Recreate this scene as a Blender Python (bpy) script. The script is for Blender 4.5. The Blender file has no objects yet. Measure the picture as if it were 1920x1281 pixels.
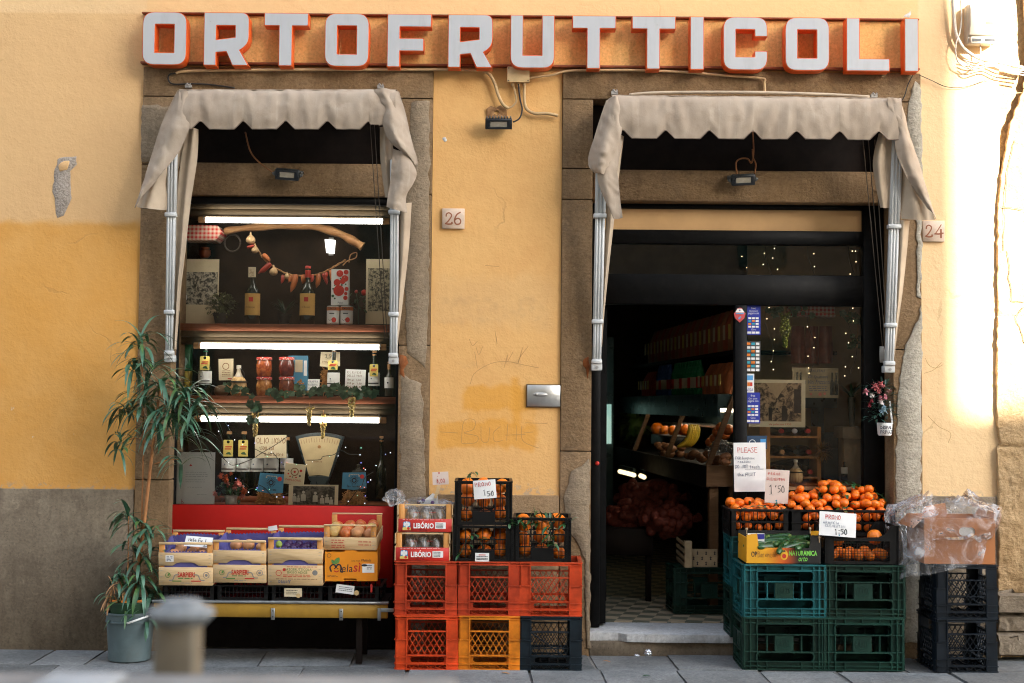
import bpy, bmesh, math, random
from mathutils import Matrix, Vector, noise
from mathutils.geometry import tessellate_polygon
rnd = random.Random(11)
SC = bpy.context.scene
COL = SC.collection
pi = math.pi
rad = math.radians
F = 2550.0
CAM = Vector((0, -8.5, 1.54))
PITCH, ROLL = rad(2.63), rad(0.5)
FWD = Vector((0, math.cos(PITCH), math.sin(PITCH)))
UP0 = Vector((0, -math.sin(PITCH), math.cos(PITCH)))
RGT = Vector((1, 0, 0)) * math.cos(ROLL) + UP0 * math.sin(ROLL)
UP = UP0 * math.cos(ROLL) - Vector((1, 0, 0)) * math.sin(ROLL)
def P(px, py, Y):
 d = FWD * F + RGT * (px - 960) - UP * (py - 640.5)
 return CAM + d * ((Y - CAM.y) / d.y)
def R(x0, y0, x1, y1, Y):
 xm, ym = (x0 + x1) / 2, (y0 + y1) / 2
 return P(x0, ym, Y).x, P(x1, ym, Y).x, P(xm, y1, Y).z, P(xm, y0, Y).z
def PX(px, Y, py=757): return P(px, py, Y).x
def PZ(py, Y, px=960): return P(px, py, Y).z
def wloc(o):
 l = Vector((0, 0, 0))
 while o is not None:
  l += o.location
  o = o.parent
 return l
def tag(o, label=None, cat=None, group=None, kind=None):
 if label: o['label'] = label
 if cat: o['category'] = cat
 if group: o['group'] = group
 if kind: o['kind'] = kind
 return o
def thing(name, label, cat, loc, group=None, kind=None):
 o = bpy.data.objects.new(name, None)
 o.empty_display_size = 0.05
 COL.objects.link(o)
 o.location = loc
 return tag(o, label, cat, group, kind)
def dup(root, loc=None, rot=None, label=None, group=None, mats=None, scale=None):
 def cp(o, par):
  c = o.copy()
  COL.objects.link(c)
  if par is not None:
   c.parent = par
  if mats and c.type == 'MESH':
   for i, sl in enumerate(c.material_slots):
    if sl.material and sl.material.name in mats:
     nm = mats[sl.material.name]
     sl.link = 'OBJECT'
     sl.material = nm
  for ch in list(o.children):
   cp(ch, c)
  return c
 r = cp(root, None)
 if loc is not None: r.location = loc
 if rot is not None: r.rotation_euler = rot
 if scale is not None: r.scale = scale
 if label: r['label'] = label
 if group: r['group'] = group
 return r
def offset_loop(loop, e):
 n = len(loop)
 out = []
 for i in range(n):
  p0, p1, p2 = loop[i - 1], loop[i], loop[(i + 1) % n]
  d1 = Vector((p1[0] - p0[0], p1[1] - p0[1])).normalized()
  d2 = Vector((p2[0] - p1[0], p2[1] - p1[1])).normalized()
  n1, n2 = Vector((-d1.y, d1.x)), Vector((-d2.y, d2.x))
  m = n1 + n2
  k = m.dot(n1)
  m = m / (k if abs(k) > 0.2 else 0.2)
  out.append((p1[0] + m.x * e, p1[1] + m.y * e))
 return out
def rrect(x0, x1, z0, z1, r, n=5):
 pts = []
 for cx, cz, a0 in ((x1 - r, z0 + r, -90), (x1 - r, z1 - r, 0), (x0 + r, z1 - r, 90), (x0 + r, z0 + r, 180)):
  for k in range(n + 1):
   a = rad(a0 + 90 * k / n)
   pts.append((cx + r * math.cos(a), cz + r * math.sin(a)))
 return pts
def circ(cx, cz, r, n=20, rz=None):
 rz = rz or r
 return [(cx + r * math.cos(2 * pi * k / n), cz + rz * math.sin(2 * pi * k / n)) for k in range(n)]
STROKES = {
 'A': [[(0, 0), (.45, 1.4), (.9, 0)], [(.15, .5), (.75, .5)]],
 'B': [[(.05, 0), (.05, 1.4), (.6, 1.3), (.65, .95), (.1, .75), (.75, .6), (.8, .15), (.05, 0)]],
 'C': [[(.8, 1.2), (.5, 1.4), (.1, 1.1), (.05, .4), (.4, 0), (.8, .2)]],
 'D': [[(.05, 0), (.05, 1.4), (.6, 1.2), (.8, .7), (.6, .15), (.05, 0)]],
 'E': [[(.75, 1.4), (.05, 1.4), (.05, 0), (.8, 0)], [(.05, .7), (.6, .72)]],
 'F': [[(.75, 1.4), (.05, 1.38), (.05, 0)], [(.05, .7), (.6, .72)]],
 'G': [[(.8, 1.2), (.45, 1.4), (.05, .9), (.1, .2), (.5, 0), (.8, .2), (.8, .65), (.5, .65)]],
 'H': [[(.05, 0), (.05, 1.4)], [(.75, 0), (.75, 1.4)], [(.05, .7), (.75, .72)]],
 'I': [[(.3, 0), (.32, 1.4)]],
 'J': [[(.6, 1.4), (.6, .3), (.35, 0), (.1, .2)]],
 'L': [[(.05, 1.4), (.05, 0), (.75, .02)]],
 'M': [[(0, 0), (.1, 1.4), (.45, .5), (.8, 1.4), (.92, 0)]],
 'N': [[(.05, 0), (.08, 1.4), (.75, 0), (.8, 1.4)]],
 'O': [[(.45, 1.4), (.1, 1.1), (.05, .4), (.4, 0), (.75, .3), (.8, 1.0), (.45, 1.4)]],
 'P': [[(.05, 0), (.05, 1.4), (.65, 1.3), (.7, .8), (.08, .65)]],
 'R': [[(.05, 0), (.05, 1.4), (.65, 1.3), (.65, .85), (.08, .7), (.8, 0)]],
 'S': [[(.75, 1.25), (.4, 1.4), (.1, 1.1), (.65, .55), (.6, .1), (.3, 0), (.05, .15)]],
 'T': [[(0, 1.4), (.85, 1.38)], [(.42, 1.4), (.42, 0)]],
 'U': [[(.05, 1.4), (.08, .25), (.4, 0), (.75, .25), (.8, 1.4)]],
 'V': [[(.05, 1.4), (.4, 0), (.8, 1.4)]],
 'X': [[(.05, 1.4), (.8, 0)], [(.8, 1.4), (.05, 0)]],
 'Y': [[(.05, 1.4), (.4, .7), (.8, 1.4)], [(.4, .7), (.35, 0)]],
 'Z': [[(.05, 1.4), (.8, 1.4), (.05, 0), (.8, 0)]],
 'a': [[(.6, .75), (.25, .8), (.05, .4), (.25, 0), (.6, .25), (.65, .8), (.65, .1), (.75, 0)]],
 'c': [[(.6, .7), (.3, .8), (.08, .4), (.3, 0), (.65, .12)]],
 'e': [[(.1, .42), (.6, .48), (.45, .8), (.15, .65), (.1, .2), (.35, 0), (.65, .12)]],
 'f': [[(.6, 1.25), (.4, 1.4), (.3, 1.2), (.3, 0)], [(.1, .8), (.55, .8)]],
 'g': [[(.6, .75), (.25, .8), (.08, .4), (.3, .05), (.62, .3), (.65, .8), (.6, -.4), (.2, -.4)]],
 'h': [[(.1, 1.4), (.1, 0)], [(.1, .55), (.4, .8), (.62, .6), (.62, 0)]],
 'i': [[(.2, .8), (.2, .1), (.3, 0)], [(.2, 1.1), (.22, 1.15)]],
 'l': [[(.2, 1.4), (.2, .1), (.35, 0)]],
 'n': [[(.1, .8), (.1, 0)], [(.1, .55), (.4, .8), (.62, .6), (.62, 0)]],
 'o': [[(.35, .8), (.08, .5), (.2, .05), (.5, .02), (.65, .4), (.35, .8)]],
 'r': [[(.1, .8), (.12, 0)], [(.12, .5), (.3, .75), (.55, .78)]],
 's': [[(.55, .7), (.3, .8), (.15, .6), (.5, .3), (.4, 0), (.1, .08)]],
 't': [[(.3, 1.2), (.3, .1), (.5, 0)], [(.05, .8), (.55, .82)]],
 'u': [[(.1, .8), (.12, .15), (.35, 0), (.6, .2), (.62, .8), (.64, 0)]],
 'v': [[(.05, .8), (.3, 0), (.6, .8)]],
 'w': [[(.0, .8), (.2, 0), (.38, .6), (.55, 0), (.8, .8)]],
 'z': [[(.08, .8), (.6, .8), (.08, 0), (.65, 0)]],
 '0': [[(.4, 1.4), (.08, 1.0), (.1, .3), (.4, 0), (.7, .3), (.72, 1.0), (.4, 1.4)]],
 '1': [[(.15, 1.1), (.4, 1.4), (.4, 0)]],
 '2': [[(.08, 1.1), (.35, 1.4), (.7, 1.1), (.55, .6), (.05, 0), (.85, .05)]],
 '3': [[(.1, 1.3), (.5, 1.4), (.65, 1.1), (.3, .75), (.7, .5), (.6, .1), (.1, .05)]],
 '4': [[(.55, 0), (.6, 1.4), (.05, .45), (.85, .48)]],
 '5': [[(.7, 1.4), (.15, 1.38), (.12, .8), (.55, .85), (.72, .45), (.5, .05), (.1, .08)]],
 '6': [[(.65, 1.4), (.25, 1.0), (.08, .4), (.3, 0), (.68, .2), (.6, .6), (.12, .5)]],
 '8': [[(.4, .75), (.12, 1.1), (.4, 1.4), (.66, 1.1), (.4, .75), (.08, .35), (.4, 0), (.72, .35), (.4, .75)]],
 "'": [[(.2, 1.4), (.1, 1.05)]], ':': [[(.2, .9), (.22, .95)], [(.2, .25), (.22, .3)]],
 ',': [[(.2, .1), (.1, -.2)]], '.': [[(.15, 0), (.2, .05)]], '-': [[(.05, .6), (.6, .62)]], '/': [[(0, 0), (.6, 1.4)]],
}
STROKES['é'] = STROKES['e']; STROKES['m'] = [[(.05, .8), (.07, 0)], [(.07, .55), (.25, .8), (.4, .6), (.4, 0)], [(.4, .55), (.6, .8), (.75, .6), (.75, 0)]]
STROKES['p'] = [[(.1, .8), (.1, -.5)], [(.1, .6), (.4, .8), (.65, .5), (.4, .05), (.1, .2)]]
STROKES['y'] = [[(.05, .8), (.3, .1)], [(.62, .8), (.2, -.45)]]
STROKES['d'] = [[(.6, 1.4), (.62, 0)], [(.6, .6), (.3, .8), (.06, .4), (.3, 0), (.6, .2)]]
STROKES['b'] = [[(.1, 1.4), (.1, 0), (.45, .02), (.65, .4), (.4, .8), (.1, .6)]]
STROKES['q'] = STROKES['g']; STROKES['k'] = [[(.1, 1.4), (.1, 0)], [(.6, .8), (.12, .4), (.65, 0)]]
class MB:
 def __init__(s):
  s.v, s.f, s.mi, s.cur, s.T = [], [], [], 0, None
 def add(s, vs, fs):
  b = len(s.v)
  if s.T is not None:
   vs = [s.T @ Vector(v) for v in vs]
  s.v += [tuple(v) for v in vs]
  for f in fs:
   s.f.append([b + i for i in f])
   s.mi.append(s.cur)
  return s
 def box(s, x0, x1, y0, y1, z0, z1):
  vs = [(x, y, z) for z in (z0, z1) for y in (y0, y1) for x in (x0, x1)]
  return s.add(vs, [(0, 1, 5, 4), (1, 3, 7, 5), (3, 2, 6, 7), (2, 0, 4, 6), (4, 5, 7, 6), (2, 3, 1, 0)])
 def prism(s, loops, y0, y1, taper=None):
  flat = [p for l in loops for p in l]
  n = len(flat)
  tris = tessellate_polygon([[Vector((p[0], p[1], 0)) for p in l] for l in loops])
  vs = [(p[0], y0, p[1]) for p in flat] + [(p[0], y1, p[1]) for p in flat]
  fs = [tuple(t) for t in tris] + [tuple(i + n for i in reversed(t)) for t in tris]
  b = 0
  for l in loops:
   k = len(l)
   for i in range(k):
    j = (i + 1) % k
    fs.append((b + i, b + j, b + j + n, b + i + n))
   b += k
  return s.add(vs, fs)
 def prismz(s, loops, z0, z1):
  T = s.T
  Q = Matrix(((1, 0, 0, 0), (0, 0, 1, 0), (0, 1, 0, 0), (0, 0, 0, 1)))
  s.T = (T @ Q) if T is not None else Q
  s.prism(loops, z0, z1)
  s.T = T
  return s
 def prismx(s, loops, x0, x1):
  T = s.T
  Q = Matrix(((0, 1, 0, 0), (1, 0, 0, 0), (0, 0, 1, 0), (0, 0, 0, 1)))
  s.T = (T @ Q) if T is not None else Q
  s.prism(loops, x0, x1)
  s.T = T
  return s
 def tube(s, pts, r, n=8, cap=True, r2=None):
  pts = [Vector(p) for p in pts]
  m = len(pts)
  vs, fs = [], []
  a = None
  for i, p in enumerate(pts):
   d = (pts[min(i + 1, m - 1)] - pts[max(i - 1, 0)])
   if d.length < 1e-9: d = Vector((0, 0, 1))
   d.normalize()
   if a is None:
    a = d.cross(Vector((0, 0, 1)) if abs(d.z) < .9 else Vector((1, 0, 0)))
   else:
    a = a - d * a.dot(d)
    if a.length < 1e-6: a = d.orthogonal()
   a.normalize()
   b = d.cross(a)
   rr = r if not isinstance(r, (list, tuple)) else r[i]
   if r2 is not None: rr = r + (r2 - r) * i / max(1, m - 1)
   for k in range(n):
    t = 2 * pi * k / n
    vs.append(p + a * (rr * math.cos(t)) + b * (rr * math.sin(t)))
  for i in range(m - 1):
   for k in range(n):
    k2 = (k + 1) % n
    fs.append((i * n + k, i * n + k2, (i + 1) * n + k2, (i + 1) * n + k))
  if cap:
   fs.append(tuple(range(n)))
   fs.append(tuple((m - 1) * n + k for k in reversed(range(n))))
  return s.add(vs, fs)
 def lathe(s, prof, cx, cy, z0=0, n=20, cap=True):
  vs, fs = [], []
  m = len(prof)
  for r, z in prof:
   for k in range(n):
    t = 2 * pi * k / n
    vs.append((cx + r * math.cos(t), cy + r * math.sin(t), z0 + z))
  for i in range(m - 1):
   for k in range(n):
    k2 = (k + 1) % n
    fs.append((i * n + k, i * n + k2, (i + 1) * n + k2, (i + 1) * n + k))
  if cap:
   fs.append(tuple(reversed(range(n))))
   fs.append(tuple((m - 1) * n + k for k in range(n)))
  return s.add(vs, fs)
 def ball(s, c, r, n=12, m=8, sx=1, sy=1, sz=1, jit=0, seed=0):
  vs, fs = [], []
  c = Vector(c)
  for i in range(m + 1):
   ph = pi * i / m
   for k in range(n):
    t = 2 * pi * k / n
    d = Vector((math.sin(ph) * math.cos(t), math.sin(ph) * math.sin(t), math.cos(ph)))
    q = 1 + (jit * noise.noise(d * 1.7 + Vector((seed, seed * 1.3, 0))) if jit else 0)
    vs.append((c.x + d.x * r * sx * q, c.y + d.y * r * sy * q, c.z + d.z * r * sz * q))
  for i in range(m):
   for k in range(n):
    k2 = (k + 1) % n
    if i == 0: fs.append((k, n + k, n + k2))
    elif i == m - 1: fs.append((i * n + k, (i + 1) * n + k, i * n + k2))
    else: fs.append((i * n + k, (i + 1) * n + k, (i + 1) * n + k2, i * n + k2))
  return s.add(vs, fs)
 def grid(s, fn, nu, nv, thick=0.0):
  pts = [[Vector(fn(i / nu, j / nv)) for i in range(nu + 1)] for j in range(nv + 1)]
  vs = [p for row in pts for p in row]
  W = nu + 1
  fs = [(j * W + i, j * W + i + 1, (j + 1) * W + i + 1, (j + 1) * W + i) for j in range(nv) for i in range(nu)]
  if thick:
   N = len(vs)
   back = []
   for j in range(nv + 1):
    for i in range(nu + 1):
     du = pts[j][min(i + 1, nu)] - pts[j][max(i - 1, 0)]
     dv = pts[min(j + 1, nv)][i] - pts[max(j - 1, 0)][i]
     nn = du.cross(dv)
     nn = nn.normalized() if nn.length > 1e-12 else Vector((0, 1, 0))
     back.append(pts[j][i] + nn * thick)
   vs = vs + back
   fs = fs + [tuple(N + q for q in reversed(f)) for f in fs]
   rim = [i for i in range(W)] + [j * W + nu for j in range(1, nv + 1)] + [nv * W + i for i in range(nu - 1, -1, -1)] + [j * W for j in range(nv - 1, 0, -1)]
   for a, b in zip(rim, rim[1:] + rim[:1]):
    fs.append((b, a, a + N, b + N))
  return s.add(vs, fs)
 def leaf(s, base, d, length, width, droop=0.5, up=Vector((0, 0, 1)), n=6, fold=0.25, prof=None):
  p = Vector(base)
  d = Vector(d).normalized()
  rows = []
  st = length / n
  for i in range(n + 1):
   t = i / n
   side = d.cross(up)
   side = side.normalized() if side.length > 1e-4 else Vector((1, 0, 0))
   nn = side.cross(d).normalized()
   w = width * (prof(t) if prof else (math.sin(pi * min(1, t * .92 + .06)) ** .6)) * .5
   rows.append((p - side * w + nn * (w * fold), Vector(p), p + side * w + nn * (w * fold)))
   d = (d + Vector((0, 0, -1)) * (droop / n)).normalized()
   p = p + d * st
  vs = [q for r3 in rows for q in r3]
  fs = []
  for i in range(n):
   a = i * 3
   fs += [(a, a + 1, a + 4, a + 3), (a + 1, a + 2, a + 5, a + 4)]
  return s.add(vs, fs)
 def beam(s, p0, p1, wx, wy):
  p0, p1 = Vector(p0), Vector(p1)
  d = (p1 - p0).normalized()
  a = Vector((0, 1, 0)).cross(d)
  a = a.normalized() if a.length > 1e-4 else Vector((1, 0, 0))
  b = d.cross(a).normalized()
  vs = [p + a * (sx * wx / 2) + b * (sy * wy / 2) for p in (p0, p1) for sy in (-1, 1) for sx in (-1, 1)]
  return s.add(vs, [(0, 1, 5, 4), (1, 3, 7, 5), (3, 2, 6, 7), (2, 0, 4, 6), (4, 5, 7, 6), (2, 3, 1, 0)])
 def ribbon(s, pts, y, w):
  s.nr = getattr(s, 'nr', 0) + 1
  y = y - .00006 * (s.nr % 9)
  q = [pts[0]] + [b for a, b in zip(pts, pts[1:]) if math.hypot(b[0] - a[0], b[1] - a[1]) > 1e-6]
  n = len(q)
  if n < 2: return s
  dirs = []
  for a, b in zip(q, q[1:]):
   L = math.hypot(b[0] - a[0], b[1] - a[1]); dirs.append(((b[0] - a[0]) / L, (b[1] - a[1]) / L))
  vs = []
  for i in range(n):
   d0, d1 = dirs[max(0, i - 1)], dirs[min(n - 2, i)]
   m = (d0[0] + d1[0], d0[1] + d1[1]); L = math.hypot(*m)
   if L < .3: m, L = d1, 1
   t = (m[0] / L, m[1] / L)
   ex = w * .45 * (-1 if i == 0 else 1 if i == n - 1 else 0)
   c = (q[i][0] + t[0] * ex, q[i][1] + t[1] * ex)
   vs += [(c[0] - t[1] * w / 2, y, c[1] + t[0] * w / 2), (c[0] + t[1] * w / 2, y, c[1] - t[0] * w / 2)]
  return s.add(vs, [(2 * i, 2 * i + 1, 2 * i + 3, 2 * i + 2) for i in range(n - 1)])
 def hand(s, txt, x, z, y, h, lw, adv=None, jit=.06, seed=1, slope=0):
  r = random.Random(seed)
  k = h / 1.4
  adv = adv or k * 1.05
  cx = x
  for ch in txt:
   if ch in STROKES:
    a = r.uniform(-.06, .06)
    for st in STROKES[ch]:
     pts = [(cx + (px + a * pz + r.uniform(-jit, jit)) * k * min(1.0, adv / k), z + slope * (cx - x) + (pz + r.uniform(-jit, jit)) * k) for px, pz in st]
     s.ribbon(pts, y, lw)
   cx += adv * (.62 if ch in "il'.,: 1I" else 1)
  return s
 def text(s, txt, x0, x1, z0, z1, y, depth=.0006, bold=0.0, shear=0.0):
  cu = bpy.data.curves.new('lettering', 'FONT')
  cu.body = txt
  cu.offset = bold
  cu.shear = shear
  cu.resolution_u = 2
  ob = bpy.data.objects.new('lettering', cu)
  me = bpy.data.meshes.new_from_object(ob)
  vs = [v.co.copy() for v in me.vertices]
  if vs:
   ax, bx = min(v.x for v in vs), max(v.x for v in vs)
   az, bz = min(v.y for v in vs), max(v.y for v in vs)
   sx, sz = (x1 - x0) / max(1e-6, bx - ax), (z1 - z0) / max(1e-6, bz - az)
   s.add([(x0 + (v.x - ax) * sx, y, z0 + (v.y - az) * sz) for v in vs], [tuple(p.vertices) for p in me.polygons])
  bpy.data.objects.remove(ob)
  bpy.data.meshes.remove(me)
  bpy.data.curves.remove(cu)
  return s
 def build(s, name, mats, parent=None, smooth=None, bevel=0, seg=1, merge=0):
  if not isinstance(mats, (list, tuple)): mats = [mats]
  me = bpy.data.meshes.new(name)
  if parent is not None:
   off = wloc(parent)
  else:
   xs = [v[0] for v in s.v]; ys = [v[1] for v in s.v]; zs = [v[2] for v in s.v]
   off = Vector(((min(xs) + max(xs)) / 2, (min(ys) + max(ys)) / 2, min(zs)))
  me.from_pydata([(v[0] - off.x, v[1] - off.y, v[2] - off.z) for v in s.v], [], s.f)
  for m in mats: me.materials.append(m)
  if len(mats) > 1:
   me.polygons.foreach_set('material_index', s.mi)
  bm = bmesh.new()
  bm.from_mesh(me)
  if merge: bmesh.ops.remove_doubles(bm, verts=bm.verts, dist=merge)
  bmesh.ops.recalc_face_normals(bm, faces=bm.faces)
  if bevel:
   ed = [e for e in bm.edges if len(e.link_faces) == 2 and e.calc_face_angle(0) > rad(40)]
   bmesh.ops.bevel(bm, geom=ed, offset=bevel, segments=seg, affect='EDGES', profile=.6, clamp_overlap=True)
   if smooth is None: smooth = 50
  if smooth:
   for f in bm.faces: f.smooth = True
   if smooth is not True:
    for e in bm.edges:
     e.smooth = not (len(e.link_faces) == 2 and e.calc_face_angle(0) > rad(smooth))
  bm.to_mesh(me)
  bm.free()
  o = bpy.data.objects.new(name, me)
  COL.objects.link(o)
  if parent is not None: o.parent = parent
  else: o.location = off
  return o
def spline(pts, n=8):
 pts = [Vector(p) for p in pts]
 out = []
 for i in range(len(pts) - 1):
  p0, p1, p2, p3 = pts[max(i - 1, 0)], pts[i], pts[i + 1], pts[min(i + 2, len(pts) - 1)]
  for k in range(n):
   t = k / n
   out.append(.5 * ((2 * p1) + (p2 - p0) * t + (2 * p0 - 5 * p1 + 4 * p2 - p3) * t * t + (3 * p1 - p0 - 3 * p2 + p3) * t ** 3))
 out.append(pts[-1])
 return out
class NT:
 def __init__(s, name):
  s.m = bpy.data.materials.new(name)
  s.m.use_nodes = True
  s.t = s.m.node_tree
  s.n = s.t.nodes
  s.n.clear()
  s.out = s.n.new('ShaderNodeOutputMaterial')
  s.b = s.n.new('ShaderNodeBsdfPrincipled')
  s.t.links.new(s.b.outputs[0], s.out.inputs[0])
  s._co = None
 def link(s, a, b): s.t.links.new(a, b)
 def co(s):
  if s._co is None: s._co = s.n.new('ShaderNodeTexCoord').outputs['Object']
  return s._co
 def setin(s, sock, v):
  if v is None: return
  if isinstance(v, bpy.types.NodeSocket): s.link(v, sock)
  else:
   if sock.type == 'RGBA' and len(v) == 3: v = (*v, 1)
   sock.default_value = v
 def math(s, op, a, b=None, c=None, clamp=False):
  n = s.n.new('ShaderNodeMath'); n.operation = op; n.use_clamp = clamp
  s.setin(n.inputs[0], a)
  if b is not None: s.setin(n.inputs[1], b)
  if c is not None: s.setin(n.inputs[2], c)
  return n.outputs[0]
 def noise(s, scale, detail=3, rough=.55, vec=None, dist=0, stretch=None):
  n = s.n.new('ShaderNodeTexNoise')
  n.inputs['Scale'].default_value = scale; n.inputs['Detail'].default_value = detail
  n.inputs['Roughness'].default_value = rough; n.inputs['Distortion'].default_value = dist
  v = vec or s.co()
  if stretch:
   mp = s.n.new('ShaderNodeMapping'); mp.inputs['Scale'].default_value = stretch
   s.link(v, mp.inputs[0]); v = mp.outputs[0]
  s.link(v, n.inputs['Vector'])
  return n.outputs['Fac']
 def voro(s, scale, feature='F1', stretch=None, out='Distance'):
  n = s.n.new('ShaderNodeTexVoronoi'); n.feature = feature; n.inputs['Scale'].default_value = scale
  v = s.co()
  if stretch:
   mp = s.n.new('ShaderNodeMapping'); mp.inputs['Scale'].default_value = stretch
   s.link(v, mp.inputs[0]); v = mp.outputs[0]
  s.link(v, n.inputs['Vector'])
  return n.outputs[out]
 def step(s, v, a, b):
  n = s.n.new('ShaderNodeMapRange'); n.interpolation_type = 'SMOOTHSTEP'
  s.setin(n.inputs['Value'], v)
  if a <= b:
   n.inputs['From Min'].default_value = a; n.inputs['From Max'].default_value = b
  else:
   n.inputs['From Min'].default_value = b; n.inputs['From Max'].default_value = a
   n.inputs['To Min'].default_value = 1; n.inputs['To Max'].default_value = 0
  return n.outputs['Result']
 def mix(s, fac, a, b, mode='MIX'):
  n = s.n.new('ShaderNodeMix'); n.data_type = 'RGBA'; n.blend_type = mode
  s.setin(n.inputs[0], fac); s.setin(n.inputs[6], a); s.setin(n.inputs[7], b)
  return n.outputs[2]
 def xyz(s):
  n = s.n.new('ShaderNodeSeparateXYZ'); s.link(s.co(), n.inputs[0])
  return n.outputs
 def bump(s, h, strength=.3, dist=.01, prev=None):
  n = s.n.new('ShaderNodeBump'); n.inputs['Strength'].default_value = strength; n.inputs['Distance'].default_value = dist
  s.setin(n.inputs['Height'], h)
  if prev is not None: s.link(prev, n.inputs['Normal'])
  s.link(n.outputs[0], s.b.inputs['Normal'])
  return n.outputs[0]
 def set(s, **k):
  for a, v in k.items():
   s.setin(s.b.inputs[{'color': 'Base Color', 'rough': 'Roughness', 'metal': 'Metallic', 'spec': 'Specular IOR Level', 'alpha': 'Alpha',
        'trans': 'Transmission Weight', 'emit': 'Emission Color', 'es': 'Emission Strength', 'coat': 'Coat Weight', 'sss': 'Subsurface Weight', 'ior': 'IOR'}[a]], v)
  return s
def hx(h):
 h = h.lstrip('#')
 f = lambda c: (c / 12.92 if c <= .04045 else ((c + .055) / 1.055) ** 2.4)
 return tuple(f(int(h[i:i + 2], 16) / 255) for i in (0, 2, 4))
def sc(c, k): return tuple(min(1, x * k) for x in c)
_mc = {}
def mt(name, col, rough=.6, var=.15, scale=12, bump=0.0, bscale=60, metal=0, spec=.4, dirt=None, dirt_amt=.4, coat=0, trans=0, emit=0, sss=0):
 if name in _mc: return _mc[name]
 t = NT(name)
 c = col if not isinstance(col, str) else hx(col)
 f = t.noise(scale, 4, .6)
 colr = t.mix(t.step(f, .3, .7), sc(c, 1 - var), sc(c, 1 + var))
 if dirt:
  d = t.step(t.noise(scale * .45, 6, .7), .5, .75)
  colr = t.mix(t.math('MULTIPLY', d, dirt_amt), colr, dirt)
 rr = t.math('MULTIPLY_ADD', t.noise(scale * 2.3, 3), .25, rough - .12, clamp=True)
 t.set(color=colr, rough=rr, metal=metal, spec=spec)
 if coat: t.set(coat=coat)
 if trans: t.set(trans=trans)
 if sss: t.set(sss=sss); t.b.inputs['Subsurface Radius'].default_value = (.01, .004, .002)
 if emit: t.set(emit=colr, es=emit)
 if bump: t.bump(t.noise(bscale, 4, .6), bump, .004)
 _mc[name] = t.m
 return t.m
def lamp_mat(name, col, strength):
 t = NT(name)
 t.set(color=(.8, .8, .8), emit=col, es=strength, rough=.4)
 return t.m
def wood_mat(name, c1, c2, scale=1.0, axis='X', rough=.6, spec=.3):
 t = NT(name)
 st = {'X': (1.2, 14, 14), 'Z': (14, 14, 1.2), 'Y': (14, 1.2, 14)}[axis]
 g = t.noise(3.2 * scale, 6, .65, stretch=st, dist=1.2)
 g2 = t.noise(9 * scale, 3, .5, stretch=st)
 c = t.mix(t.step(g, .32, .68), c1, c2)
 c = t.mix(t.math('MULTIPLY', t.step(g2, .55, .75), .4), c, sc(c1, .6))
 t.set(color=c, rough=rough, spec=spec)
 t.bump(g2, .15, .002)
 return t.m
TUBE_E = 2.8
cd = bpy.data.cameras.new('camera')
cam = bpy.data.objects.new('camera', cd)
COL.objects.link(cam)
SC.camera = cam
Mr = Matrix((RGT, UP, -FWD)).transposed().to_4x4()
cam.matrix_world = Matrix.Translation(CAM) @ Mr
cd.sensor_width = 36
cd.lens = F / 1920 * 36
cd.clip_end = 500
cd.clip_start = .05
cd.dof.use_dof = True
cd.dof.focus_distance = 8.3
cd.dof.aperture_fstop = 2.5
SUN = Vector((.62, -1, .40)).normalized()
elev = math.asin(SUN.z)
w = bpy.data.worlds.new('World')
SC.world = w
w.use_nodes = True
wn = w.node_tree.nodes
bg = wn['Background']
sky = wn.new('ShaderNodeTexSky')
sky.sky_type = 'NISHITA'
sky.sun_disc = False
sky.sun_elevation = elev
sky.sun_rotation = math.atan2(SUN.x, SUN.y)
sky.dust_density = 1.6
hs = wn.new('ShaderNodeHueSaturation')
hs.inputs['Saturation'].default_value = .55
w.node_tree.links.new(sky.outputs[0], hs.inputs['Color'])
w.node_tree.links.new(hs.outputs[0], bg.inputs[0])
bg.inputs[1].default_value = .15
ld = bpy.data.lights.new('sun', 'SUN')
ld.energy = 4.8
ld.angle = rad(.6)
ld.color = (1, .96, .90)
sun = bpy.data.objects.new('sun', ld)
COL.objects.link(sun)
sun.rotation_euler = SUN.to_track_quat('Z', 'Y').to_euler()
sun.location = (8, -12, 12)
SC.view_settings.view_transform = 'Standard'
SC.view_settings.look = 'None'
SC.view_settings.gamma = 1
SC.view_settings.exposure = 2.9
SC.cycles.use_denoising = True
SC.cycles.filter_width = 1.1
SC.cycles.max_bounces = 10
SC.cycles.transparent_max_bounces = 24
SC.cycles.sample_clamp_indirect = 6
SC.cycles.caustics_reflective = False
SC.cycles.caustics_refractive = False
def box_mask(t, X, Z, x0, x1, z0, z1, s=.01, wx=None, amt=.1):
 if wx is not None:
  X = t.math('MULTIPLY_ADD', wx[0], amt, X); Z = t.math('MULTIPLY_ADD', wx[1], amt, Z)
 a = t.math('MULTIPLY', t.step(X, x0 - s, x0 + s), t.step(X, x1 + s, x1 - s))
 b = t.math('MULTIPLY', t.step(Z, z0 - s, z0 + s), t.step(Z, z1 + s, z1 - s))
 return t.math('MULTIPLY', a, b)
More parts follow.
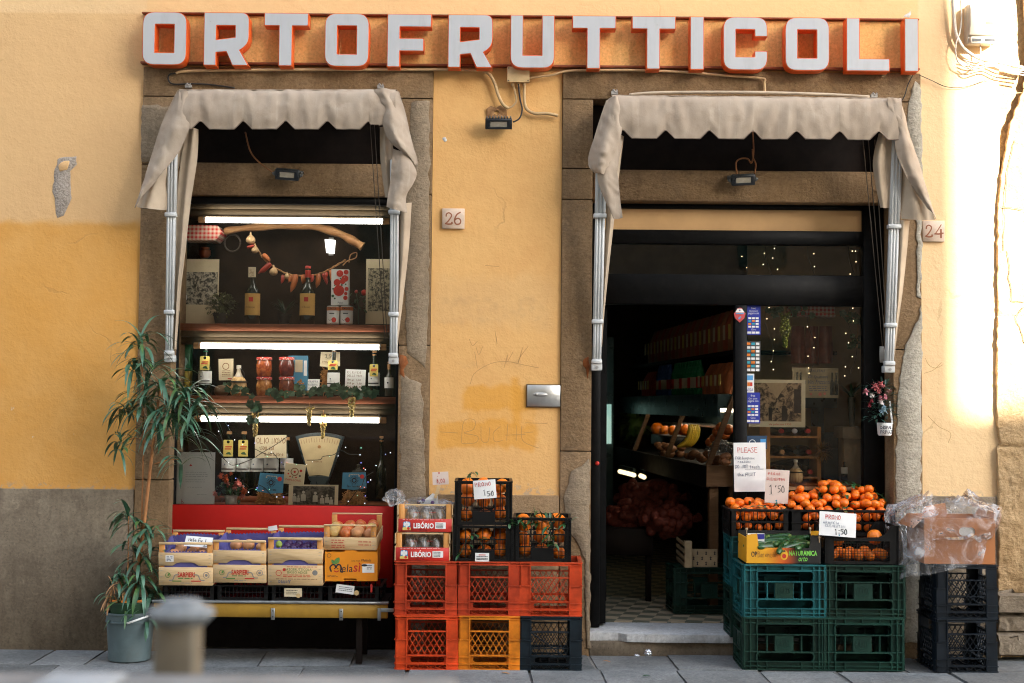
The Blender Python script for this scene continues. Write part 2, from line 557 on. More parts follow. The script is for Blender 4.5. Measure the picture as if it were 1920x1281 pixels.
def plaster():
 t = NT('ochre_plaster')
 X, Y, Z = t.xyz()
 n1 = t.noise(.9, 5, .6); n2 = t.noise(3.5, 5, .65); n3 = t.noise(14, 4, .6)
 w1 = t.math('SUBTRACT', t.noise(5, 4, .6), .5); w2 = t.math('SUBTRACT', t.noise(6.3, 4, .6, dist=.6), .5)
 base = t.mix(t.step(n1, .3, .7), (.69, .395, .145), (.74, .445, .175))
 base = t.mix(t.math('MULTIPLY', t.step(n2, .35, .75), .5), base, (.62, .325, .115))
 up = t.math('MULTIPLY', t.step(t.math('MULTIPLY_ADD', w1, .10, Z), PZ(418, 0, 120) - .03, PZ(418, 0, 120) + .03), t.step(X, PX(262, 0), PX(258, 0)))
 base = t.mix(t.math('MULTIPLY', up, .6), base, (.70, .47, .25))
 low = t.math('MULTIPLY', t.step(t.math('MULTIPLY_ADD', w1, .10, Z), PZ(418, 0, 120) + .03, PZ(418, 0, 120) - .03), t.step(X, PX(262, 0), PX(258, 0)))
 base = t.mix(t.math('MULTIPLY', t.math('MULTIPLY', low, t.math('MULTIPLY_ADD', n2, .5, .35)), 1), base, (.65, .305, .052))
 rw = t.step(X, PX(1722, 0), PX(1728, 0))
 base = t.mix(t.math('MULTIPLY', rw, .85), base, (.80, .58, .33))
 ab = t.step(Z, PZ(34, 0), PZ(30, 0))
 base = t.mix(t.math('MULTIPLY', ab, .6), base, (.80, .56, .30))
 ww = (w1, w2)
 for (a, b, c, d, k, am) in ((868, 1004, 724, 770, .95, .13), (822, 1008, 790, 842, .9, .16), (960, 975, 706, 800, .9, .05), (880, 1000, 760, 800, .35, .2)):
  x0, x1, z0, z1 = R(a, b, c, d, 0) if False else R(a, c, b, d, 0)
  mk = box_mask(t, X, Z, x0, x1, z0, z1, .02, ww, am)
  base = t.mix(t.math('MULTIPLY', mk, k * .8), base, (.66, .315, .05))
 x0, x1, z0, z1 = R(815, 520, 1040, 610, 0)
 mk = box_mask(t, X, Z, x0, x1, z0, z1, .06, ww, .2)
 base = t.mix(t.math('MULTIPLY', mk, .3), base, (.60, .40, .20))
 for (a, b, c, d) in ((850, 680, 910, 692), (935, 676, 1010, 690), (820, 600, 870, 607), (830, 555, 1020, 600)):
  x0, x1, z0, z1 = R(a, b, c, d, 0)
  mk = box_mask(t, X, Z, x0, x1, z0, z1, .02, ww, .12)
  base = t.mix(t.math('MULTIPLY', t.math('MULTIPLY', mk, t.step(n3, .4, .7)), .22), base, (.40, .27, .14))
 x0, x1, z0, z1 = R(-40, 640, 250, 880, 0)
 zone = box_mask(t, X, Z, x0, x1, z0, z1, .12, ww, .3)
 ch = t.step(t.noise(9, 7, .7, dist=.5, stretch=(1.3, 1, .8)), .665, .68)
 base = t.mix(t.math('MULTIPLY', t.math('MULTIPLY', zone, ch), .9), base, (.68, .58, .48))
 dr = t.step(t.noise(5, 5, .6, stretch=(4, 1, .35)), .6, .8)
 base = t.mix(t.math('MULTIPLY', dr, .22), base, (.45, .24, .08))
 sp = t.step(t.noise(60, 2, .5), .72, .78)
 base = t.mix(t.math('MULTIPLY', sp, .25), base, (.3, .18, .08))
 t.set(color=base, rough=.88, spec=.15)
 h = t.math('ADD', t.math('MULTIPLY', n3, .5), t.math('MULTIPLY', t.noise(55, 4, .65), .35))
 h = t.math('ADD', h, t.math('MULTIPLY', n2, 1.4))
 cr = t.n.new('ShaderNodeTexVoronoi'); cr.feature = 'DISTANCE_TO_EDGE'; cr.inputs['Scale'].default_value = .75
 wv = t.n.new('ShaderNodeVectorMath'); wv.operation = 'MULTIPLY_ADD'; nz = t.n.new('ShaderNodeTexNoise'); nz.inputs['Scale'].default_value = 2.2; nz.inputs['Detail'].default_value = 6
 t.link(t.co(), nz.inputs['Vector']); t.link(nz.outputs['Color'], wv.inputs[0]); wv.inputs[1].default_value = (.5, .5, .5); t.link(t.co(), wv.inputs[2]); t.link(wv.outputs[0], cr.inputs['Vector'])
 ck = t.math('MULTIPLY', t.step(cr.outputs['Distance'], .006, .0015), t.step(t.noise(1.3, 3), .56, .64))
 base = t.mix(t.math('MULTIPLY', ck, .28), base, (.36, .20, .08))
 edge = t.math('MULTIPLY', t.step(t.noise(22, 6, .7), .5, .58), t.step(t.math('MULTIPLY_ADD', w2, .22, Z), PZ(905, 0, 130) + .02, PZ(917, 0, 130) - .01))
 base = t.mix(t.math('MULTIPLY', edge, .75), base, (.42, .33, .24))
 mot = t.step(t.noise(30, 5, .75), .42, .68)
 base = t.mix(t.math('MULTIPLY', mot, .06), base, (.44, .22, .07))
 t.set(color=base)
 h = t.math('SUBTRACT', h, t.math('MULTIPLY', ck, .25))
 t.bump(h, .42, .011)
 return t.m
def rough_stone(name, c1, c2, c3, bump=.8, sc_=7, hor=True):
 t = NT(name)
 a = t.noise(2.2, 5, .65); b = t.noise(sc_, 6, .7); c = t.noise(60, 4, .6)
 col = t.mix(t.step(a, .3, .7), c1, c2)
 col = t.mix(t.math('MULTIPLY', t.step(b, .45, .75), .6), col, c3)
 col = t.mix(t.math('MULTIPLY', t.step(c, .35, .75), .5), col, sc(c1, .55))
 pit = t.step(t.noise(110, 2, .5), .68, .74)
 col = t.mix(t.math('MULTIPLY', pit, .7), col, sc(c1, .3))
 col = t.mix(t.math('MULTIPLY', t.step(t.noise(26, 5, .75), .52, .68), .5), col, sc(c1, .6))
 col = t.mix(t.math('MULTIPLY', t.step(t.noise(31, 4, .7, dist=.8), .58, .7), .45), col, sc(c2, 1.3))
 col = t.mix(t.math('MULTIPLY', t.step(t.noise(3.2, 5, .65, stretch=(5, 5, .5)), .5, .72), .4), col, sc(c1, .55))
 t.set(color=col, rough=.9, spec=.15)
 h = t.math('ADD', t.math('MULTIPLY', b, .8), t.math('MULTIPLY', c, .45))
 h = t.math('ADD', h, t.math('MULTIPLY', t.noise(22, 4, .6, stretch=(1, 1, 3) if hor else None), .4))
 t.bump(h, bump, .014)
 return t.m
M_PLAS = plaster()
M_STONE = rough_stone('sandstone', (.20, .125, .062), (.27, .175, .095), (.15, .105, .065))
M_STONE2 = rough_stone('weathered_sandstone', (.25, .185, .12), (.31, .24, .16), (.18, .14, .10))
M_GREY = rough_stone('grey_bare_stone', (.40, .35, .27), (.46, .42, .34), (.30, .27, .22), bump=1.0, sc_=16)
M_PLINTH = rough_stone('stained_stucco', (.17, .135, .095), (.23, .185, .13), (.085, .065, .045), bump=.35)
M_OCHRE = rough_stone('ochre_ashlar', (.40, .26, .125), (.48, .34, .19), (.31, .19, .085), bump=.9, sc_=11)
M_GRST = rough_stone('base_course_stone', (.21, .165, .115), (.27, .22, .16), (.14, .10, .065), bump=.7)
M_PAVE = rough_stone('grey_flagstone', (.16, .167, .165), (.25, .257, .25), (.11, .112, .108), bump=.7, sc_=4)
t_ = M_PAVE.node_tree; b_ = next(n for n in t_.nodes if n.type == 'BSDF_PRINCIPLED'); lk = b_.inputs['Base Color'].links[0]; src_ = lk.from_socket
gn = t_.nodes.new('ShaderNodeNewGeometry'); mx_ = t_.nodes.new('ShaderNodeMix'); mx_.data_type = 'RGBA'; mx_.blend_type = 'MULTIPLY'; mr_ = t_.nodes.new('ShaderNodeMapRange'); mr_.inputs['To Min'].default_value = .6; mr_.inputs['To Max'].default_value = 1.15
t_.links.new(gn.outputs['Random Per Island'], mr_.inputs['Value']); cb_ = t_.nodes.new('ShaderNodeCombineColor'); [t_.links.new(mr_.outputs[0], cb_.inputs[i]) for i in range(3)]
mx_.inputs[0].default_value = 1; t_.links.new(src_, mx_.inputs[6]); t_.links.new(cb_.outputs[0], mx_.inputs[7]); t_.links.new(mx_.outputs[2], b_.inputs['Base Color'])
M_MORT = rough_stone('exposed_mortar', (.46, .39, .32), (.54, .47, .40), (.36, .29, .22), bump=1.0, sc_=30)
M_MARB = rough_stone('worn_marble', (.52, .53, .53), (.62, .63, .62), (.36, .33, .29), bump=.2)
M_BLACK = mt('black_steel', (.0035, .0035, .0035), .5, .3, 20, .1, spec=.12, dirt=(.022, .019, .016), dirt_amt=.25)
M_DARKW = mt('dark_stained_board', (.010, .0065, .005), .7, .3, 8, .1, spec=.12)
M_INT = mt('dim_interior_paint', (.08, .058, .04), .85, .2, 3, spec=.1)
M_RED = mt('red_painted_panel', (.42, .012, .008), .55, .08, 5, .03, spec=.2, dirt=(.26, .010, .008), dirt_amt=.35)
def glass_mat():
 m = bpy.data.materials.new('window_glass'); m.use_nodes = True
 n = m.node_tree.nodes; n.clear()
 o = n.new('ShaderNodeOutputMaterial'); mx = n.new('ShaderNodeMixShader'); tr = n.new('ShaderNodeBsdfTransparent')
 gl = n.new('ShaderNodeBsdfGlossy'); fr = n.new('ShaderNodeFresnel')
 fr.inputs[0].default_value = 1.33; gl.inputs['Roughness'].default_value = .015
 tr.inputs[0].default_value = (.98, .985, .98, 1)
 L = m.node_tree.links.new
 L(fr.outputs[0], mx.inputs[0]); L(tr.outputs[0], mx.inputs[1]); L(gl.outputs[0], mx.inputs[2]); L(mx.outputs[0], o.inputs[0])
 return m
M_GLASS = glass_mat()
m = MB()
FLOOR0 = 0.0
m.box(-120, 120, -120, 60, -1.0, -.012)
tag(m.build('street', mt('street_bed', (.19, .18, .165), .95, .3, 6, .4, 30)), kind='structure')
m = MB()
r = random.Random(4)
yrow = [.02, -.50, -1.02, -1.6, -2.2, -2.85, -3.5, -4.2, -4.9, -5.6]
jx0 = [None] * 10
for ri in range(len(yrow) - 1):
 y1, y0 = yrow[ri], yrow[ri + 1]
 x = -5.2 + r.uniform(0, .4)
 if ri == 0: xs = [PX(q, -.4, 1240) for q in (-60, 60, 160, 300, 480, 655, 745, 905, 1110, 1262, 1412, 1560, 1690, 1745, 1990, 2200)]
 elif ri == 1: xs = [PX(q, -.7, 1265) for q in (-60, 90, 330, 560, 760, 990, 1130, 1275, 1432, 1582, 1800, 2010, 2200)]
 else:
  xs = []
  x = -4.6 + r.uniform(0, .4)
  while x < 4.8:
   xs.append(x); x += r.uniform(.42, .75)
 sk = r.uniform(-.02, .02)
 for a, b in zip(xs, xs[1:]):
  g = .0095
  q = lambda: r.uniform(-.010, .010)
  dz = r.uniform(-.008, .004)
  lo = [(a + g + q() + .02, y0 + g + q()), (b - g + q() + .02, y0 + g + q()), (b - g + q(), y1 - g + q()), (a + g + q(), y1 - g + q())]
  poly = []
  for i in range(4):
   p0, p1 = lo[i], lo[(i + 1) % 4]
   for k in range(6):
    t = k / 6
    wv = .004 * noise.noise(Vector((p0[0] * 9 + t * 4, p0[1] * 9, i)))
    poly.append((p0[0] + (p1[0] - p0[0]) * t + wv, p0[1] + (p1[1] - p0[1]) * t + wv))
  m.prismz([poly], -.08, dz)
tag(m.build('pavement', M_PAVE, bevel=.011, seg=2), kind='structure')
bld = thing('shop_building', 'ochre plastered building with stone framed shop window and doorway', 'building', (0, 0, 0))
WX0, WX1 = PX(262, 0, 500), PX(809, 0, 500)
DX0, DX1 = PX(1052, 0, 500), PX(1727, 0, 500)
ZT = PZ(132, 0, 960)
WI0, WI1 = PX(325, 0, 600), PX(748, 0, 600)
DI0, DI1 = PX(1110, 0, 600), PX(1672, 0, 600)
XR = 3.06
m = MB()
m.box(-9, WX0, 0, .4, 0, ZT); m.box(WX1, DX0, 0, .4, 0, ZT); m.box(DX1, XR, 0, .4, 0, ZT); m.box(-9, XR, 0, .4, ZT, 8.5)
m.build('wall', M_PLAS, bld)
zl = PZ(917, 0, 130)
m = MB(); m.box(-9, WX0 - .002, -.012, .05, -.05, zl)
m.build('plinth', M_PLINTH, bld, bevel=.004)
m = MB(); m.box(WX1 + .003, DX0 - .003, -.018, .05, -.05, PZ(928, 0, 930)); m.build('plinth', M_STONE, bld, bevel=.006)
m = MB(); m.box(DX1 + .003, XR - .02, -.02, .05, -.05, PZ(931, 0, 1800)); m.build('plinth', M_GRST, bld, bevel=.006)
def surround(x0, x1, xi0, xi1, joints_l, joints_r, zi):
 g = .0025
 m = MB()
 xm = (x0 + x1) / 2
 m.box(x0 + g, x1 - g, -.022, .34, zi + g, ZT - .002)
 for (a, b, js) in ((x0, xi0, joints_l), (xi1, x1, joints_r)):
  zs = [zi] + js + [-.05]
  for k, (t, u) in enumerate(zip(zs, zs[1:])):
   m.box(a + g, b - g, -.022 + .003 * (k % 2), .34, u + g, t - g)
 return m.build('stone_surround', M_STONE, bld, bevel=.007, seg=2)
ZWI = PZ(184, 0, 540); ZDI = PZ(190, 0, 1400)
surround(WX0, WX1, WI0, WI1, [PZ(309, 0, 290), PZ(392, 0, 290), 1.05], [PZ(366, 0, 780), 1.9, .95], ZWI)
surround(DX0, DX1, DI0, DI1, [PZ(317, 0, 1080), PZ(375, 0, 1080), 1.25], [PZ(330, 0, 1700), 1.9], ZDI)
def patch(name, poly_px, y, mat, parent, amp=.012, n=3, base=.0):
 loop = []
 L = len(poly_px)
 for i in range(L):
  a, b = poly_px[i], poly_px[(i + 1) % L]
  k = max(2, int(math.hypot(a[0] - b[0], a[1] - b[1]) / 9))
  for q in range(k):
   t = q / k
   px, py = a[0] + (b[0] - a[0]) * t, a[1] + (b[1] - a[1]) * t
   px += 4.5 * noise.noise(Vector((px * .06, py * .06, 3))); py += 4 * noise.noise(Vector((px * .07, py * .05, 8)))
   p = P(px, py, y); loop.append((p.x, p.z))
 m = MB(); m.prism([loop], y - amp, y + .05)
 return m.build(name, mat, parent, bevel=.004)
patch('bare_stone', [(1728, 570), (1722, 600), (1700, 640), (1692, 680), (1683, 740), (1680, 860), (1678, 1205), (1726, 1205), (1727, 800)], -.022, M_GREY, bld, .008)
patch('bare_stone', [(1716, 150), (1727, 170), (1729, 330), (1727, 560), (1720, 556), (1718, 420), (1712, 300), (1700, 250), (1703, 200)], -.022, M_GREY, bld, .006)
patch('bare_stone', [(1072, 885), (1106, 860), (1107, 1215), (1100, 1215), (1096, 1050), (1084, 1020), (1062, 985), (1058, 930)], -.022, M_STONE2, bld, .0045)
patch('bare_stone', [(752, 700), (790, 720), (798, 900), (796, 1230), (752, 1230), (750, 900)], -.022, M_STONE2, bld, .004)
patch('bare_stone', [(266, 195), (322, 200), (318, 300), (264, 304)], -.022, M_STONE2, bld, .003)
patch('bare_stone', [(770, 190), (806, 190), (804, 560), (798, 690), (762, 660), (758, 420)], -.022, M_STONE2, bld, .003)
patch('exposed_mortar', [(118, 294), (145, 293), (142, 310), (132, 322), (134, 372), (120, 405), (108, 410), (104, 380), (99, 350), (103, 318), (108, 300)], 0, M_MORT, bld, .003)
patch('exposed_mortar', [(120, 300), (130, 302), (128, 318), (112, 322), (108, 310)], -.004, M_PLAS, bld, .004)
patch('filler_patch', [(830, 258), (838, 256), (841, 264), (834, 268), (829, 264)], 0, M_MARB, bld, .002)
patch('filler_patch', [(1705, 22), (1708, 16), (1712, 26), (1706, 34), (1692, 30)], 0, M_MARB, bld, .001)
M_RUST = rough_stone('rust_stain', (.22, .06, .018), (.30, .10, .03), (.25, .14, .08), bump=.2)
patch('rust_stain', [(750, 668), (762, 668), (766, 680), (758, 692), (760, 710), (750, 700)], -.022, M_RUST, bld, .0055)
patch('rust_stain', [(1094, 676), (1104, 668), (1106, 696), (1101, 712), (1098, 694), (1092, 686)], -.022, M_RUST, bld, .0035)
m = MB(); m.box(WI0 + .003, WI1 - .003, .07, .34, PZ(368, .07, 540), PZ(306, .07, 540)); m.build('inner_lintel', M_STONE, bld, bevel=.008)
m = MB(); m.box(DI0 + .003, DI1 - .003, .07, .34, PZ(379, .07, 1400), PZ(320, .07, 1400)); m.build('inner_lintel', M_STONE, bld, bevel=.008)
m = MB(); m.box(WI0 + .003, WI1 - .003, .16, .33, PZ(306, .07, 540) + .003, ZWI - .003); m.build('shutter_box', M_DARKW, bld)
m = MB(); m.box(DI0 + .003, DI1 - .003, .16, .33, PZ(320, .07, 1400) + .003, ZDI - .003); m.build('shutter_box', M_DARKW, bld)
ZF = PZ(1181, .1, 1240)
m = MB(); m.box(-2.4, 3.0, .42, 6.0, ZF - .1, ZF)
def tilefloor():
 t = NT('patterned_tile_floor')
 X, Y, Z = t.xyz()
 n = t.n.new('ShaderNodeTexChecker'); mp = t.n.new('ShaderNodeMapping'); mp.inputs['Rotation'].default_value = (0, 0, .25); t.link(t.co(), mp.inputs[0]); t.link(mp.outputs[0], n.inputs['Vector'])
 n.inputs['Scale'].default_value = 9; n.inputs['Color1'].default_value = (.46, .37, .25, 1); n.inputs['Color2'].default_value = (.15, .15, .105, 1)
 t.set(color=n.outputs['Color'], rough=.45, spec=.4)
 return t.m
m.build('interior_floor', tilefloor(), bld)
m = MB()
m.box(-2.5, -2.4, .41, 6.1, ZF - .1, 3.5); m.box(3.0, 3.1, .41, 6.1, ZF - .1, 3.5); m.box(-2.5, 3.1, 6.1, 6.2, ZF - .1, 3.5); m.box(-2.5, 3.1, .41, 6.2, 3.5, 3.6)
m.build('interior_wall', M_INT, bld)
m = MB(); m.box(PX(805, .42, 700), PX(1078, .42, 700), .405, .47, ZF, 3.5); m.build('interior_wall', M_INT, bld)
m = MB()
tr = []
x0, x1 = PX(1102, -.05, 1190), PX(1690, -.05, 1190)
for k in range(41):
 t = k / 40
 x = x0 + (x1 - x0) * t
 wear = .012 * noise.noise(Vector((t * 9, 1, 0))) - .02 * math.exp(-((t - .07) / .05) ** 2)
 tr.append((x, -.045 - wear if t > .1 else .0 - wear))
tr += [(x1, .415), (x0, .415)]
m.prismz([tr], ZF - .055, ZF - .006)
m.build('doorstep', M_MARB, bld, bevel=.008, seg=2)
m = MB(); m.box(x0 + .01, x1, -.025, .40, -.05, ZF - .058); m.build('step_riser', M_PLINTH, bld, bevel=.006)
ZWB = PZ(947, .13, 540); ZWTP = PZ(369, .1, 540)
sw = thing('shop_window', None, None, (WI0, .13, 0)); sw.parent = bld; sw.location = (WI0, .13, 0)
m = MB()
fx0, fx1 = PX(322, .12, 640), PX(747, .12, 640)
m.box(WI0 + .002, fx0 + .012, .10, .16, 0.05, ZWTP); m.box(fx1 - .012, WI1 - .002, .10, .16, .05, ZWTP)
m.box(fx0 + .012, fx1 - .012, .10, .16, ZWTP - .045, ZWTP - .003)
m.box(fx0 + .012, fx1 - .012, .11, .155, ZWB - .03, ZWB)
m.build('frame', M_BLACK, sw, bevel=.003)
m = MB(); m.box(fx0 + .012, fx1 - .012, .128, .134, ZWB, ZWTP - .045); m.build('pane', M_GLASS, sw)
m = MB(); m.box(fx0 + .014, fx1 - .014, .085, .109, PZ(1100, .1, 540), ZWB); m.build('red_panel', M_RED, sw, bevel=.003)
m = MB(); m.box(fx0 + .014, fx1 - .014, .12, .15, .0, PZ(1100, .1, 540) - .002); m.build('base_panel', M_DARKW, sw)
ZDT = PZ(380, .1, 1400)
sd = thing('shop_door', None, None, (DI0, .2, 0)); sd.parent = bld; sd.location = (DI0, .2, 0)
Y0, Y1 = .17, .25
def rr(a, b, c, d, Y): return R(a, b, c, d, Y)
m = MB()
mx0, mx1, _, _ = R(1378, 575, 1401, 915, Y0)
lx = PX(1126, Y0, 800); rx = PX(1648, Y0, 800)
rx2 = PX(1620, Y0, 750)
z430 = PZ(432, Y0, 1380); z458 = PZ(458, Y0, 1380); z515 = PZ(515, Y0, 1380); z570 = PZ(572, Y0, 1380); z915 = PZ(921, Y0, 1500)
m.box(DI0 + .002, lx, Y0, Y1, ZF, ZDT - .002)
m.box(rx2, DI1 - .002, Y0, Y1, ZF, ZDT - .002)
m.box(lx, rx2, Y0 + .003, Y1, z458, z430)
m.box(lx, rx2, Y0 + .003, Y1, z570, z515)
m.box(mx0, mx1, Y0 + .001, Y1, ZF, z570)
m.box(mx1, rx2, Y0 + .004, Y1 - .01, PZ(1050, Y0, 1500), PZ(921, Y0, 1500))
m.box(lx, rx2, Y0 + .001, Y1, ZDT - .03, ZDT - .003)
m.build('frame', M_BLACK, sd, bevel=.004)
M_BLIND = mt('tan_board', (.50, .30, .13), .55, .08, 4, .03)
m = MB(); m.box(lx + .01, rx2 - .005, Y0 + .03, Y1 - .01, z430 + .001, ZDT - .032); m.build('fascia_board', M_BLIND, sd)
m = MB(); m.box(lx, rx2, .205, .21, z515, z458); m.build('transom_pane', M_GLASS, sd)
m = MB(); m.box(mx1, rx2, .205, .21, z915, z570); m.build('pane', M_GLASS, sd)
m = MB(); m.box(mx1, rx2, .195, .225, PZ(1210, Y0, 1500), PZ(1050, Y0, 1500) - .001); m.build('lower_panel', M_DARKW, sd)
m = MB(); m.box(mx1 + .002, rx2 - .002, .15, Y0 + .003, PZ(919, .15, 1500), PZ(913, .15, 1500)); m.build('glazing_bar', wood_mat('brown_rail', (.22, .12, .05), (.30, .17, .08)), sd)
m = MB()
m.box(lx + .004, lx + .045, Y1 + .01, Y1 + .85, ZF + .01, ZF + .12); m.box(lx + .004, lx + .045, Y1 + .01, Y1 + .85, z570 - .09, z570 - .005)
m.box(lx + .004, lx + .045, Y1 + .01, Y1 + .07, ZF + .12, z570 - .09); m.box(lx + .004, lx + .045, Y1 + .79, Y1 + .85, ZF + .12, z570 - .09)
m.build('open_leaf', M_BLACK, sd)
m = MB(); m.ball((PX(1120, .16, 869), .165, PZ(869, .16, 1120)), .014, 10, 6); m.build('red_knob', mt('red_knob', (.5, .03, .02), .4), sd)
M_PENC = mt('pencil_line', (.40, .22, .08), .9, .1)
m = MB()
def scr(pts, wpx=1.0, y=-.0012):
 q = [P(a, b, 0) for a, b in pts]
 m.ribbon([(p.x, p.z) for p in spline(q, 5)], y, wpx / 300)
for st in ([(865, 830), (870, 790), (890, 788), (888, 805), (870, 812), (895, 818), (892, 830), (866, 832)], [(902, 800), (903, 826), (915, 828), (918, 802)],
           [(938, 800), (925, 812), (928, 828), (942, 826)], [(952, 796), (950, 826)], [(968, 798), (968, 826)], [(948, 816), (985, 815)],
           [(978, 800), (980, 826), (1003, 838), (1010, 840)], [(982, 812), (1000, 810)], [(825, 810), (858, 812)], [(985, 793), (1025, 794)],
           [(882, 720), (890, 700), (920, 682), (950, 678), (980, 684), (1010, 690)], [(890, 660), (895, 690)], [(905, 650), (898, 665), (893, 652)],
           [(980, 652), (972, 680), (975, 670), (990, 650)], [(945, 690), (952, 665), (950, 680), (962, 660)], [(930, 630), (932, 645), (928, 620)], [(880, 636), (886, 648), (895, 640)],
           [(910, 498), (935, 500)]):
 scr(st, .8)
m.build('scribbles', M_PENC, bld)
m = MB()
for st in ([(1735, 672), (1742, 685), (1755, 690), (1768, 684)], [(1733, 700), (1750, 694), (1765, 680)], [(1740, 780), (1760, 800), (1782, 812), (1778, 830)]): scr(st, .7)
m.build('scribbles', M_PENC, bld)
nb = thing('neighbour_building', 'rough ochre stone corner of the sunlit building right of the shop', 'building', (3.05, 0, 0))
def outline_x(py):
 tab = [(-300, 1905), (120, 1925), (170, 1918), (235, 1893), (262, 1888), (330, 1877), (390, 1871), (480, 1870), (590, 1871), (700, 1869), (800, 1870), (830, 1876), (840, 1870), (930, 1872), (1115, 1872), (1240, 1872)]
 for a, b in zip(tab, tab[1:]):
  if a[0] <= py <= b[0]:
   return a[1] + (b[1] - a[1]) * (py - a[0]) / (b[0] - a[0])
 return 1872
def courses(y_top, y_bot, depth, name, mat, amp):
 def fn(u, v):
  py = y_top + (y_bot - y_top) * v
  x0 = PX(outline_x(py) + 2.5 * noise.noise(Vector((py * .08, 2, 1))), -depth, py)
  z = PZ(py, -depth, 1880); dd = depth * (.35 + .9 * max(0, .35 + noise.noise(Vector((py * .018, 9, 4))) + .4 * noise.noise(Vector((py * .07, 5, 4)))))
  x = x0 + (u ** 1.8) * 3.5
  edge = min(1, u * 130, v * 40, (1 - v) * 40)
  rgh = amp * (noise.noise(Vector((x * 5, z * 5, 2))) + .6 * noise.noise(Vector((x * 16, z * 16, 5))) + .35 * noise.noise(Vector((x * 40, z * 40, 5))))
  return (x, -(dd + (depth - dd) * min(1, u * 40)) * (.6 + .4 * edge ** .5) - rgh * edge, z)
 m = MB(); m.grid(fn, 140, max(10, int((y_bot - y_top) / 5)), thick=.12)
 return m.build(name, mat, nb, smooth=40)
courses(-320, 165, .02, 'stone_block', M_OCHRE, .004)
courses(166, 592, .028, 'stone_block', M_OCHRE, .006)
courses(592.4, 836.8, .032, 'stone_block', M_OCHRE, .006)
courses(837.5, 1112, .036, 'stone_block', M_OCHRE, .016)
courses(1114, 1152, .12, 'base_course', M_GRST, .008)
courses(1154, 1186, .10, 'base_course', M_GRST, .02)
courses(1188, 1232, .13, 'base_course', M_GRST, .012)
m = MB()
for st in ([(1888, 470), (1893, 500), (1891, 520), (1897, 545), (1896, 562), (1905, 566), (1920, 567)], [(1920, 575), (1912, 585), (1906, 600), (1914, 620), (1920, 640), (1926, 660)], [(1903, 262), (1896, 290), (1888, 330), (1884, 400), (1882, 470)], [(1879, 388), (1900, 390), (1918, 394)]):
 q = spline([P(a + 2 * noise.noise(Vector((a, b, 1))), b, -.037) for a, b in st], 6)
 m.tube([p + Vector((.006 * noise.noise(p * 30), 0, .006 * noise.noise(p * 35))) for p in q], .0022, 5)
m.build('crack', mt('crack_brown', (.20, .11, .045), .9), nb)
m = MB(); m.box(XR + .001, 9, .03, .4, -.05, 8.5); m.build('wall', M_OCHRE, nb)
M_OPP = rough_stone('pale_plaster_across', (.27, .20, .13), (.32, .24, .16), (.22, .16, .10), bump=.1)
M_OPP2 = rough_stone('grey_plaster_across', (.36, .29, .21), (.42, .34, .25), (.30, .23, .17), bump=.1)
def facade(name, label, x0, x1, y, h, mat, nw, nf):
 b = thing(name, label, 'building', ((x0 + x1) / 2, y, 0))
 m = MB(); m.box(x0, x1, y - 10, y, -.05, h); m.build('wall', mat, b)
 m = MB()
 m.box(x0 - .3, x1 + .3, y - 10.3, y + .5, h, h + .35); m.build('roof', mt('roof_tile', (.25, .1, .05), .9, .3, 5, .3), b)
 for f in range(nf):
  for k in range(nw):
   xc = x0 + (x1 - x0) * (k + .5) / nw
   zc = 2.2 + f * 3.4
   if zc + 1 > h: continue
   m = MB(); m.box(xc - .55, xc + .55, y, y + .05, zc - .9, zc + .9)
   wd = m.build('window', mt('shutter_green', (.03, .07, .045), .6), b)
 return b
EX = 2.86 + .62 * 22
facade('opposite_building', 'taller ochre building across the street behind the viewer', -70, EX, -22, 25, M_OPP, 20, 7)
facade('opposite_building', 'lower grey building across the street behind the viewer', EX + .02, EX + 16, -22, 1.0 + .40 * 22, M_OPP2, 4, 3)
M_SGB = rough_stone('orange_sign_panel', (.82, .47, .16), (.84, .52, .20), (.74, .38, .11), bump=.12)
M_SGR = mt('orange_sign_acrylic', (.72, .10, .012), .35, .1, 6, spec=.5)
M_SGRAIL = mt('rusty_sign_rail', (.22, .055, .018), .7, .25, 12, .2, dirt=(.10, .04, .02), dirt_amt=.6)
def face_mat():
 t = NT('white_letter_face')
 d = t.step(t.noise(5, 5, .65, stretch=(3, 1, .6)), .45, .8)
 c = t.mix(t.math('MULTIPLY', d, .4), (.45, .455, .465), (.33, .325, .305))
 sp = t.step(t.noise(45, 2), .74, .78)
 c = t.mix(t.math('MULTIPLY', sp, .5), c, (.3, .27, .22))
 t.set(color=c, rough=.4, spec=.4)
 return t.m
M_FACE = face_mat()
YF = -.135
SX0, SX1, SZ0, SZ1 = R(267, 28.5, 1722, 128, YF)
sign = thing('shop_sign', 'row of big white block letters with orange sides reading ORTOFRUTTICOLI', 'sign', ((SX0 + SX1) / 2, -.03, SZ0))
bx0, bx1, bz0, bz1 = R(268, 34, 1720, 126, 0)
m = MB(); m.box(bx0 + .01, bx1 - .01, -.012, .0, bz0 + .01, bz1 - .01); m.build('backing_panel', M_SGB, sign)
m = MB(); m.box(bx0, bx1, -.045, -.002, bz1 - .004, bz1 + .006); m.build('rail', M_SGRAIL, sign, bevel=.002)
m = MB(); m.box(bx0, bx1, -.05, -.002, bz0 - .010, bz0 + .004); m.build('rail', M_SGRAIL, sign, bevel=.002)
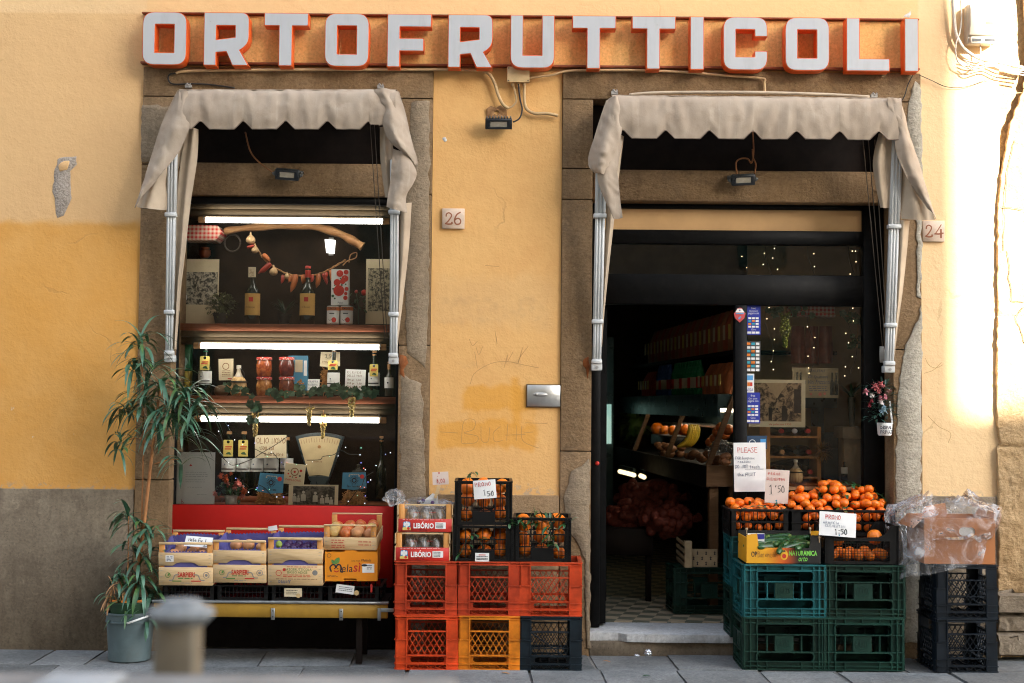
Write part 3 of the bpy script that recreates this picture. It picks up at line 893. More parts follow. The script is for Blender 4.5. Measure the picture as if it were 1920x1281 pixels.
def letter_loops(ch, w, h, t):
 U = lambda pts: [(a * w, b * h) for a, b in pts]
 def ro(pts_r):
  out = []
  n = len(pts_r)
  for i, (x, y, r) in enumerate(pts_r):
   if r == 0: out.append((x, y)); continue
   px, py, _ = pts_r[i - 1]; nx, ny, _ = pts_r[(i + 1) % n]
   a = Vector((px - x, py - y)).normalized(); b = Vector((nx - x, ny - y)).normalized()
   p0, p1, c = Vector((x, y)) + a * r, Vector((x, y)) + b * r, Vector((x, y))
   for k in range(7):
    q = k / 6
    out.append(tuple(p0 * (1 - q) ** 2 + c * 2 * q * (1 - q) + p1 * q * q))
  return out
 r = .075
 if ch == 'O': return [ro([(0, 0, r), (w, 0, r), (w, h, r), (0, h, r)]), [(t, t), (t, h - t), (w - t, h - t), (w - t, t)]]
 if ch == 'R':
  o = [(0, 0, 0), (.28 * w, 0, 0), (.28 * w, .24 * h, 0), (.5 * w, .26 * h, 0), (.64 * w, 0, 0), (w, 0, 0), (.80 * w, .29 * h, .0), (1.0 * w, .40 * h, .05), (w, h, .05), (0, h, 0)]
  return [ro(o), U([(.28, .49), (.28, .75), (.69, .75), (.69, .535)])]
 if ch == 'T': return [U([(.335, 0), (.64, 0), (.64, .755), (1, .755), (1, 1), (0, 1), (0, .755), (.335, .755)])]
 if ch == 'F': return [U([(0, 0), (.29, 0), (.29, .30), (.83, .30), (.83, .545), (.29, .545), (.29, .755), (1, .755), (1, 1), (0, 1)])]
 if ch == 'U': return [ro([(0, 0, r), (w, 0, r), (w, h, 0), (.71 * w, h, 0), (.71 * w, .245 * h, 0), (.29 * w, .245 * h, 0), (.29 * w, h, 0), (0, h, 0)])]
 if ch == 'I': return [U([(0, 0), (1, 0), (1, 1), (0, 1)])]
 if ch == 'C': return [ro([(0, 0, r), (w, 0, r), (w, .36 * h, 0), (.71 * w, .36 * h, 0), (.71 * w, .25 * h, 0), (.29 * w, .25 * h, 0), (.29 * w, .76 * h, 0), (.71 * w, .76 * h, 0), (.71 * w, .63 * h, 0), (w, .63 * h, 0), (w, h, r), (0, h, r)])]
 if ch == 'L': return [U([(0, 0), (1, 0), (1, .235), (.31, .235), (.31, 1), (0, 1)])]
for ch, a, b in [('O', 267, 350), ('R', 382, 467), ('T', 495, 578), ('O', 609, 692), ('F', 726, 809), ('R', 840, 924), ('U', 957, 1040), ('T', 1073, 1155),
                 ('T', 1185, 1267), ('I', 1294, 1320), ('C', 1356, 1439), ('O', 1472, 1555), ('L', 1587, 1668), ('I', 1696, 1722)]:
 x0, x1 = PX(a, YF, 75), PX(b, YF, 75)
 h = SZ1 - SZ0
 lo = letter_loops(ch, x1 - x0, h, .079)
 lo = [[(x0 + p[0], SZ0 + p[1]) for p in l] for l in lo]
 m = MB(); m.prism(lo, YF, -.045)
 L = m.build('letter', M_SGR, sign)
 m = MB(); m.prism([offset_loop(l, .0042) for l in lo], YF - .003, YF + .002)
 m.build('letter_face', M_FACE, L)
M_PLQ = mt('number_tile', (.60, .46, .35), .7, .12, 20, .15)
M_PLQ2 = mt('number_tile_sunned', (.62, .48, .37), .7, .12, 20, .15)
M_DIG = mt('red_brown_paint', (.30, .11, .055), .8)
def plaque(label, box, txt, strokes):
 x0, x1, z0, z1 = R(*box, -.02)
 p = thing('number_plaque', label, 'house number', ((x0 + x1) / 2, -.006, z0))
 m = MB(); m.box(x0, x1, -.022, -.001, z0, z1); m.build('plate', M_PLQ, p, bevel=.002)
 m = MB()
 for pts, w in strokes:
  q = spline([(x0 + (x1 - x0) * u, 0, z0 + (z1 - z0) * v) for u, v in pts], 6)
  m.ribbon([(a.x, a.z) for a in q], -.0228, w)
 m.build('digits', M_DIG, p)
D2 = lambda o: [([(o + .02, .62), (o + .04, .72), (o + .14, .78), (o + .25, .70), (o + .24, .58), (o + .12, .38), (o + .0, .24)], .008), ([(o, .25), (o + .12, .22), (o + .27, .24), (o + .28, .3)], .010)]
plaque('stone house number tile reading 26 on the pier between window and door', (829, 391, 871, 429), '26', D2(.16) + [([(.80, .80), (.66, .70), (.57, .5), (.56, .34), (.64, .22), (.78, .24), (.83, .36), (.78, .48), (.66, .50), (.57, .42)], .009)])
plaque('stone house number tile reading 24 on the sunlit wall right of the doorway', (1730, 414, 1771, 453), '24', D2(.14) + [([(.84, .80), (.72, .6), (.58, .38)], .006), ([(.56, .37), (.74, .36), (.92, .40)], .009), ([(.83, .56), (.83, .38), (.83, .2)], .011)])
x0, x1, z0, z1 = R(988, 722, 1051, 763, -.01)
lb = thing('meter_hatch', 'small brushed metal hatch with an oval lock on the pier beside the doorway', 'hatch', ((x0 + x1) / 2, 0, z0))
M_ALU = mt('brushed_aluminium', (.55, .55, .53), .35, .12, 8, .05, metal=.9, dirt=(.4, .36, .3), dirt_amt=.5)
m = MB(); m.box(x0 - .004, x1 + .003, -.012, -.001, z0 - .004, z1 + .004); m.build('frame', mt('dark_hatch_edge', (.10, .07, .04), .7), lb)
m = MB(); m.box(x0 + .002, x1 - .002, -.02, -.012, z0 + .002, z1 - .002); m.build('door', M_ALU, lb, bevel=.002)
cx, cz = P(1009, 740, -.02).x, P(1009, 740, -.02).z
m = MB(); m.prism([circ(cx + .012, cz, .046, 24, .014)], -.0225, -.02); m.build('lock_recess', mt('lock_recess', (.42, .41, .39), .4, metal=.6), lb, bevel=.001)
m = MB(); m.prism([circ(cx - .012, cz, .009, 14)], -.026, -.022); m.build('lock', mt('lock_steel', (.3, .29, .27), .35, metal=.9), lb, bevel=.001)
M_PIPE = mt('tan_conduit', (.50, .34, .17), .6, .15, 8, .1, dirt=(.28, .17, .08), dirt_amt=.4)
M_CABB = mt('black_cable', (.02, .018, .016), .6)
M_CABR = mt('copper_brown_cable', (.25, .10, .03), .6)
def cable(name, label, pts, rpx, mat, cat='cable', Y=None, n=6, ctag=True):
 q = []
 for p in pts:
  y = p[2] if len(p) > 2 else (Y if Y is not None else -.03)
  q.append(P(p[0], p[1], y))
 m = MB(); m.tube(spline(q, n), rpx / 300, 8)
 o = m.build(name, mat, smooth=True)
 if ctag: tag(o, label, cat)
 return o
cable('conduit', 'long tan conduit running under the sign above the shop window', [(330, 138), (345, 134), (420, 132), (560, 131), (700, 131), (820, 131), (890, 132), (905, 133)], 2.6, M_PIPE, Y=-.04)
cable('conduit', 'dark cable loop curling back over the window awning', [(330, 137), (318, 140), (316, 150), (326, 158), (360, 157), (395, 159), (440, 165)], 1.6, M_CABB, Y=-.035)
cable('conduit', 'corrugated tan hose dropping from the sign to the rusty plate', [(905, 133), (918, 140), (928, 158), (934, 178), (943, 196), (953, 203)], 3.0, M_PIPE, Y=-.035)
cable('conduit', 'thin tan hose looping from the junction box to the rusty plate', [(962, 158), (966, 175), (968, 190), (960, 200), (950, 203)], 1.8, M_PIPE, Y=-.035)
cable('conduit', 'black cable from the junction box down to the pier floodlight', [(972, 158), (975, 185), (979, 205), (974, 222), (962, 229)], 1.5, M_CABB, Y=-.05)
cable('conduit', 'stiff tan pipe bending from the junction box to a hole by the door frame', [(983, 156), (983, 180), (984, 196), (990, 207), (1004, 213), (1025, 213), (1046, 217)], 3.0, M_PIPE, Y=-.03)
cable('conduit', 'tan conduit leaving the junction box along the door lintel to the awning', [(990, 146), (1010, 144), (1035, 141), (1060, 134), (1100, 132), (1200, 132), (1290, 136), (1360, 142), (1428, 147), (1433, 155), (1434, 175)], 2.3, M_PIPE, Y=-.045)
cable('conduit', 'thin black wires hanging off the right end of the sign', [(1712, 140), (1702, 160), (1696, 180), (1686, 196)], 1.0, M_CABB, Y=-.04)
cable('conduit', 'thin sagging wire crossing the sunlit wall to the cable bundle', [(1724, 141, -.03), (1745, 150, -.02), (1775, 163, -.02), (1810, 163, -.02), (1850, 150, -.02), (1875, 145, -.04)], .7, M_CABB)
x0, x1, z0, z1 = R(951, 126, 993, 155, -.06)
jb = thing('junction_box', 'square tan junction box on the pier just under the sign', 'junction box', ((x0 + x1) / 2, 0, z0))
m = MB(); m.box(x0 + .004, x1 - .004, -.06, -.013, z0 + .004, z1 - .002); m.build('box', M_PIPE, jb, bevel=.005, seg=2)
m = MB(); m.box(x0, x1, -.075, -.06, z0, z1); L = m.build('lid', mt('tan_lid', (.56, .40, .21), .5, .1), jb, bevel=.004, seg=2)
m = MB()
for u in (.07, .93):
 for v in (.1, .9): m.prism([circ(x0 + (x1 - x0) * u, z0 + (z1 - z0) * v, .004, 8)], -.0765, -.074)
m.build('lid_screw', M_CABB, L)
m = MB()
for u in (.25, .5, .76): m.lathe([(.009, -.018), (.011, -.016), (.011, 0), (.007, .004)], x0 + (x1 - x0) * u, -.04, z0, 10)
m.build('cable_gland', M_PIPE, jb, smooth=40)
o = None
pl = [(912, 205), (920, 199), (930, 203), (938, 198), (950, 206), (951, 222), (913, 224)]
lp = [(P(a, b, 0).x, P(a, b, 0).z) for a, b in pl]
hl = circ(P(931, 212, 0).x, P(931, 212, 0).z, .014, 12)[::-1]
m = MB(); m.prism([lp, hl], -.012, -.002)
o = m.build('mounting_plate', rough_stone('rusty_plate', (.30, .15, .06), (.40, .25, .13), (.2, .08, .03), bump=.4), bevel=.002)
tag(o, 'rusty bare mounting plate on the pier above the finned floodlight', 'plate')
M_FLB = mt('floodlight_body', (.035, .045, .05), .4, .2, 10, spec=.5)
M_FLG = mt('floodlight_lens', (.30, .27, .21), .25, .1)
def floodlight(label, cx_, cz_, w_, h_, y, tilt, roll, cablepts, fins=False, cmat=M_CABR):
 c = P(cx_, cz_, y)
 t = thing('floodlight', label, 'floodlight', c)
 W, H = w_ / 300, h_ / 300
 T = Matrix.Translation(c) @ Matrix.Rotation(roll, 4, 'Y') @ Matrix.Rotation(tilt, 4, 'X')
 m = MB(); m.T = T
 m.box(-W / 2, W / 2, .0, .035, -H / 2, H / 2)
 if fins:
  for k in range(9):
   x = -W / 2 + W * (k + .5) / 9
   m.box(x - .003, x + .003, .035, .06, -H / 2, H / 2)
   m.box(x - .004, x + .004, .0, .05, H / 2 + .0005, H / 2 + .012)
 else: m.box(-W / 2 + .01, W / 2 - .01, .035, .05, -H / 2 + .006, H / 2 - .006)
 m.build('housing', M_FLB, t, bevel=.003)
 m = MB(); m.T = T
 m.prism([[(-W / 2, -H / 2), (W / 2, -H / 2), (W / 2, H / 2), (-W / 2, H / 2)], [(-W * .32, -H * .26), (-W * .32, H * .26), (W * .32, H * .26), (W * .32, -H * .26)]], -.006, -.0005)
 m.build('front_frame', mt('floodlight_bezel', (.012, .014, .016), .3, spec=.5), t, bevel=.002)
 m = MB(); m.T = T; m.box(-W * .31, W * .31, -.003, -.0003, -H * .25, H * .25); m.build('lens', M_FLG, t)
 m = MB(); m.T = T
 m.box(-W / 2 - .012, -W / 2 - .004, .005, .10, -.012, .012) if not fins else m.box(-W * .3, W * .3, .06, .11, .0, .012)
 m.box(W / 2 + .004, W / 2 + .012, .005, .10, -.012, .012) if not fins else None
 if not fins:
  m.box(-W / 2 - .012, W / 2 + .012, .1, .108, -.012, .012)
  for sgn in (-1, 1): m.tube([(sgn * (W / 2 + .004), .02, 0), (sgn * (W / 2 + .022), .02, 0)], .008, 8)
 m.build('bracket', mt('bracket_grey', (.16, .17, .17), .45, metal=.5), t, bevel=.001)
 if cablepts:
  q = [P(*p) for p in cablepts]
  m = MB(); m.tube(spline(q, 6), .005, 7); m.build('cable', cmat, t, smooth=True)
 return t
floodlight('finned black floodlight on the pier below the rusty plate', 935, 233, 50, 19, -.10, rad(24), 0, None, True)
floodlight('small black floodlight under the stone lintel of the shop window', 538, 328, 44, 20, -.04, rad(20), rad(4), [(460, 248, .1), (470, 285, .06), (490, 308, .05), (514, 325, -.02)])
floodlight('small black floodlight with looped cable over the shop doorway', 1394, 338, 44, 20, -.04, rad(20), rad(-3), [(1382, 326, -.02), (1380, 306, .03), (1388, 298, .05), (1402, 298, .05), (1409, 306, .04), (1413, 285, .06), (1411, 245, .1)])
m = MB(); m.tube(spline([P(1415, 326, -.02), P(1417, 308, .02), P(1412, 296, .04), P(1411, 280, .06)], 6), .005, 7)
tag(m.build('conduit', M_CABR, smooth=True), 'brown cable rising from the doorway floodlight to the awning', 'cable')
M_BOX = mt('beige_meter_plastic', (.52, .46, .36), .5, .1, 6, .03, dirt=(.4, .33, .23), dirt_amt=.5)
x0, x1, z0, z1 = R(1818, 4, 1871, 82, -.12)
mb = thing('meter_box', 'beige electricity meter box with warning labels high on the sunlit wall', 'meter box', ((x0 + x1) / 2, 0, z0))
m = MB(); m.box(x0 + .003, x1 - .001, -.075, -.002, z0 + .012, z1); m.build('body', M_BOX, mb, bevel=.008, seg=2)
m = MB()
W, H = x1 - x0, z1 - z0
m.prismx([[(-.078, z0 + .055), (-.10, z0 + .06), (-.125, z0 + H * .45), (-.125, z1 - .04), (-.10, z1 - .005), (-.078, z1 - .005)]], x0 + .004, x1 - .004)
m.build('cover', M_BOX, mb, bevel=.008, seg=2)
m = MB(); m.box(x0 + .012, x1 - .006, -.105, -.078, z0 + .005, z0 + .05); tr_ = m.build('terminal_cover', M_BOX, mb, bevel=.004)
m = MB(); m.box(x0 + .022, x0 + W * .43, -.107, -.104, z0 + .018, z0 + .036); m.box(x0 + W * .57, x1 - .014, -.107, -.104, z0 + .018, z0 + .036)
m.build('terminal_slot', M_CABB, tr_)
m = MB(); m.box(x0 + W * .56, x1 - .03, -.1265, -.1245, z0 + H * .47, z0 + H * .515); m.build('label', mt('orange_label', (.75, .34, .03), .5), mb)
m = MB(); m.box(x0 + W * .48, x1 - .04, -.1265, -.1245, z0 + H * .52, z0 + H * .55); m.build('label', mt('white_label', (.75, .74, .7), .5), mb)
m = MB()
cx, cz = x0 + W * .62, z0 + H * .66
m.prism([[(cx - .013, cz), (cx + .013, cz), (cx, cz + .024)], [(cx - .007, cz + .003), (cx, cz + .017), (cx + .007, cz + .003)]], -.127, -.1245)
m.build('warning_sign', mt('grey_print', (.25, .24, .22), .6), mb)
M_CABW = mt('pale_cable', (.55, .49, .40), .6, .12, 5)
cable('cable', 'thick pale cable coming down beside the meter box and turning right', [(1786, -10), (1788, 20), (1792, 60), (1800, 80), (1812, 95), (1832, 108), (1850, 113), (1880, 118), (1930, 130)], 3.2, M_CABW, Y=-.05)
cable('cable', 'thin pale wire looping below the meter box', [(1800, -10), (1803, 30), (1800, 60), (1793, 80), (1792, 100), (1798, 118), (1815, 128), (1832, 124), (1838, 110), (1838, 84)], 1.4, M_CABW, Y=-.06)
for i, (dy, lab) in enumerate([(0, 'uppermost wire of the bundle running right under the meter box'), (5, 'second wire of the bundle running right under the meter box'), (10, 'third wire of the bundle running right under the meter box'), (15, 'lowest wire of the bundle running right under the meter box')]):
 cable('cable', lab, [(1806 + 4 * i, 112 + dy * .8), (1830, 117 + dy), (1860, 115 + dy * .6), (1885, 124 + dy * .7), (1930, 128 + dy)], 1.1 + .3 * (i % 2), M_CABW, Y=-.045 - .012 * i)
cable('cable', 'short pale wire dangling from the base of the meter box', [(1856, 82, -.1), (1858, 95, -.08), (1860, 112, -.06)], .9, M_CABW)
def cloth_mat():
 t = NT('grey_beige_canvas')
 a = t.noise(3, 5, .6); st = t.noise(6, 5, .65, stretch=(5, 5, .4))
 c = t.mix(t.step(a, .3, .7), (.335, .265, .20), (.41, .335, .26))
 c = t.mix(t.math('MULTIPLY', t.step(st, .5, .8), .5), c, (.50, .43, .34))
 c = t.mix(t.math('MULTIPLY', t.step(t.noise(7, 5, .7), .5, .75), .4), c, (.20, .14, .09))
 t.set(color=c, rough=.9, spec=.1)
 wv = t.n.new('ShaderNodeTexWave'); wv.inputs['Scale'].default_value = 180; t.link(t.co(), wv.inputs[0])
 b = t.bump(t.math('ADD', t.noise(25, 4, .6), t.math('MULTIPLY', t.noise(400, 2), .25)), .25, .006)
 return t.m
M_CLOTH = cloth_mat()
M_HEM = mt('darker_hem', (.20, .15, .11), .9, .2, 10)
M_CLOTH2 = mt('pale_canvas_lining', (.42, .33, .235), .9, .15, 4, .15, 200)
M_WHT = mt('white_lacquered_aluminium', (.50, .51, .50), .35, .06, 6, spec=.5, dirt=(.42, .38, .32), dirt_amt=.35)
M_GRO = mt('rail_groove', (.36, .38, .39), .4, .1)
M_FIT = mt('dull_grey_fitting', (.32, .31, .29), .5, .2, metal=.4)
def sheet(rows, nu=10, nv=8, wr=.006, fold=.0, kf=3, seed=0, thick=.0025):
 R3 = [spline([P(*p) for p in row], nu) for row in rows]
 cols = [spline([r_[i] for r_ in R3], nv) for i in range(len(R3[0]))]
 NU, NV = len(cols) - 1, len(cols[0]) - 1
 def fn(u, v):
  i, j = round(u * NU), round(v * NV)
  p = cols[i][j]
  n_ = noise.noise(Vector((p.x * 9 + seed, p.z * 7, 1))) + .7 * (.5 - abs(noise.noise(Vector((p.x * 20 + p.z * 9 + seed, p.z * 14, 4))))) + .25 * noise.noise(Vector((p.x * 45, p.z * 40, seed)))
  return p + Vector((0, -1, 0)) * (1.7 * wr * n_ + fold * math.sin(u * kf * 2 * pi + seed + 1.5 * v))
 m = MB(); m.grid(fn, NU, NV, thick)
 return m
def valance(x0, x1, ytl, ytr, ybl, ybr, notches, Y, ragged=False, seed=0):
 N = 150
 base_ = [x0 + (x1 - x0) * i / 121 for i in range(122)]
 xs_ = sorted(base_ + [q for nx in notches for q in (nx - 17, nx, nx + 17) if x0 < q < x1])
 while len(xs_) < 151: xs_.append((xs_[len(xs_) // 2] + xs_[len(xs_) // 2 + 1]) / 2); xs_.sort()
 xs_ = xs_[:150] + [x1] if len(xs_) > 151 else xs_
 def fn(u, v):
  px = xs_[min(150, int(round(u * 150)))]
  u = (px - x0) / (x1 - x0)
  yt = ytl + (ytr - ytl) * u
  yb = ybl + (ybr - ybl) * u
  d = 0
  for nx in notches:
   a = abs(px - nx)
   d = max(d, 15 * min(1, max(0, (17 - a) / 15)))
  if ragged and px > notches[-1]: d = 8 + 5 * noise.noise(Vector((px * .2, 1, 2)))
  py = yt + (yb - d - yt) * v
  wv = .004 * noise.noise(Vector((px * .011 + seed, v * 1.2, 2))) + .002 * math.sin(px * .03 + seed + 2 * v) * v + .006 * noise.noise(Vector((px * .06, v * 2, 7 + seed))) + .004 * (.4 - abs(noise.noise(Vector((px * .05 + v * 3, v * 4, 11 + seed)))))
  back = .035 * max(0, 1 - v * 9) ** 2
  return P(px, py, Y + back) + Vector((0, -wv * 1.6 - .02 * math.sin(v * pi) , 0))
 m = MB(); m.grid(fn, N, 16, .0025)
 return m
def rail(t, xt, yt, Yt, xb, yb, Yb, secs, wpx):
 p0, p1 = P(xt, yt, Yt), P(xb, yb, Yb)
 W = wpx / 305
 arm = thing('arm', None, None, p1); arm.parent = t; arm.location = p1 - wloc(t)
 cuts = [0] + secs + [1]
 for k, (a, b) in enumerate(zip(cuts, cuts[1:])):
  q0, q1 = p0.lerp(p1, a), p0.lerp(p1, b - .012)
  w = W * (1 - .1 * k)
  m = MB(); m.beam(q0, q1, w, .03)
  for s_ in (-.3, 0, .3):
   off = Vector((w * s_, 0, 0))
   m.beam(q0 + off + Vector((0, -.017, 0)), q1 + off + Vector((0, -.017, 0)), w * .17, .006)
  m.build('rail_section', M_WHT, arm, bevel=.0015)
  c = p0.lerp(p1, b - .006)
  m = MB(); m.box(c.x - w * .62, c.x + w * .58, c.y - .03, c.y + .02, c.z - .014, c.z + .012)
  m.build('rail_clamp', M_WHT, arm, bevel=.003)
 c = p1
 m = MB(); m.box(c.x - W * .5, c.x + W * .5, c.y - .02, .0, c.z - .05, c.z - .005)
 m.build('wall_bracket', M_WHT, arm, bevel=.008, seg=2)
 m = MB(); m.tube([(c.x, c.y - .026, c.z - .03), (c.x, c.y - .015, c.z - .03)], .009, 10); m.build('bolt', M_FIT, arm)
def awning(label, loc, val, flaps, lining, curtains, arms, topbar, cords, hooks):
 t = thing('awning', label, 'awning', loc)
 vo = val.build('valance', M_CLOTH, t, smooth=60)
 m = MB(); m.tube([Vector(p) + Vector((0, -.001, .003)) for p in val.v[16 * 151:17 * 151]], .0032, 6); m.build('hem', M_HEM, vo, smooth=True)
 for f in flaps: f.build('side_flap', M_CLOTH, t, smooth=60)
 for f in lining: f.build('lining', M_CLOTH2, t, smooth=60)
 for f in curtains: f.build('side_curtain', M_CLOTH2, t, smooth=60)
 for a in arms: rail(t, *a)
 (ax, ay, aY), (bx, by, bY) = topbar
 m = MB(); m.tube([P(ax + 6, ay + 7, aY + .03), P(bx - 6, by + 7, bY + .03)], .013, 10); m.build('front_bar', M_WHT, t, smooth=40)
 def fn(u, v):
  px = ax + (bx - ax) * u
  a = P(px, ay + (by - ay) * u - 1, aY)
  b = Vector((a.x, -.03, a.z + .015))
  return a.lerp(b, v) + Vector((0, 0, -.02 * math.sin(v * pi)))
 m = MB(); m.grid(fn, 40, 8, .0025); m.build('canopy', M_CLOTH, t, smooth=60)
 for c in cords:
  m = MB(); m.tube([P(*p) for p in c], .0028, 6); m.build('cord', mt('dark_cord', (.06, .045, .03), .8), t, smooth=True)
 for h in hooks:
  p = P(h[0], h[1], -.03)
  m = MB(); m.box(p.x - .02, p.x + .02, -.05, -.022, p.z - .012, p.z + .006); m.tube(spline([(p.x - .018, -.04, p.z), (p.x - .006, -.05, p.z + .014), (p.x + .004, -.05, p.z), (p.x + .016, -.05, p.z + .014)], 4), .005, 6)
  m.build('wall_hook', M_FIT, t)
 return t
YA = -.30
v1 = valance(336, 742, 168, 168, 243, 243, [376, 456, 536, 614, 692], YA, True, 1)
f1 = [sheet([[(332, 170, -.285), (342, 169, -.305), (352, 172, -.31)],
             [(311, 215, -.26), (330, 214, -.31), (356, 222, -.315)],
             [(297, 252, -.25), (318, 250, -.32), (352, 248, -.31)],
             [(284, 290, -.25), (303, 290, -.31), (334, 286, -.30)],
             [(272, 330, -.26), (286, 328, -.31), (310, 318, -.30)],
             [(262, 362, -.26), (270, 356, -.30), (284, 350, -.29)],
             [(252, 390, -.26), (258, 384, -.28), (264, 372, -.28)]], 8, 8, .010, .006, 1.2, 3),
      sheet([[(700, 168, -.305), (722, 166, -.31), (748, 172, -.29)],
             [(714, 205, -.305), (735, 204, -.33), (760, 210, -.28)],
             [(718, 236, -.30), (742, 240, -.335), (769, 250, -.27)],
             [(730, 265, -.29), (752, 270, -.34), (776, 278, -.27)],
             [(752, 284, -.29), (766, 290, -.32), (783, 300, -.27)],
             [(772, 300, -.28), (777, 306, -.29), (782, 318, -.27)]], 8, 8, .012, .008, 1.1, 5),
      sheet([[(736, 278, -.29), (748, 282, -.31), (762, 288, -.29)],
             [(734, 310, -.29), (752, 318, -.32), (781, 322, -.27)],
             [(731, 345, -.28), (748, 352, -.31), (775, 345, -.28)],
             [(726, 378, -.28), (740, 382, -.30), (762, 368, -.28)],
             [(725, 388, -.28), (738, 393, -.29), (763, 399, -.28)]], 8, 8, .012, .006, 1.0, 9)]
l1 = [sheet([[(300, 250, -.22), (322, 248, -.23), (352, 250, -.22)], [(284, 300, -.22), (308, 298, -.24), (342, 300, -.20)],
             [(268, 345, -.23), (292, 345, -.25), (318, 345, -.20)], [(256, 388, -.24), (280, 392, -.26), (313, 394, -.21)]], 8, 8, .01, .01, 1.5, 2)]
c1 = [sheet([[(350, 240, -.24), (360, 240, -.27), (372, 243, -.25)], [(340, 300, -.2), (352, 300, -.23), (369, 300, -.21)], [(333, 380, -.17), (344, 380, -.2), (357, 380, -.18)],
             [(331, 470, -.13), (338, 470, -.16), (347, 470, -.14)], [(328, 560, -.1), (332, 560, -.12), (337, 560, -.1)], [(326, 655, -.06), (328, 655, -.07), (330, 655, -.06)]], 8, 8, .004, .012, 1.5, 1),
      sheet([[(712, 238, -.24), (722, 238, -.26), (734, 240, -.25)], [(713, 300, -.2), (724, 300, -.24), (738, 300, -.22)], [(722, 370, -.17), (732, 372, -.2), (745, 372, -.2)]], 8, 8, .004, .012, 1.2, 4),
      sheet([[(748, 380, -.2), (758, 382, -.23), (772, 380, -.19)], [(748, 460, -.15), (756, 460, -.18), (767, 460, -.15)], [(746, 550, -.1), (750, 550, -.12), (757, 550, -.1)], [(742, 660, -.06), (743, 660, -.07), (744, 660, -.06)]], 8, 8, .004, .006, 1, 4)]
awning('faded grey beige canvas awning with scalloped edge over the shop window', P(538, 170, -.2), v1, f1, l1, c1,
       [(324, 258, -.245, 318, 664, -.06, [.36, .81], 18), (741, 300, -.235, 738, 668, -.06, [.27, .79], 18)],
       ((335, 170, YA + .02), (745, 170, YA + .02)),
       [[(694, 235, -.2), (716, 560, .02), (722, 640, .03)], [(702, 235, -.2), (722, 560, .02), (726, 640, .03)]], [(354, 162), (714, 163)])
v2 = valance(1148, 1690, 178, 184, 260, 263, [1168, 1248, 1330, 1412, 1493, 1574, 1648], YA, False, 4)
f2 = [sheet([[(1136, 190, -.28), (1146, 182, -.305), (1158, 182, -.31)],
             [(1124, 225, -.26), (1142, 222, -.32), (1166, 226, -.31)],
             [(1114, 258, -.25), (1136, 258, -.33), (1163, 262, -.31)],
             [(1104, 290, -.25), (1126, 292, -.33), (1150, 292, -.30)],
             [(1104, 312, -.26), (1122, 318, -.32), (1140, 318, -.30)],
             [(1116, 324, -.28), (1126, 326, -.31), (1136, 328, -.30)]], 8, 8, .012, .008, 1.2, 2),
      sheet([[(1142, 262, -.27), (1152, 264, -.29), (1168, 262, -.27)],
             [(1122, 318, -.27), (1138, 318, -.30), (1158, 316, -.28)],
             [(1122, 345, -.27), (1140, 345, -.30), (1160, 342, -.28)],
             [(1136, 380, -.27), (1148, 380, -.29), (1163, 376, -.28)],
             [(1150, 411, -.27), (1158, 411, -.28), (1167, 409, -.28)]], 8, 8, .008, .006, 1, 6),
      sheet([[(1662, 184, -.305), (1674, 183, -.31), (1686, 188, -.28)],
             [(1668, 215, -.305), (1684, 216, -.32), (1698, 224, -.27)],
             [(1676, 245, -.29), (1694, 246, -.32), (1708, 262, -.26)],
             [(1680, 285, -.29), (1700, 290, -.32), (1722, 302, -.26)],
             [(1696, 325, -.29), (1714, 330, -.31), (1735, 345, -.26)],
             [(1710, 350, -.28), (1728, 360, -.30), (1746, 380, -.26)],
             [(1740, 392, -.28), (1748, 400, -.29), (1756, 412, -.27)]], 8, 8, .01, .006, 1.1, 8)]
l2 = [sheet([[(1674, 250, -.22), (1690, 250, -.24), (1704, 258, -.22)], [(1682, 300, -.2), (1698, 304, -.24), (1716, 308, -.2)], [(1688, 350, -.2), (1710, 354, -.24), (1734, 360, -.21)],
             [(1690, 410, -.2), (1722, 413, -.25), (1753, 412, -.22)]], 8, 8, .01, .008, 1.2, 3)]
c2 = [sheet([[(1148, 250, -.24), (1158, 252, -.26), (1170, 256, -.25)], [(1140, 320, -.2), (1150, 320, -.23), (1162, 320, -.2)], [(1136, 420, -.15), (1143, 420, -.18), (1151, 420, -.15)],
             [(1130, 540, -.1), (1133, 540, -.12), (1138, 540, -.1)], [(1126, 650, -.06), (1127, 650, -.07), (1128, 650, -.06)]], 8, 8, .004, .01, 1.3, 2),
      sheet([[(1648, 250, -.24), (1660, 252, -.26), (1676, 252, -.24)], [(1637, 310, -.2), (1652, 310, -.24), (1674, 312, -.2)], [(1650, 390, -.15), (1660, 390, -.19), (1672, 390, -.16)]], 8, 8, .004, .012, 1.3, 5),
      sheet([[(1684, 412, -.17), (1694, 414, -.2), (1706, 414, -.17)], [(1682, 480, -.13), (1690, 480, -.16), (1700, 480, -.13)], [(1680, 560, -.1), (1685, 560, -.12), (1691, 560, -.1)], [(1674, 670, -.06), (1675, 670, -.07), (1676, 670, -.06)]], 8, 8, .004, .005, 1, 5)]
aw2 = awning('faded grey beige canvas awning with scalloped edge over the shop doorway', P(1418, 180, -.2), v2, f2, l2, c2,
       [(1127, 320, -.235, 1119, 680, -.06, [.24, .79], 20), (1683, 232, -.25, 1667, 684, -.06, [.43, .84], 20)],
       ((1146, 180, YA + .02), (1686, 186, YA + .02)),
       [[(1618, 262, -.2), (1650, 600, .0), (1655, 655, .0)], [(1628, 262, -.2), (1656, 600, .0), (1658, 655, .0)], [(1640, 262, -.2), (1661, 600, .0), (1661, 655, .0)]], [(1152, 174), (1638, 180)])
m = MB(); m.tube(spline([P(1180, 178, -.27), P(1240, 174, -.26), P(1400, 173.5, -.25), P(1540, 177, -.25), P(1630, 182, -.26)], 8), .0095, 10); m.build('hem_tube', M_CLOTH2, aw2, smooth=True)
m = MB()
p = P(1653, 665, .0)
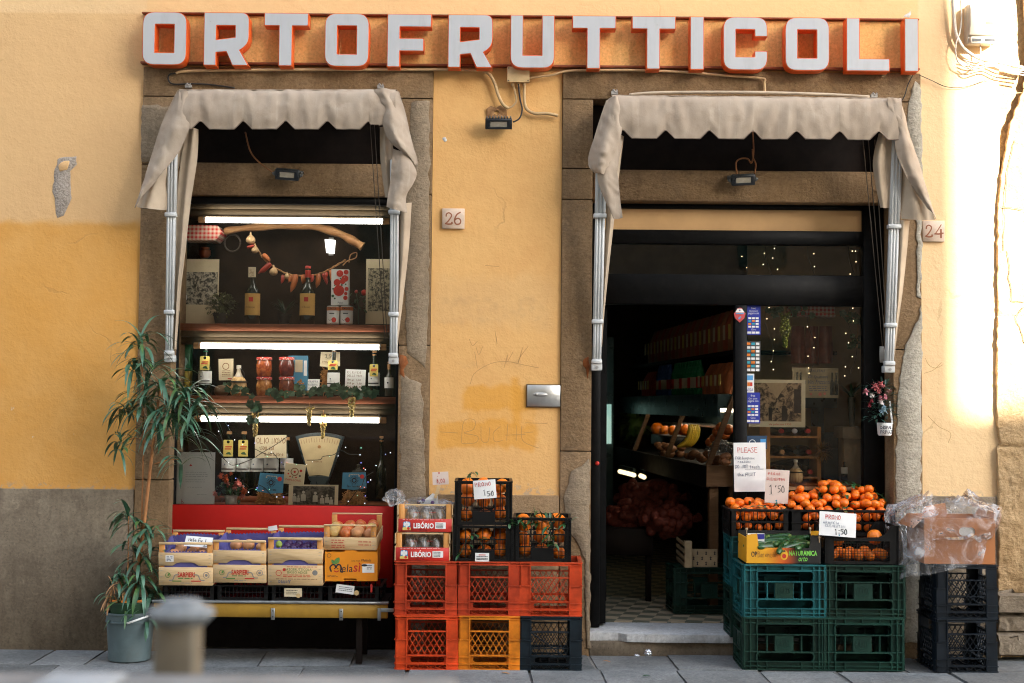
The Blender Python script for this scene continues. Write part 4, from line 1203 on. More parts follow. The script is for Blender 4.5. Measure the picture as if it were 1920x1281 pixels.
for k in range(6): m.tube(spline([(p.x - .012 + .004 * k, -.01 - .003 * (k % 2), p.z + .05), (p.x - .016 + .006 * k, -.02, p.z), (p.x - .012 + .005 * k, -.015, p.z - .05), (p.x - .004 + .003 * k, -.01, p.z - .02)], 4), .003, 5)
m.build('tied_cord', mt('grey_cord', (.3, .28, .25), .8), aw2, smooth=True)
M_PAPER = mt('white_paper', (.76, .755, .73), .8, .05, 8, .05)
M_CREAM = mt('cream_paper', (.60, .50, .33), .8, .08, 8, .05)
M_INKR = mt('red_ink', (.50, .03, .02), .7)
M_INKK = mt('black_ink', (.02, .02, .025), .7)
M_INKB = mt('blue_grey_ink', (.12, .14, .2), .7)
M_INKBR = mt('brown_ink', (.20, .08, .03), .7)
M_YELTAG = mt('yellow_tag', (.62, .48, .12), .7, .06)
M_GLB = mt('dark_bottle_glass', (.010, .014, .007), .12, .2, 10, spec=.6)
M_KRAFT = mt('kraft_paper', (.50, .35, .16), .8, .1, 10, .1)
M_BLUEP = mt('blue_packet', (.055, .22, .36), .5, .1, 8, .05)
M_CORK = mt('cork', (.40, .20, .08), .8, .2, 40)
M_LEAFG = mt('dull_vine_leaf', (.035, .075, .03), .5, .35, 25, .2)
M_GRN = mt('green_leaf', (.03, .09, .035), .45, .35, 20, .1)
M_TERR = mt('terracotta', (.30, .12, .05), .8, .15, 10)
M_WOODR = wood_mat('red_brown_shelf_wood', (.20, .055, .02), (.27, .085, .035))
M_WOODT = wood_mat('tan_shelf_board', (.075, .05, .026), (.105, .072, .038))
M_WOODP = wood_mat('pale_crate_wood', (.58, .39, .19), (.68, .49, .27))
M_WOODO = wood_mat('orange_crate_wood', (.55, .24, .06), (.62, .30, .09), axis='Z')
def box_at(bx, Y, d=.002):
 x0, x1, z0, z1 = R(*bx, Y)
 return x0, x1, z0, z1
def card(name, label, cat, bx, Y, mat, roll=0, tilt=0, thick=.0015, draw=None, group=None, curl=0, poly=None):
 x0, x1, z0, z1 = R(*bx, Y)
 c = Vector(((x0 + x1) / 2, Y, (z0 + z1) / 2))
 t = thing(name, label, cat, Vector((c.x, Y, z0)), group)
 T = Matrix.Translation(c) @ Matrix.Rotation(-roll, 4, 'Y') @ Matrix.Rotation(tilt, 4, 'X')
 W, H = x1 - x0, z1 - z0
 m = MB(); m.T = T
 if poly: m.prism([[((u - .5) * W, (v - .5) * H) for u, v in poly]], 0, thick)
 elif curl: m.grid(lambda u, v: ((u - .5) * W, -curl * math.sin(u * pi) * W - curl * .6 * (u * v) * W, (v - .5) * H), 10, 6, thick)
 else: m.box(-W / 2, W / 2, 0, thick, -H / 2, H / 2)
 m.build('sheet', mat, t, smooth=40 if curl else None)
 if draw:
  for nm, mt_, fn in draw:
   m = MB(); m.T = T
   fn(m, lambda u: (u - .5) * W, lambda v: (v - .5) * H, W, H, -.0012 - (curl * W * 1.4 if curl else 0))
   m.build(nm, mt_, t)
 return t
def hw(txt, u, v, h, lw=.0035, adv=None, seed=1, slope=0):
 return lambda m, X, Z, W, H, y: m.hand(txt, X(u), Z(v), y, h * H, lw, adv * W if adv else None, seed=seed, slope=slope)
def pr(txt, u0, u1, v0, v1, bold=0, shear=0):
 return lambda m, X, Z, W, H, y: m.text(txt, X(u0), X(u1), Z(v0), Z(v1), y, bold=bold, shear=shear)
def rc(u0, u1, v0, v1, dy=0):
 return lambda m, X, Z, W, H, y: m.box(X(u0), X(u1), y + dy, y + dy + .0008, Z(v0), Z(v1))
def lines(rows, u0, u1, th=.012, seed=1):
 def f(m, X, Z, W, H, y):
  r = random.Random(seed)
  for v in rows:
   x = u0
   while x < u1 - .02:
    e = min(u1, x + r.uniform(.03, .10))
    m.box(X(x), X(e), y, y + .0006, Z(v), Z(v + th)); x = e + .02
 return f
def dots(lst, n=12):
 def f(m, X, Z, W, H, y):
  for i, (u, v, r) in enumerate(lst): m.prism([circ(X(u), Z(v), r * W, n)], y - .00007 * i, y + .0008)
 return f
def allof(*fs):
 def f(*a):
  for g in fs: g(*a)
 return f
def photo_mat(name, dark, light, sc_=14, seed=0, bright_top=0):
 t = NT(name)
 n = t.noise(sc_, 5, .7, dist=1.0); v = t.voro(sc_ * 1.6)
 f = t.math('ADD', t.math('MULTIPLY', n, 1.0), t.math('MULTIPLY', v, .12))
 c = t.mix(t.step(f, .46, .66), dark, light)
 t.set(color=c, rough=.6, spec=.3)
 return t.m
M_PH1 = photo_mat('black_and_white_photo', (.03, .028, .022), (.45, .40, .31), 34)
M_PH2 = photo_mat('sketch_print', (.05, .045, .03), (.40, .34, .22), 44)
M_PH3 = photo_mat('sepia_street_photo', (.045, .025, .012), (.34, .22, .12), 26)
M_PH4 = photo_mat('old_group_photo', (.03, .026, .02), (.14, .12, .09), 22)
def bottle(label, px, base, top, wpx, Y, lab=None, labmat=None, tagr=None, tagmat=None, cap=None, capmat=None, glass=None, shoulder=.66, group=None, labdraw=None, tagdraw=None):
 b = P(px, base, Y); tp = P(px, top, Y)
 sc_ = (P(px + 1, base, Y) - b).length
 H = tp.z - b.z; Rr = wpx / 2 * sc_
 t = thing('bottle', label, 'bottle', b, group)
 s_ = shoulder
 prof = [(Rr * .9, 0), (Rr, H * .015), (Rr, H * (s_ - .08)), (Rr * .93, H * (s_ - .02)), (Rr * .68, H * (s_ + .05)), (Rr * .40, H * (s_ + .10)), (Rr * .34, H * (s_ + .14)), (Rr * .33, H * .93), (Rr * .40, H * .935), (Rr * .40, H * .965), (Rr * .33, H * .97), (Rr * .31, H)]
 m = MB(); m.lathe(prof, b.x, b.y, b.z, 20); m.build('glass', glass or M_GLB, t, smooth=50)
 if cap:
  zc = PZ(cap[1], Y, px) ; zt = PZ(cap[0], Y, px)
  m = MB(); m.lathe([(Rr * .37, 0), (Rr * .39, .002), (Rr * .39, zt - zc - .003), (Rr * .34, zt - zc)], b.x, b.y, zc, 14); m.build('cap', capmat, t, smooth=50)
 if lab:
  z0, z1 = PZ(lab[1], Y, px), PZ(lab[0], Y, px)
  m = MB()
  m.grid(lambda u, v: (b.x + (Rr + .0012) * math.sin((u - .5) * pi * .92), b.y - (Rr + .0012) * math.cos((u - .5) * pi * .92), z0 + (z1 - z0) * v), 14, 2, .0006)
  L = m.build('label', labmat or M_PAPER, t, smooth=60)
  if labdraw:
   for nm, mt_, fn in labdraw:
    m = MB(); m.T = Matrix.Translation((b.x, b.y - Rr - .002, (z0 + z1) / 2))
    W, Hh = 2 * Rr, z1 - z0
    fn(m, lambda u: (u - .5) * W, lambda v: (v - .5) * Hh, W, Hh, -.001)
    m.build(nm, mt_, L)
 if tagr:
  x0, x1, z0, z1 = R(*tagr, Y - Rr * 1.05)
  yy = b.y - Rr * 1.1
  hole = circ((x0 + x1) / 2, z1 - (z1 - z0) * .12, (x1 - x0) * .16, 10)[::-1]
  m = MB(); m.prism([[(x0, z0), (x1, z0), (x1, z1 - .004), (x1 - .006, z1), (x0 + .006, z1), (x0, z1 - .004)], hole], yy, yy + .001)
  G = m.build('neck_tag', tagmat or M_YELTAG, t)
  W, Hh = x1 - x0, z1 - z0
  m = MB(); m.T = Matrix.Translation(((x0 + x1) / 2, yy, (z0 + z1) / 2))
  for k, (v, u0, u1) in enumerate(((.42, .14, .8), (.55, .2, .88))):
   m.box((u0 - .5) * W, (u1 - .5) * W, -.0016, -.0004, (v - .5) * Hh, (v - .46) * Hh + .003)
  m.build('red_print', M_INKR, G)
  m = MB(); m.T = Matrix.Translation(((x0 + x1) / 2, yy, (z0 + z1) / 2))
  m.leaf((-.2 * W, -.0015, -.34 * Hh), (1, 0, .4), W * .45, W * .2, .1, Vector((0, -1, 0)), 4); m.leaf((0, -.0015, -.3 * Hh), (1, 0, -.3), W * .35, W * .18, .1, Vector((0, -1, 0)), 4)
  m.build('olive_print', M_GRN, G)
 return t
def fruit_mesh(mat, r=1, sx=1, sz=.92, dimple=.12, n=18, k=12, jit=.05, seed=1):
 m = MB()
 vs, fs = [], []
 m.ball((0, 0, 0), 1, n, k, jit=jit, seed=seed)
 vv = []
 for x, y, z in m.v:
  d = math.hypot(x, y)
  zz = z * sz
  if dimple and z > .7: zz -= dimple * math.exp(-(d / .25) ** 2)
  if dimple and z < -.8: zz += dimple * .5 * math.exp(-(d / .2) ** 2)
  vv.append((x * sx * r, y * sx * r, (zz) * r))
 m.v = vv
 return m
def shelf(label, yp0, yp1, yb1, Y=.19):
 x0, x1 = PX(328, Y, yp0), PX(743, Y, yp0)
 zt, zb, z2 = PZ(yp0, Y, 536), PZ(yp1, Y, 536), PZ(yb1, Y, 536)
 t = thing('display_shelf', label, 'shelf', ((x0 + x1) / 2, Y, z2))
 m = MB(); m.box(x0, x1, Y, .56, zb, zt); m.build('plank', M_WOODR, t, bevel=.002)
 m = MB(); m.box(x0, x1, Y + .012, .5, (zb + z2) / 2 + .004, zb - .001); m.build('board', M_WOODT, t, bevel=.002)
 m = MB(); m.box(x0, x1, Y + .022, .5, z2, (zb + z2) / 2 + .002); m.build('board', M_WOODT, t, bevel=.002)
 m = MB()
 for u in (.1, .4, .7, .92): m.tube([(x0 + (x1 - x0) * u, Y + .02, z2 - .006), (x0 + (x1 - x0) * u, Y + .05, z2 - .006)], .006, 8)
 m.build('screw', M_FIT, t)
 return zt
ZS1 = shelf('upper red brown shelf in the shop window holding wine bottles', 608, 621, 646)
ZS2 = shelf('lower red brown shelf in the shop window holding jam jars', 743, 756, 776)
x0, x1 = PX(345, .2, 395), PX(743, .2, 395)
t = thing('lamp_board', 'plain tan boarding at the top of the shop window above the first tube', 'board', ((x0 + x1) / 2, .2, PZ(404, .2)))
m = MB(); m.box(x0, x1, .2, .5, PZ(392, .2, 540), PZ(380, .2, 540)); m.build('board', M_WOODT, t, bevel=.002)
m = MB(); m.box(x0, x1, .215, .5, PZ(404, .2, 540), PZ(392, .2, 540) - .002); m.build('board', M_WOODT, t, bevel=.002)
M_TUBE = lamp_mat('lit_tube', (1.0, .95, .85), TUBE_E)
for lab, a, b, y in (('top lit fluorescent tube above the garland in the shop window', 383, 720, 415), ('middle lit fluorescent tube above the jam jars', 374, 714, 651), ('lowest lit fluorescent tube behind the hanging grapes', 375, 714, 788)):
 p0, p1 = P(a, y - 2.8, .175), P(b, y + .2, .175)
 zz = (p0.z + p1.z) / 2
 t = thing('fluorescent_lamp', lab, 'lamp', ((p0.x + p1.x) / 2, .175, zz))
 m = MB(); m.tube([(p0.x, .175, zz), (p1.x, .175, zz)], .0175, 14); m.build('tube', M_TUBE, t, smooth=50)
 for xx, s_ in ((p0.x, -1), (p1.x, 1)):
  m = MB(); m.tube([(xx - s_ * .01, .175, zz), (xx + s_ * .035, .175, zz)], .0205, 14); m.build('end_cap', M_CORK, t, smooth=40)
 m = MB(); m.box(p0.x, p1.x, .198, .215, zz - .004, zz + .03); m.build('housing', M_WOODT, t, bevel=.003)
 m = MB()
 for u in (.0, .5, 1): xx = p0.x + (p1.x - p0.x) * u; m.tube([(xx, .175 + .021 * math.cos(a_), zz + .021 * math.sin(a_)) for a_ in [k * pi / 8 for k in range(0, 9)]], .003, 6)
 m.build('clip', M_FIT, t)
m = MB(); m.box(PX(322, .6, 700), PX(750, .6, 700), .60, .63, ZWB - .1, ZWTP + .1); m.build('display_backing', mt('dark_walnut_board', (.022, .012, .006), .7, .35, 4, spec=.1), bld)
m = MB(); m.box(WI0 + .01, WI1 - .01, .16, .60, ZWB - .06, ZWB - .004); m.build('window_ledge', M_WOODR, bld)
def gingham():
 t = NT('red_gingham')
 X, Y, Z = t.xyz()
 f = lambda v: t.math('GREATER_THAN', t.math('FRACT', t.math('MULTIPLY', v, 38)), .5)
 s_ = t.math('MULTIPLY', t.math('ADD', f(X), f(Z)), .5)
 t.set(color=t.mix(s_, (.50, .40, .30), (.42, .02, .02)), rough=.9)
 return t.m
x0, x1, z0, z1 = R(343, 424, 420, 452, .33)
m = MB(); m.prism([[(x0, z0 + .005), (x0 + .02, z0), (x1 - .045, z0 - .003), (x1 - .03, z0 + .012), (x1 + .0, z0 + .05), (x1 - .03, z1 - .003), (x0, z1)]], .27, .45)
tag(m.build('cloth_bundle', gingham(), bevel=.006, seg=2), 'red and white gingham cloth wrapped box hung top left in the window', 'cloth')
m = MB(); c = P(436, 456, .4); m.tube([(c.x + .052 * math.cos(a), .4, c.z + .056 * math.sin(a)) for a in [k * pi / 14 for k in range(29)]], .006, 7)
tag(m.build('iron_ring', mt('dull_iron', (.06, .04, .025), .5), smooth=True), 'thin round iron ring hanging below the left end of the branch', 'ring')
m = MB(); c = P(660, 484, .42); m.tube(spline([(c.x - .02, .42, c.z - .03), (c.x - .01, .42, c.z + .02), (c.x + .03, .41, c.z + .035), (c.x + .025, .41, c.z + .0), (c.x - .03, .42, c.z - .02), (c.x - .06, .42, c.z - .05)], 6), .004, 6)
tag(m.build('rope_loop', M_CORK, smooth=True), 'loop of rope at the right end of the garlic and chilli garland', 'rope')
M_BRANCH = wood_mat('bare_branch', (.30, .13, .045), (.42, .22, .09))
m = MB(); q = spline([P(421, 434, .36), P(460, 428, .36), P(520, 424, .36), P(580, 424, .36), P(630, 436, .36), P(660, 451, .36), P(680, 463, .36)], 6)
m.tube(q, [.022 + .004 * math.sin(i * .9) + .008 * (i / len(q)) for i in range(len(q))], 10)
tag(m.build('curved_branch', M_BRANCH, smooth=50), 'curved bare wooden branch hung under the top tube', 'branch')
gp = spline([P(476, 455, .34), P(492, 482, .34), P(512, 500, .34), P(540, 514, .34), P(565, 517, .34), P(590, 516, .34), P(615, 507, .34), P(632, 497, .34), P(648, 488, .34)], 8)
ga = thing('garland', 'plaited rope garland of garlic heads and red chillies in the window', 'garland', gp[len(gp) // 2])
m = MB(); m.tube(gp, .0055, 7); m.tube([p + Vector((.004 * math.sin(i * 1.3), -.006, .004 * math.cos(i * 1.3))) for i, p in enumerate(gp)], .004, 6); m.build('rope', M_CORK, ga, smooth=True)
M_GARL = mt('garlic_skin', (.55, .36, .18), .6, .2, 30)
M_CHIL = mt('dried_red_chilli', (.33, .035, .018), .35, .3, 15)
M_CHILO = mt('orange_pepper', (.42, .12, .03), .4, .25, 15)
for (gx, gy, rr_) in ((470, 450, 9), (478, 469, 7), (513, 510, 8), (538, 519, 5.5)):
 c = P(gx, gy, .325); s_ = rr_ / 290
 m = MB(); m.lathe([(.002, -.9), (.55, -.8), (.95, -.3), (.95, .2), (.6, .7), (.22, 1.05), (.14, 1.6), (.05, 1.7)], 0, 0, 0, 14)
 m.v = [(c.x + v[0] * s_ * (1 + .06 * math.cos(6 * math.atan2(v[1], v[0]))), c.y + v[1] * s_, c.z + v[2] * s_) for v in m.v]
 m.build('garlic_head', M_GARL, ga, smooth=60)
for (ax, ay, bx, by, rr_, mm) in ((464, 464, 478, 460, 3, M_CHIL), (494, 478, 506, 492, 5, M_CHILO), (507, 494, 484, 513, 5, M_CHIL), (500, 500, 490, 512, 4, M_CHIL), (530, 517, 527, 532, 3.5, M_CHIL), (554, 516, 545, 548, 6, M_CHILO),
                               (545, 518, 540, 530, 4, M_CHILO), (568, 517, 567, 532, 5, M_CHILO), (585, 517, 582, 530, 4, M_CHIL), (597, 515, 593, 540, 5, M_CHILO), (606, 514, 613, 534, 4, M_CHIL), (620, 508, 622, 530, 4.5, M_CHILO), (612, 512, 606, 524, 4, M_CHIL)):
 a, b = P(ax, ay, .325), P(bx, by, .31)
 q = spline([a, a.lerp(b, .5) + Vector((.006, -.004, 0)), b], 5)
 k = len(q)
 m = MB(); m.tube(q, [max(.0006, rr_ / 290 * (math.sin(pi * min(1, (i + 1.2) / (k - 1) * .55 + .25))) * (1 if i < k - 3 else (k - i) / 4)) for i in range(k)], 8)
 m.build('chilli', mm, ga, smooth=60)
c = P(619, 462, .58)
t = thing('wall_lamp', 'small bright white lamp shining at the back of the shop window', 'lamp', c)
m = MB(); m.prism([[(c.x - .034, c.z + .045), (c.x - .022, c.z - .045), (c.x + .03, c.z - .05), (c.x + .036, c.z + .04)]], .555, .585); m.build('shade', lamp_mat('lamp_glow', (1, .97, .9), TUBE_E * .12), t)
m = MB(); m.box(c.x - .01, c.x + .02, .585, .60, c.z - .06, c.z + .06); m.build('bracket', M_FIT, t)
card('old_photograph', 'black and white photograph on tall card leaning at the left of the upper shelf', 'photograph', (331, 486, 410, 608), .40, M_CREAM, thick=.004,
     draw=[('photo_print', M_PH1, rc(.02, .97, .30, .80)), ('bright_wheel', M_PAPER, lambda m, X, Z, W, H, y: m.prism([circ(X(.15), Z(.41), .11 * W, 20), circ(X(.15), Z(.41), .08 * W, 20)[::-1]], y - .001, y))])
card('printed_picture', 'beige card with a dark ink sketch at the right end of the upper shelf', 'picture', (686, 486, 734, 608), .40, M_CREAM, thick=.004,
     draw=[('sketch', M_PH2, rc(.08, .98, .20, .86)), ('ink_marks', M_INKK, dots([(.3, .32, .07), (.6, .6, .03), (.35, .72, .03), (.75, .45, .035), (.5, .52, .03), (.25, .56, .03), (.8, .74, .03)]))])
c = P(384, 474, .5)
m = MB(); m.lathe([(.025, 0), (.04, .02), (.04, .05), (.03, .055), (.032, .07)], c.x, c.y, c.z - .035, 16)
tag(m.build('copper_pot', mt('dull_copper', (.35, .09, .03), .35, .2, metal=.6), smooth=40), 'small copper pot just above the old photograph', 'pot')
def potted(name, label, px, base, potw, poth, Y, potmat, leafs, cat='plant'):
 b = P(px, base, Y); s_ = (P(px + 1, base, Y) - b).length
 t = thing(name, label, cat, b)
 rw, hh = potw / 2 * s_, poth * s_
 m = MB(); m.lathe([(rw * .72, 0), (rw * .95, hh * .85), (rw * 1.03, hh * .86), (rw * 1.05, hh), (rw * .9, hh), (rw * .86, hh * .9)], b.x, b.y, b.z, 18); m.build('pot', potmat, t, smooth=40)
 leafs(t, b + Vector((0, 0, hh)), s_)
 return t
M_POTD = mt('dark_plastic_pot', (.02, .016, .012), .5)
def bushy(rad_, n, mat, lw, fl=None, seed=1, squash=.85, up=.5):
 def f(t, c, s_):
  r = random.Random(seed)
  m = MB(); fm = MB()
  for i in range(n):
   d = Vector((r.gauss(0, 1), r.gauss(0, 1), r.gauss(.35, .8))).normalized()
   rr_ = rad_ * s_ * r.uniform(.35, 1)
   p = c + Vector((0, 0, rad_ * s_ * up)) + Vector((d.x * rr_, d.y * rr_ * .8, d.z * rr_ * squash))
   m.leaf(p, (d + Vector((r.uniform(-.6, .6), r.uniform(-.6, .6), r.uniform(-.3, .6)))), lw * s_ * r.uniform(.7, 1.2), lw * s_ * .5, .4, n=3)
  for i in range(26):
   d = Vector((r.gauss(0, 1), r.gauss(0, 1), r.uniform(.2, 1))).normalized()
   m.tube([c, c + Vector((d.x * rad_ * s_ * .6, d.y * rad_ * s_ * .5, rad_ * s_ * (.3 + d.z * .5)))], .0012, 4)
  m.build('foliage', mat, t)
  if fl:
   for i in range(fl[0]):
    d = Vector((r.gauss(0, 1), -abs(r.gauss(0, 1)), r.gauss(.3, .8))).normalized()
    p = c + Vector((0, 0, rad_ * s_ * up)) + Vector((d.x, d.y * .8, d.z * squash)) * rad_ * s_
    fm.ball(p, fl[2] * s_, 6, 4)
   fm.build('tiny_flowers', fl[1], t)
 return f
potted('potted_plant', 'bushy little plant with pale flecked leaves on the upper window shelf', 414, 607, 30, 20, .30, M_POTD, bushy(28, 420, mt('olive_leaf', (.09, .095, .03), .6, .4, 40), 7, (60, mt('pale_fleck', (.4, .36, .2), .7), .8), 3))
def aloe(n, L, wd, mat, seed=1):
 def f(t, c, s_):
  r = random.Random(seed)
  m = MB()
  for i in range(n):
   a = r.uniform(0, 2 * pi)
   m.leaf(c, (math.cos(a) * .7, math.sin(a) * .6, r.uniform(.5, 1.4)), L * s_ * r.uniform(.6, 1), wd * s_, .7, n=5, prof=lambda t: max(.02, 1 - t))
  m.build('foliage', mat, t)
 return f
potted('potted_plant', 'small spiky aloe in a glass pot between the two wine bottles', 533, 607, 26, 18, .32, M_POTD, aloe(26, 42, 6, mt('dark_aloe', (.03, .05, .022), .5, .3, 20), 2))
wl = [('emblem', M_INKR, rc(.34, .62, .62, .82)), ('lettering', M_INKBR, pr('Il Rosso', .2, .75, .32, .42))]
M_WLAB = mt('golden_wine_label', (.62, .36, .10), .7, .06)
b1 = bottle('dark wine bottle with golden label and a price tag on its neck', 473, 608, 503, 28, .30, (551, 592), M_WLAB, None, None, None, None, None, .6, labdraw=wl)
x0, x1, z0, z1 = R(466, 501, 480, 520, .27)
m = MB(); m.box(x0, x1, .265, .2665, z0, z1); g_ = m.build('price_tag', M_CREAM, b1)
m = MB(); m.T = Matrix.Translation((x0, .2645, z0)); m.hand('12', .006, .042, 0, .012, .002); m.hand('LITRE', .004, .024, 0, .011, .002, .007); m.hand('1,50', .008, .005, 0, .012, .002, .009); m.build('handwriting', M_INKBR, g_)
bottle('dark wine bottle with golden label and red capsule beside the garland', 576, 608, 500, 28, .30, (551, 592), M_WLAB, None, None, (499, 521), mt('red_capsule', (.42, .035, .02), .4), None, .6, labdraw=wl)
M_CANS = mt('tin_steel', (.55, .55, .54), .3, .1, metal=.9)
M_ORAB = mt('orange_can_band', (.55, .15, .03), .5)
M_TOMR = mt('printed_tomato_red', (.55, .03, .015), .5, .15, 20)
def can(label, px):
 b = P(px, 608, .28); s_ = (P(px + 1, 608, .28) - b).length
 Rr, H = 11.6 * s_, 34 * s_
 t = thing('tomato_can', label, 'can', b, None)
 m = MB(); m.lathe([(Rr * .96, 0), (Rr, .003), (Rr, H - .003), (Rr * .96, H)], b.x, b.y, b.z, 22); m.build('tin', M_CANS, t, smooth=40)
 wrap = lambda z0, z1, e: (lambda u, v: (b.x + (Rr + e) * math.sin((u - .5) * 2.9), b.y - (Rr + e) * math.cos((u - .5) * 2.9), b.z + H * (z0 + (z1 - z0) * v)))
 m = MB(); m.grid(wrap(.03, .95, .0008), 14, 2, .0004); m.build('label', M_PAPER, t, smooth=60)
 m = MB(); m.grid(wrap(.74, .93, .0016), 14, 2, .0004); L = m.build('label_band', M_ORAB, t, smooth=60)
 y = b.y - Rr - .0035
 m = MB(); m.text('POMODORI', b.x - Rr * .62, b.x + Rr * .62, b.z + H * .78, b.z + H * .9, y, bold=.01); m.build('lettering', M_INKK, L)
 m = MB(); m.prism([circ(b.x + Rr * .25, b.z + H * .22, Rr * .38, 14, Rr * .42)], y + .001, y + .0018); m.build('tomato_print', M_TOMR, t)
 m = MB(); m.ribbon([(b.x - Rr * .6, b.z + H * .25), (b.x - Rr * .4, b.z + H * .17), (b.x - Rr * .1, b.z + H * .25)], y, .002); m.box(b.x - Rr * .5, b.x + Rr * .3, y, y + .0005, b.z + H * .55, b.z + H * .6); m.build('small_print', M_INKK, t)
can('left tomato can carrying the tomato carton on the upper shelf', 624.5)
can('right tomato can carrying the tomato carton on the upper shelf', 650)
card('tomato_carton', 'white carton printed with red tomatoes standing on two cans', 'carton', (621, 505, 653, 572), .28, M_PAPER, thick=.07,
     draw=[('tomato_print', M_TOMR, dots([(.5, .88, .2), (.86, .92, .14), (.80, .74, .2), (.34, .63, .2), (.66, .66, .16), (.45, .40, .32), (.9, .45, .12), (.84, .20, .13), (.86, .32, .1)], 16)),
           ('leaf_print', M_GRN, dots([(.12, .45, .06), (.1, .25, .09), (.22, .18, .06), (.55, .74, .05), (.62, .56, .06), (.85, .58, .05), (.2, .55, .04)], 6)),
           ('highlight_print', mt('pink_print', (.7, .3, .22), .5), dots([(.38, .46, .05), (.45, .92, .03), (.3, .67, .03), (.76, .78, .03)], 8)), ('small_print', M_INKK, pr('Pelati', .4, .7, .04, .09))])
t = thing('tomato_sprig', 'little red tomato with green leaves right of the tomato carton', 'plant', P(672, 606, .42))
m = MB(); m.ball(P(683, 549, .42), .021, 12, 8); m.ball(P(668, 547, .43), .012, 10, 6); m.build('tomato', mt('ripe_red', (.45, .03, .015), .3), t, smooth=True)
m = MB(); r = random.Random(5)
m.tube([P(672, 607, .42), P(672, 575, .42), P(668, 550, .42)], .003, 6)
for i in range(26): m.leaf(P(r.uniform(655, 690), r.uniform(550, 585), .42 + r.uniform(-.03, .03)), (r.uniform(-1, 1), -.6, r.uniform(-1, .6)), .035, .018, .5, n=3)
m.build('foliage', M_LEAFG, t)
x0, x1, z0, z1 = R(333, 640, 356, 742, .36)
t = thing('tall_tin', 'tall green and yellow decorated tin at the left of the lower shelf', 'tin', ((x0 + x1) / 2, .36, ZS2))
m = MB(); m.box(x0, x1, .36, .44, ZS2 + (z1 - ZS2) * .45, z1); m.build('green_half', mt('tin_green', (.02, .13, .05), .4), t, bevel=.004)
m = MB(); m.box(x0, x1, .36, .44, ZS2, ZS2 + (z1 - ZS2) * .449); m.build('yellow_half', mt('tin_yellow', (.45, .33, .04), .4), t, bevel=.004)
m = MB(); cx = (x0 + x1) / 2; m.prism([circ(cx + .008, ZS2 + (z1 - ZS2) * .62, .016, 14, .028)], .3575, .3595); m.box(cx + .005, cx + .011, .3575, .3595, ZS2 + (z1 - ZS2) * .48, ZS2 + (z1 - ZS2) * .56); m.build('tree_print', mt('pale_teal_print', (.35, .5, .45), .5), t)
M_CAPG = mt('green_cap', (.01, .11, .05), .4)
lab_oil = [('crest', M_INKB, dots([(.3, .55, .07)], 4)), ('black_rule', M_INKK, rc(0.05, .95, .16, .24))]
bottle('dark oil bottle with green cap and yellow neck tag on the lower shelf', 384, 743, 652, 25, .30, (696, 719), M_PAPER, (375, 668, 393, 694), M_YELTAG, (651, 660), M_CAPG, labdraw=lab_oil, shoulder=.6)
card('kraft_packet', 'beige printed kraft packet on the lower shelf beside the straw flask', 'packet', (410, 673, 437, 713), .33, M_CREAM, thick=.03, roll=rad(2),
     draw=[('round_emblem', M_INKBR, lambda m, X, Z, W, H, y: m.prism([circ(X(.5), Z(.65), .24 * W, 18), circ(X(.5), Z(.65), .19 * W, 18)[::-1]], y, y + .001)), ('small_print', M_INKBR, lines([.42, .34, .26, .18], .22, .8, .03)), ('red_mark', M_INKR, rc(.62, .9, .04, .09))])
m = MB(); c = P(415, 742, .33); m.ball((c.x, .33, c.z + .03), .05, 12, 8, 1, .6, .8)
tag(m.build('walnut_bag', mt('brown_sack', (.12, .07, .035), .8), smooth=True), 'small brown bag behind the kraft packet on the lower shelf', 'bag')
def flask(label, px, base, top, wpx, Y):
 b = P(px, base, Y); s_ = (P(px + 1, base, Y) - b).length
 H = (base - top) * s_; Rr = wpx / 2 * s_
 t = thing('straw_flask', label, 'flask', b)
 m = MB(); m.lathe([(Rr * .75, 0), (Rr * .98, H * .08), (Rr * 1.0, H * .3), (Rr * .9, H * .5), (Rr * .6, H * .62)], b.x, b.y, b.z, 24)
 st = NT('straw_%d' % px); X_, Y_, Z_ = st.xyz(); g = st.noise(6, 4, .6, stretch=(12, 12, 1)); st.set(color=st.mix(st.step(g, .35, .65), (.45, .25, .09), (.62, .42, .19)), rough=.7); st.bump(g, .5, .004)
 m.build('straw_jacket', st.m, t, smooth=60)
 m = MB(); m.lathe([(Rr * .62, H * .60), (Rr * .45, H * .68), (Rr * .3, H * .75), (Rr * .24, H * .82), (Rr * .24, H * .9)], b.x, b.y, b.z, 18); m.build('glass', mt('clear_neck', (.45, .38, .28), .2), t, smooth=60)
 m = MB(); m.lathe([(Rr * .29, H * .88), (Rr * .29, H * .99), (Rr * .2, H)], b.x, b.y, b.z, 14); m.build('cap', mt('pale_cap', (.55, .5, .42), .5), t, smooth=50)
 m = MB()
 for zz in (.34, .36): m.tube([(b.x + Rr * 1.0 * math.cos(a), b.y + Rr * 1.0 * math.sin(a), b.z + H * (zz + .11)) for a in [k * pi / 12 for k in range(25)]], .003, 6)
 m.tube(spline([(b.x + Rr * .6, b.y - .01, b.z + H * .5), (b.x + Rr * .7, b.y - .02, b.z + H * .75), (b.x + Rr * .2, b.y - .02, b.z + H * .9)], 5), .0025, 6)
 m.build('cord', M_CABB, t, smooth=True)
 return t
flask('small straw covered wine flask on the lower shelf left of the jam jars', 447, 743, 685, 31, .28)
def jarlid():
 t = NT('red_and_white_lid')
 v = t.voro(90); t.set(color=t.mix(t.step(v, .3, .4), (.60, .52, .45), (.45, .03, .02)), rough=.5); return t.m
M_LID = jarlid()
def jam(nm, c1, c2):
 t = NT(nm); n = t.noise(38, 5, .7); t.set(color=t.mix(t.step(n, .35, .65), c1, c2), rough=.25, spec=.5, coat=.4); return t.m
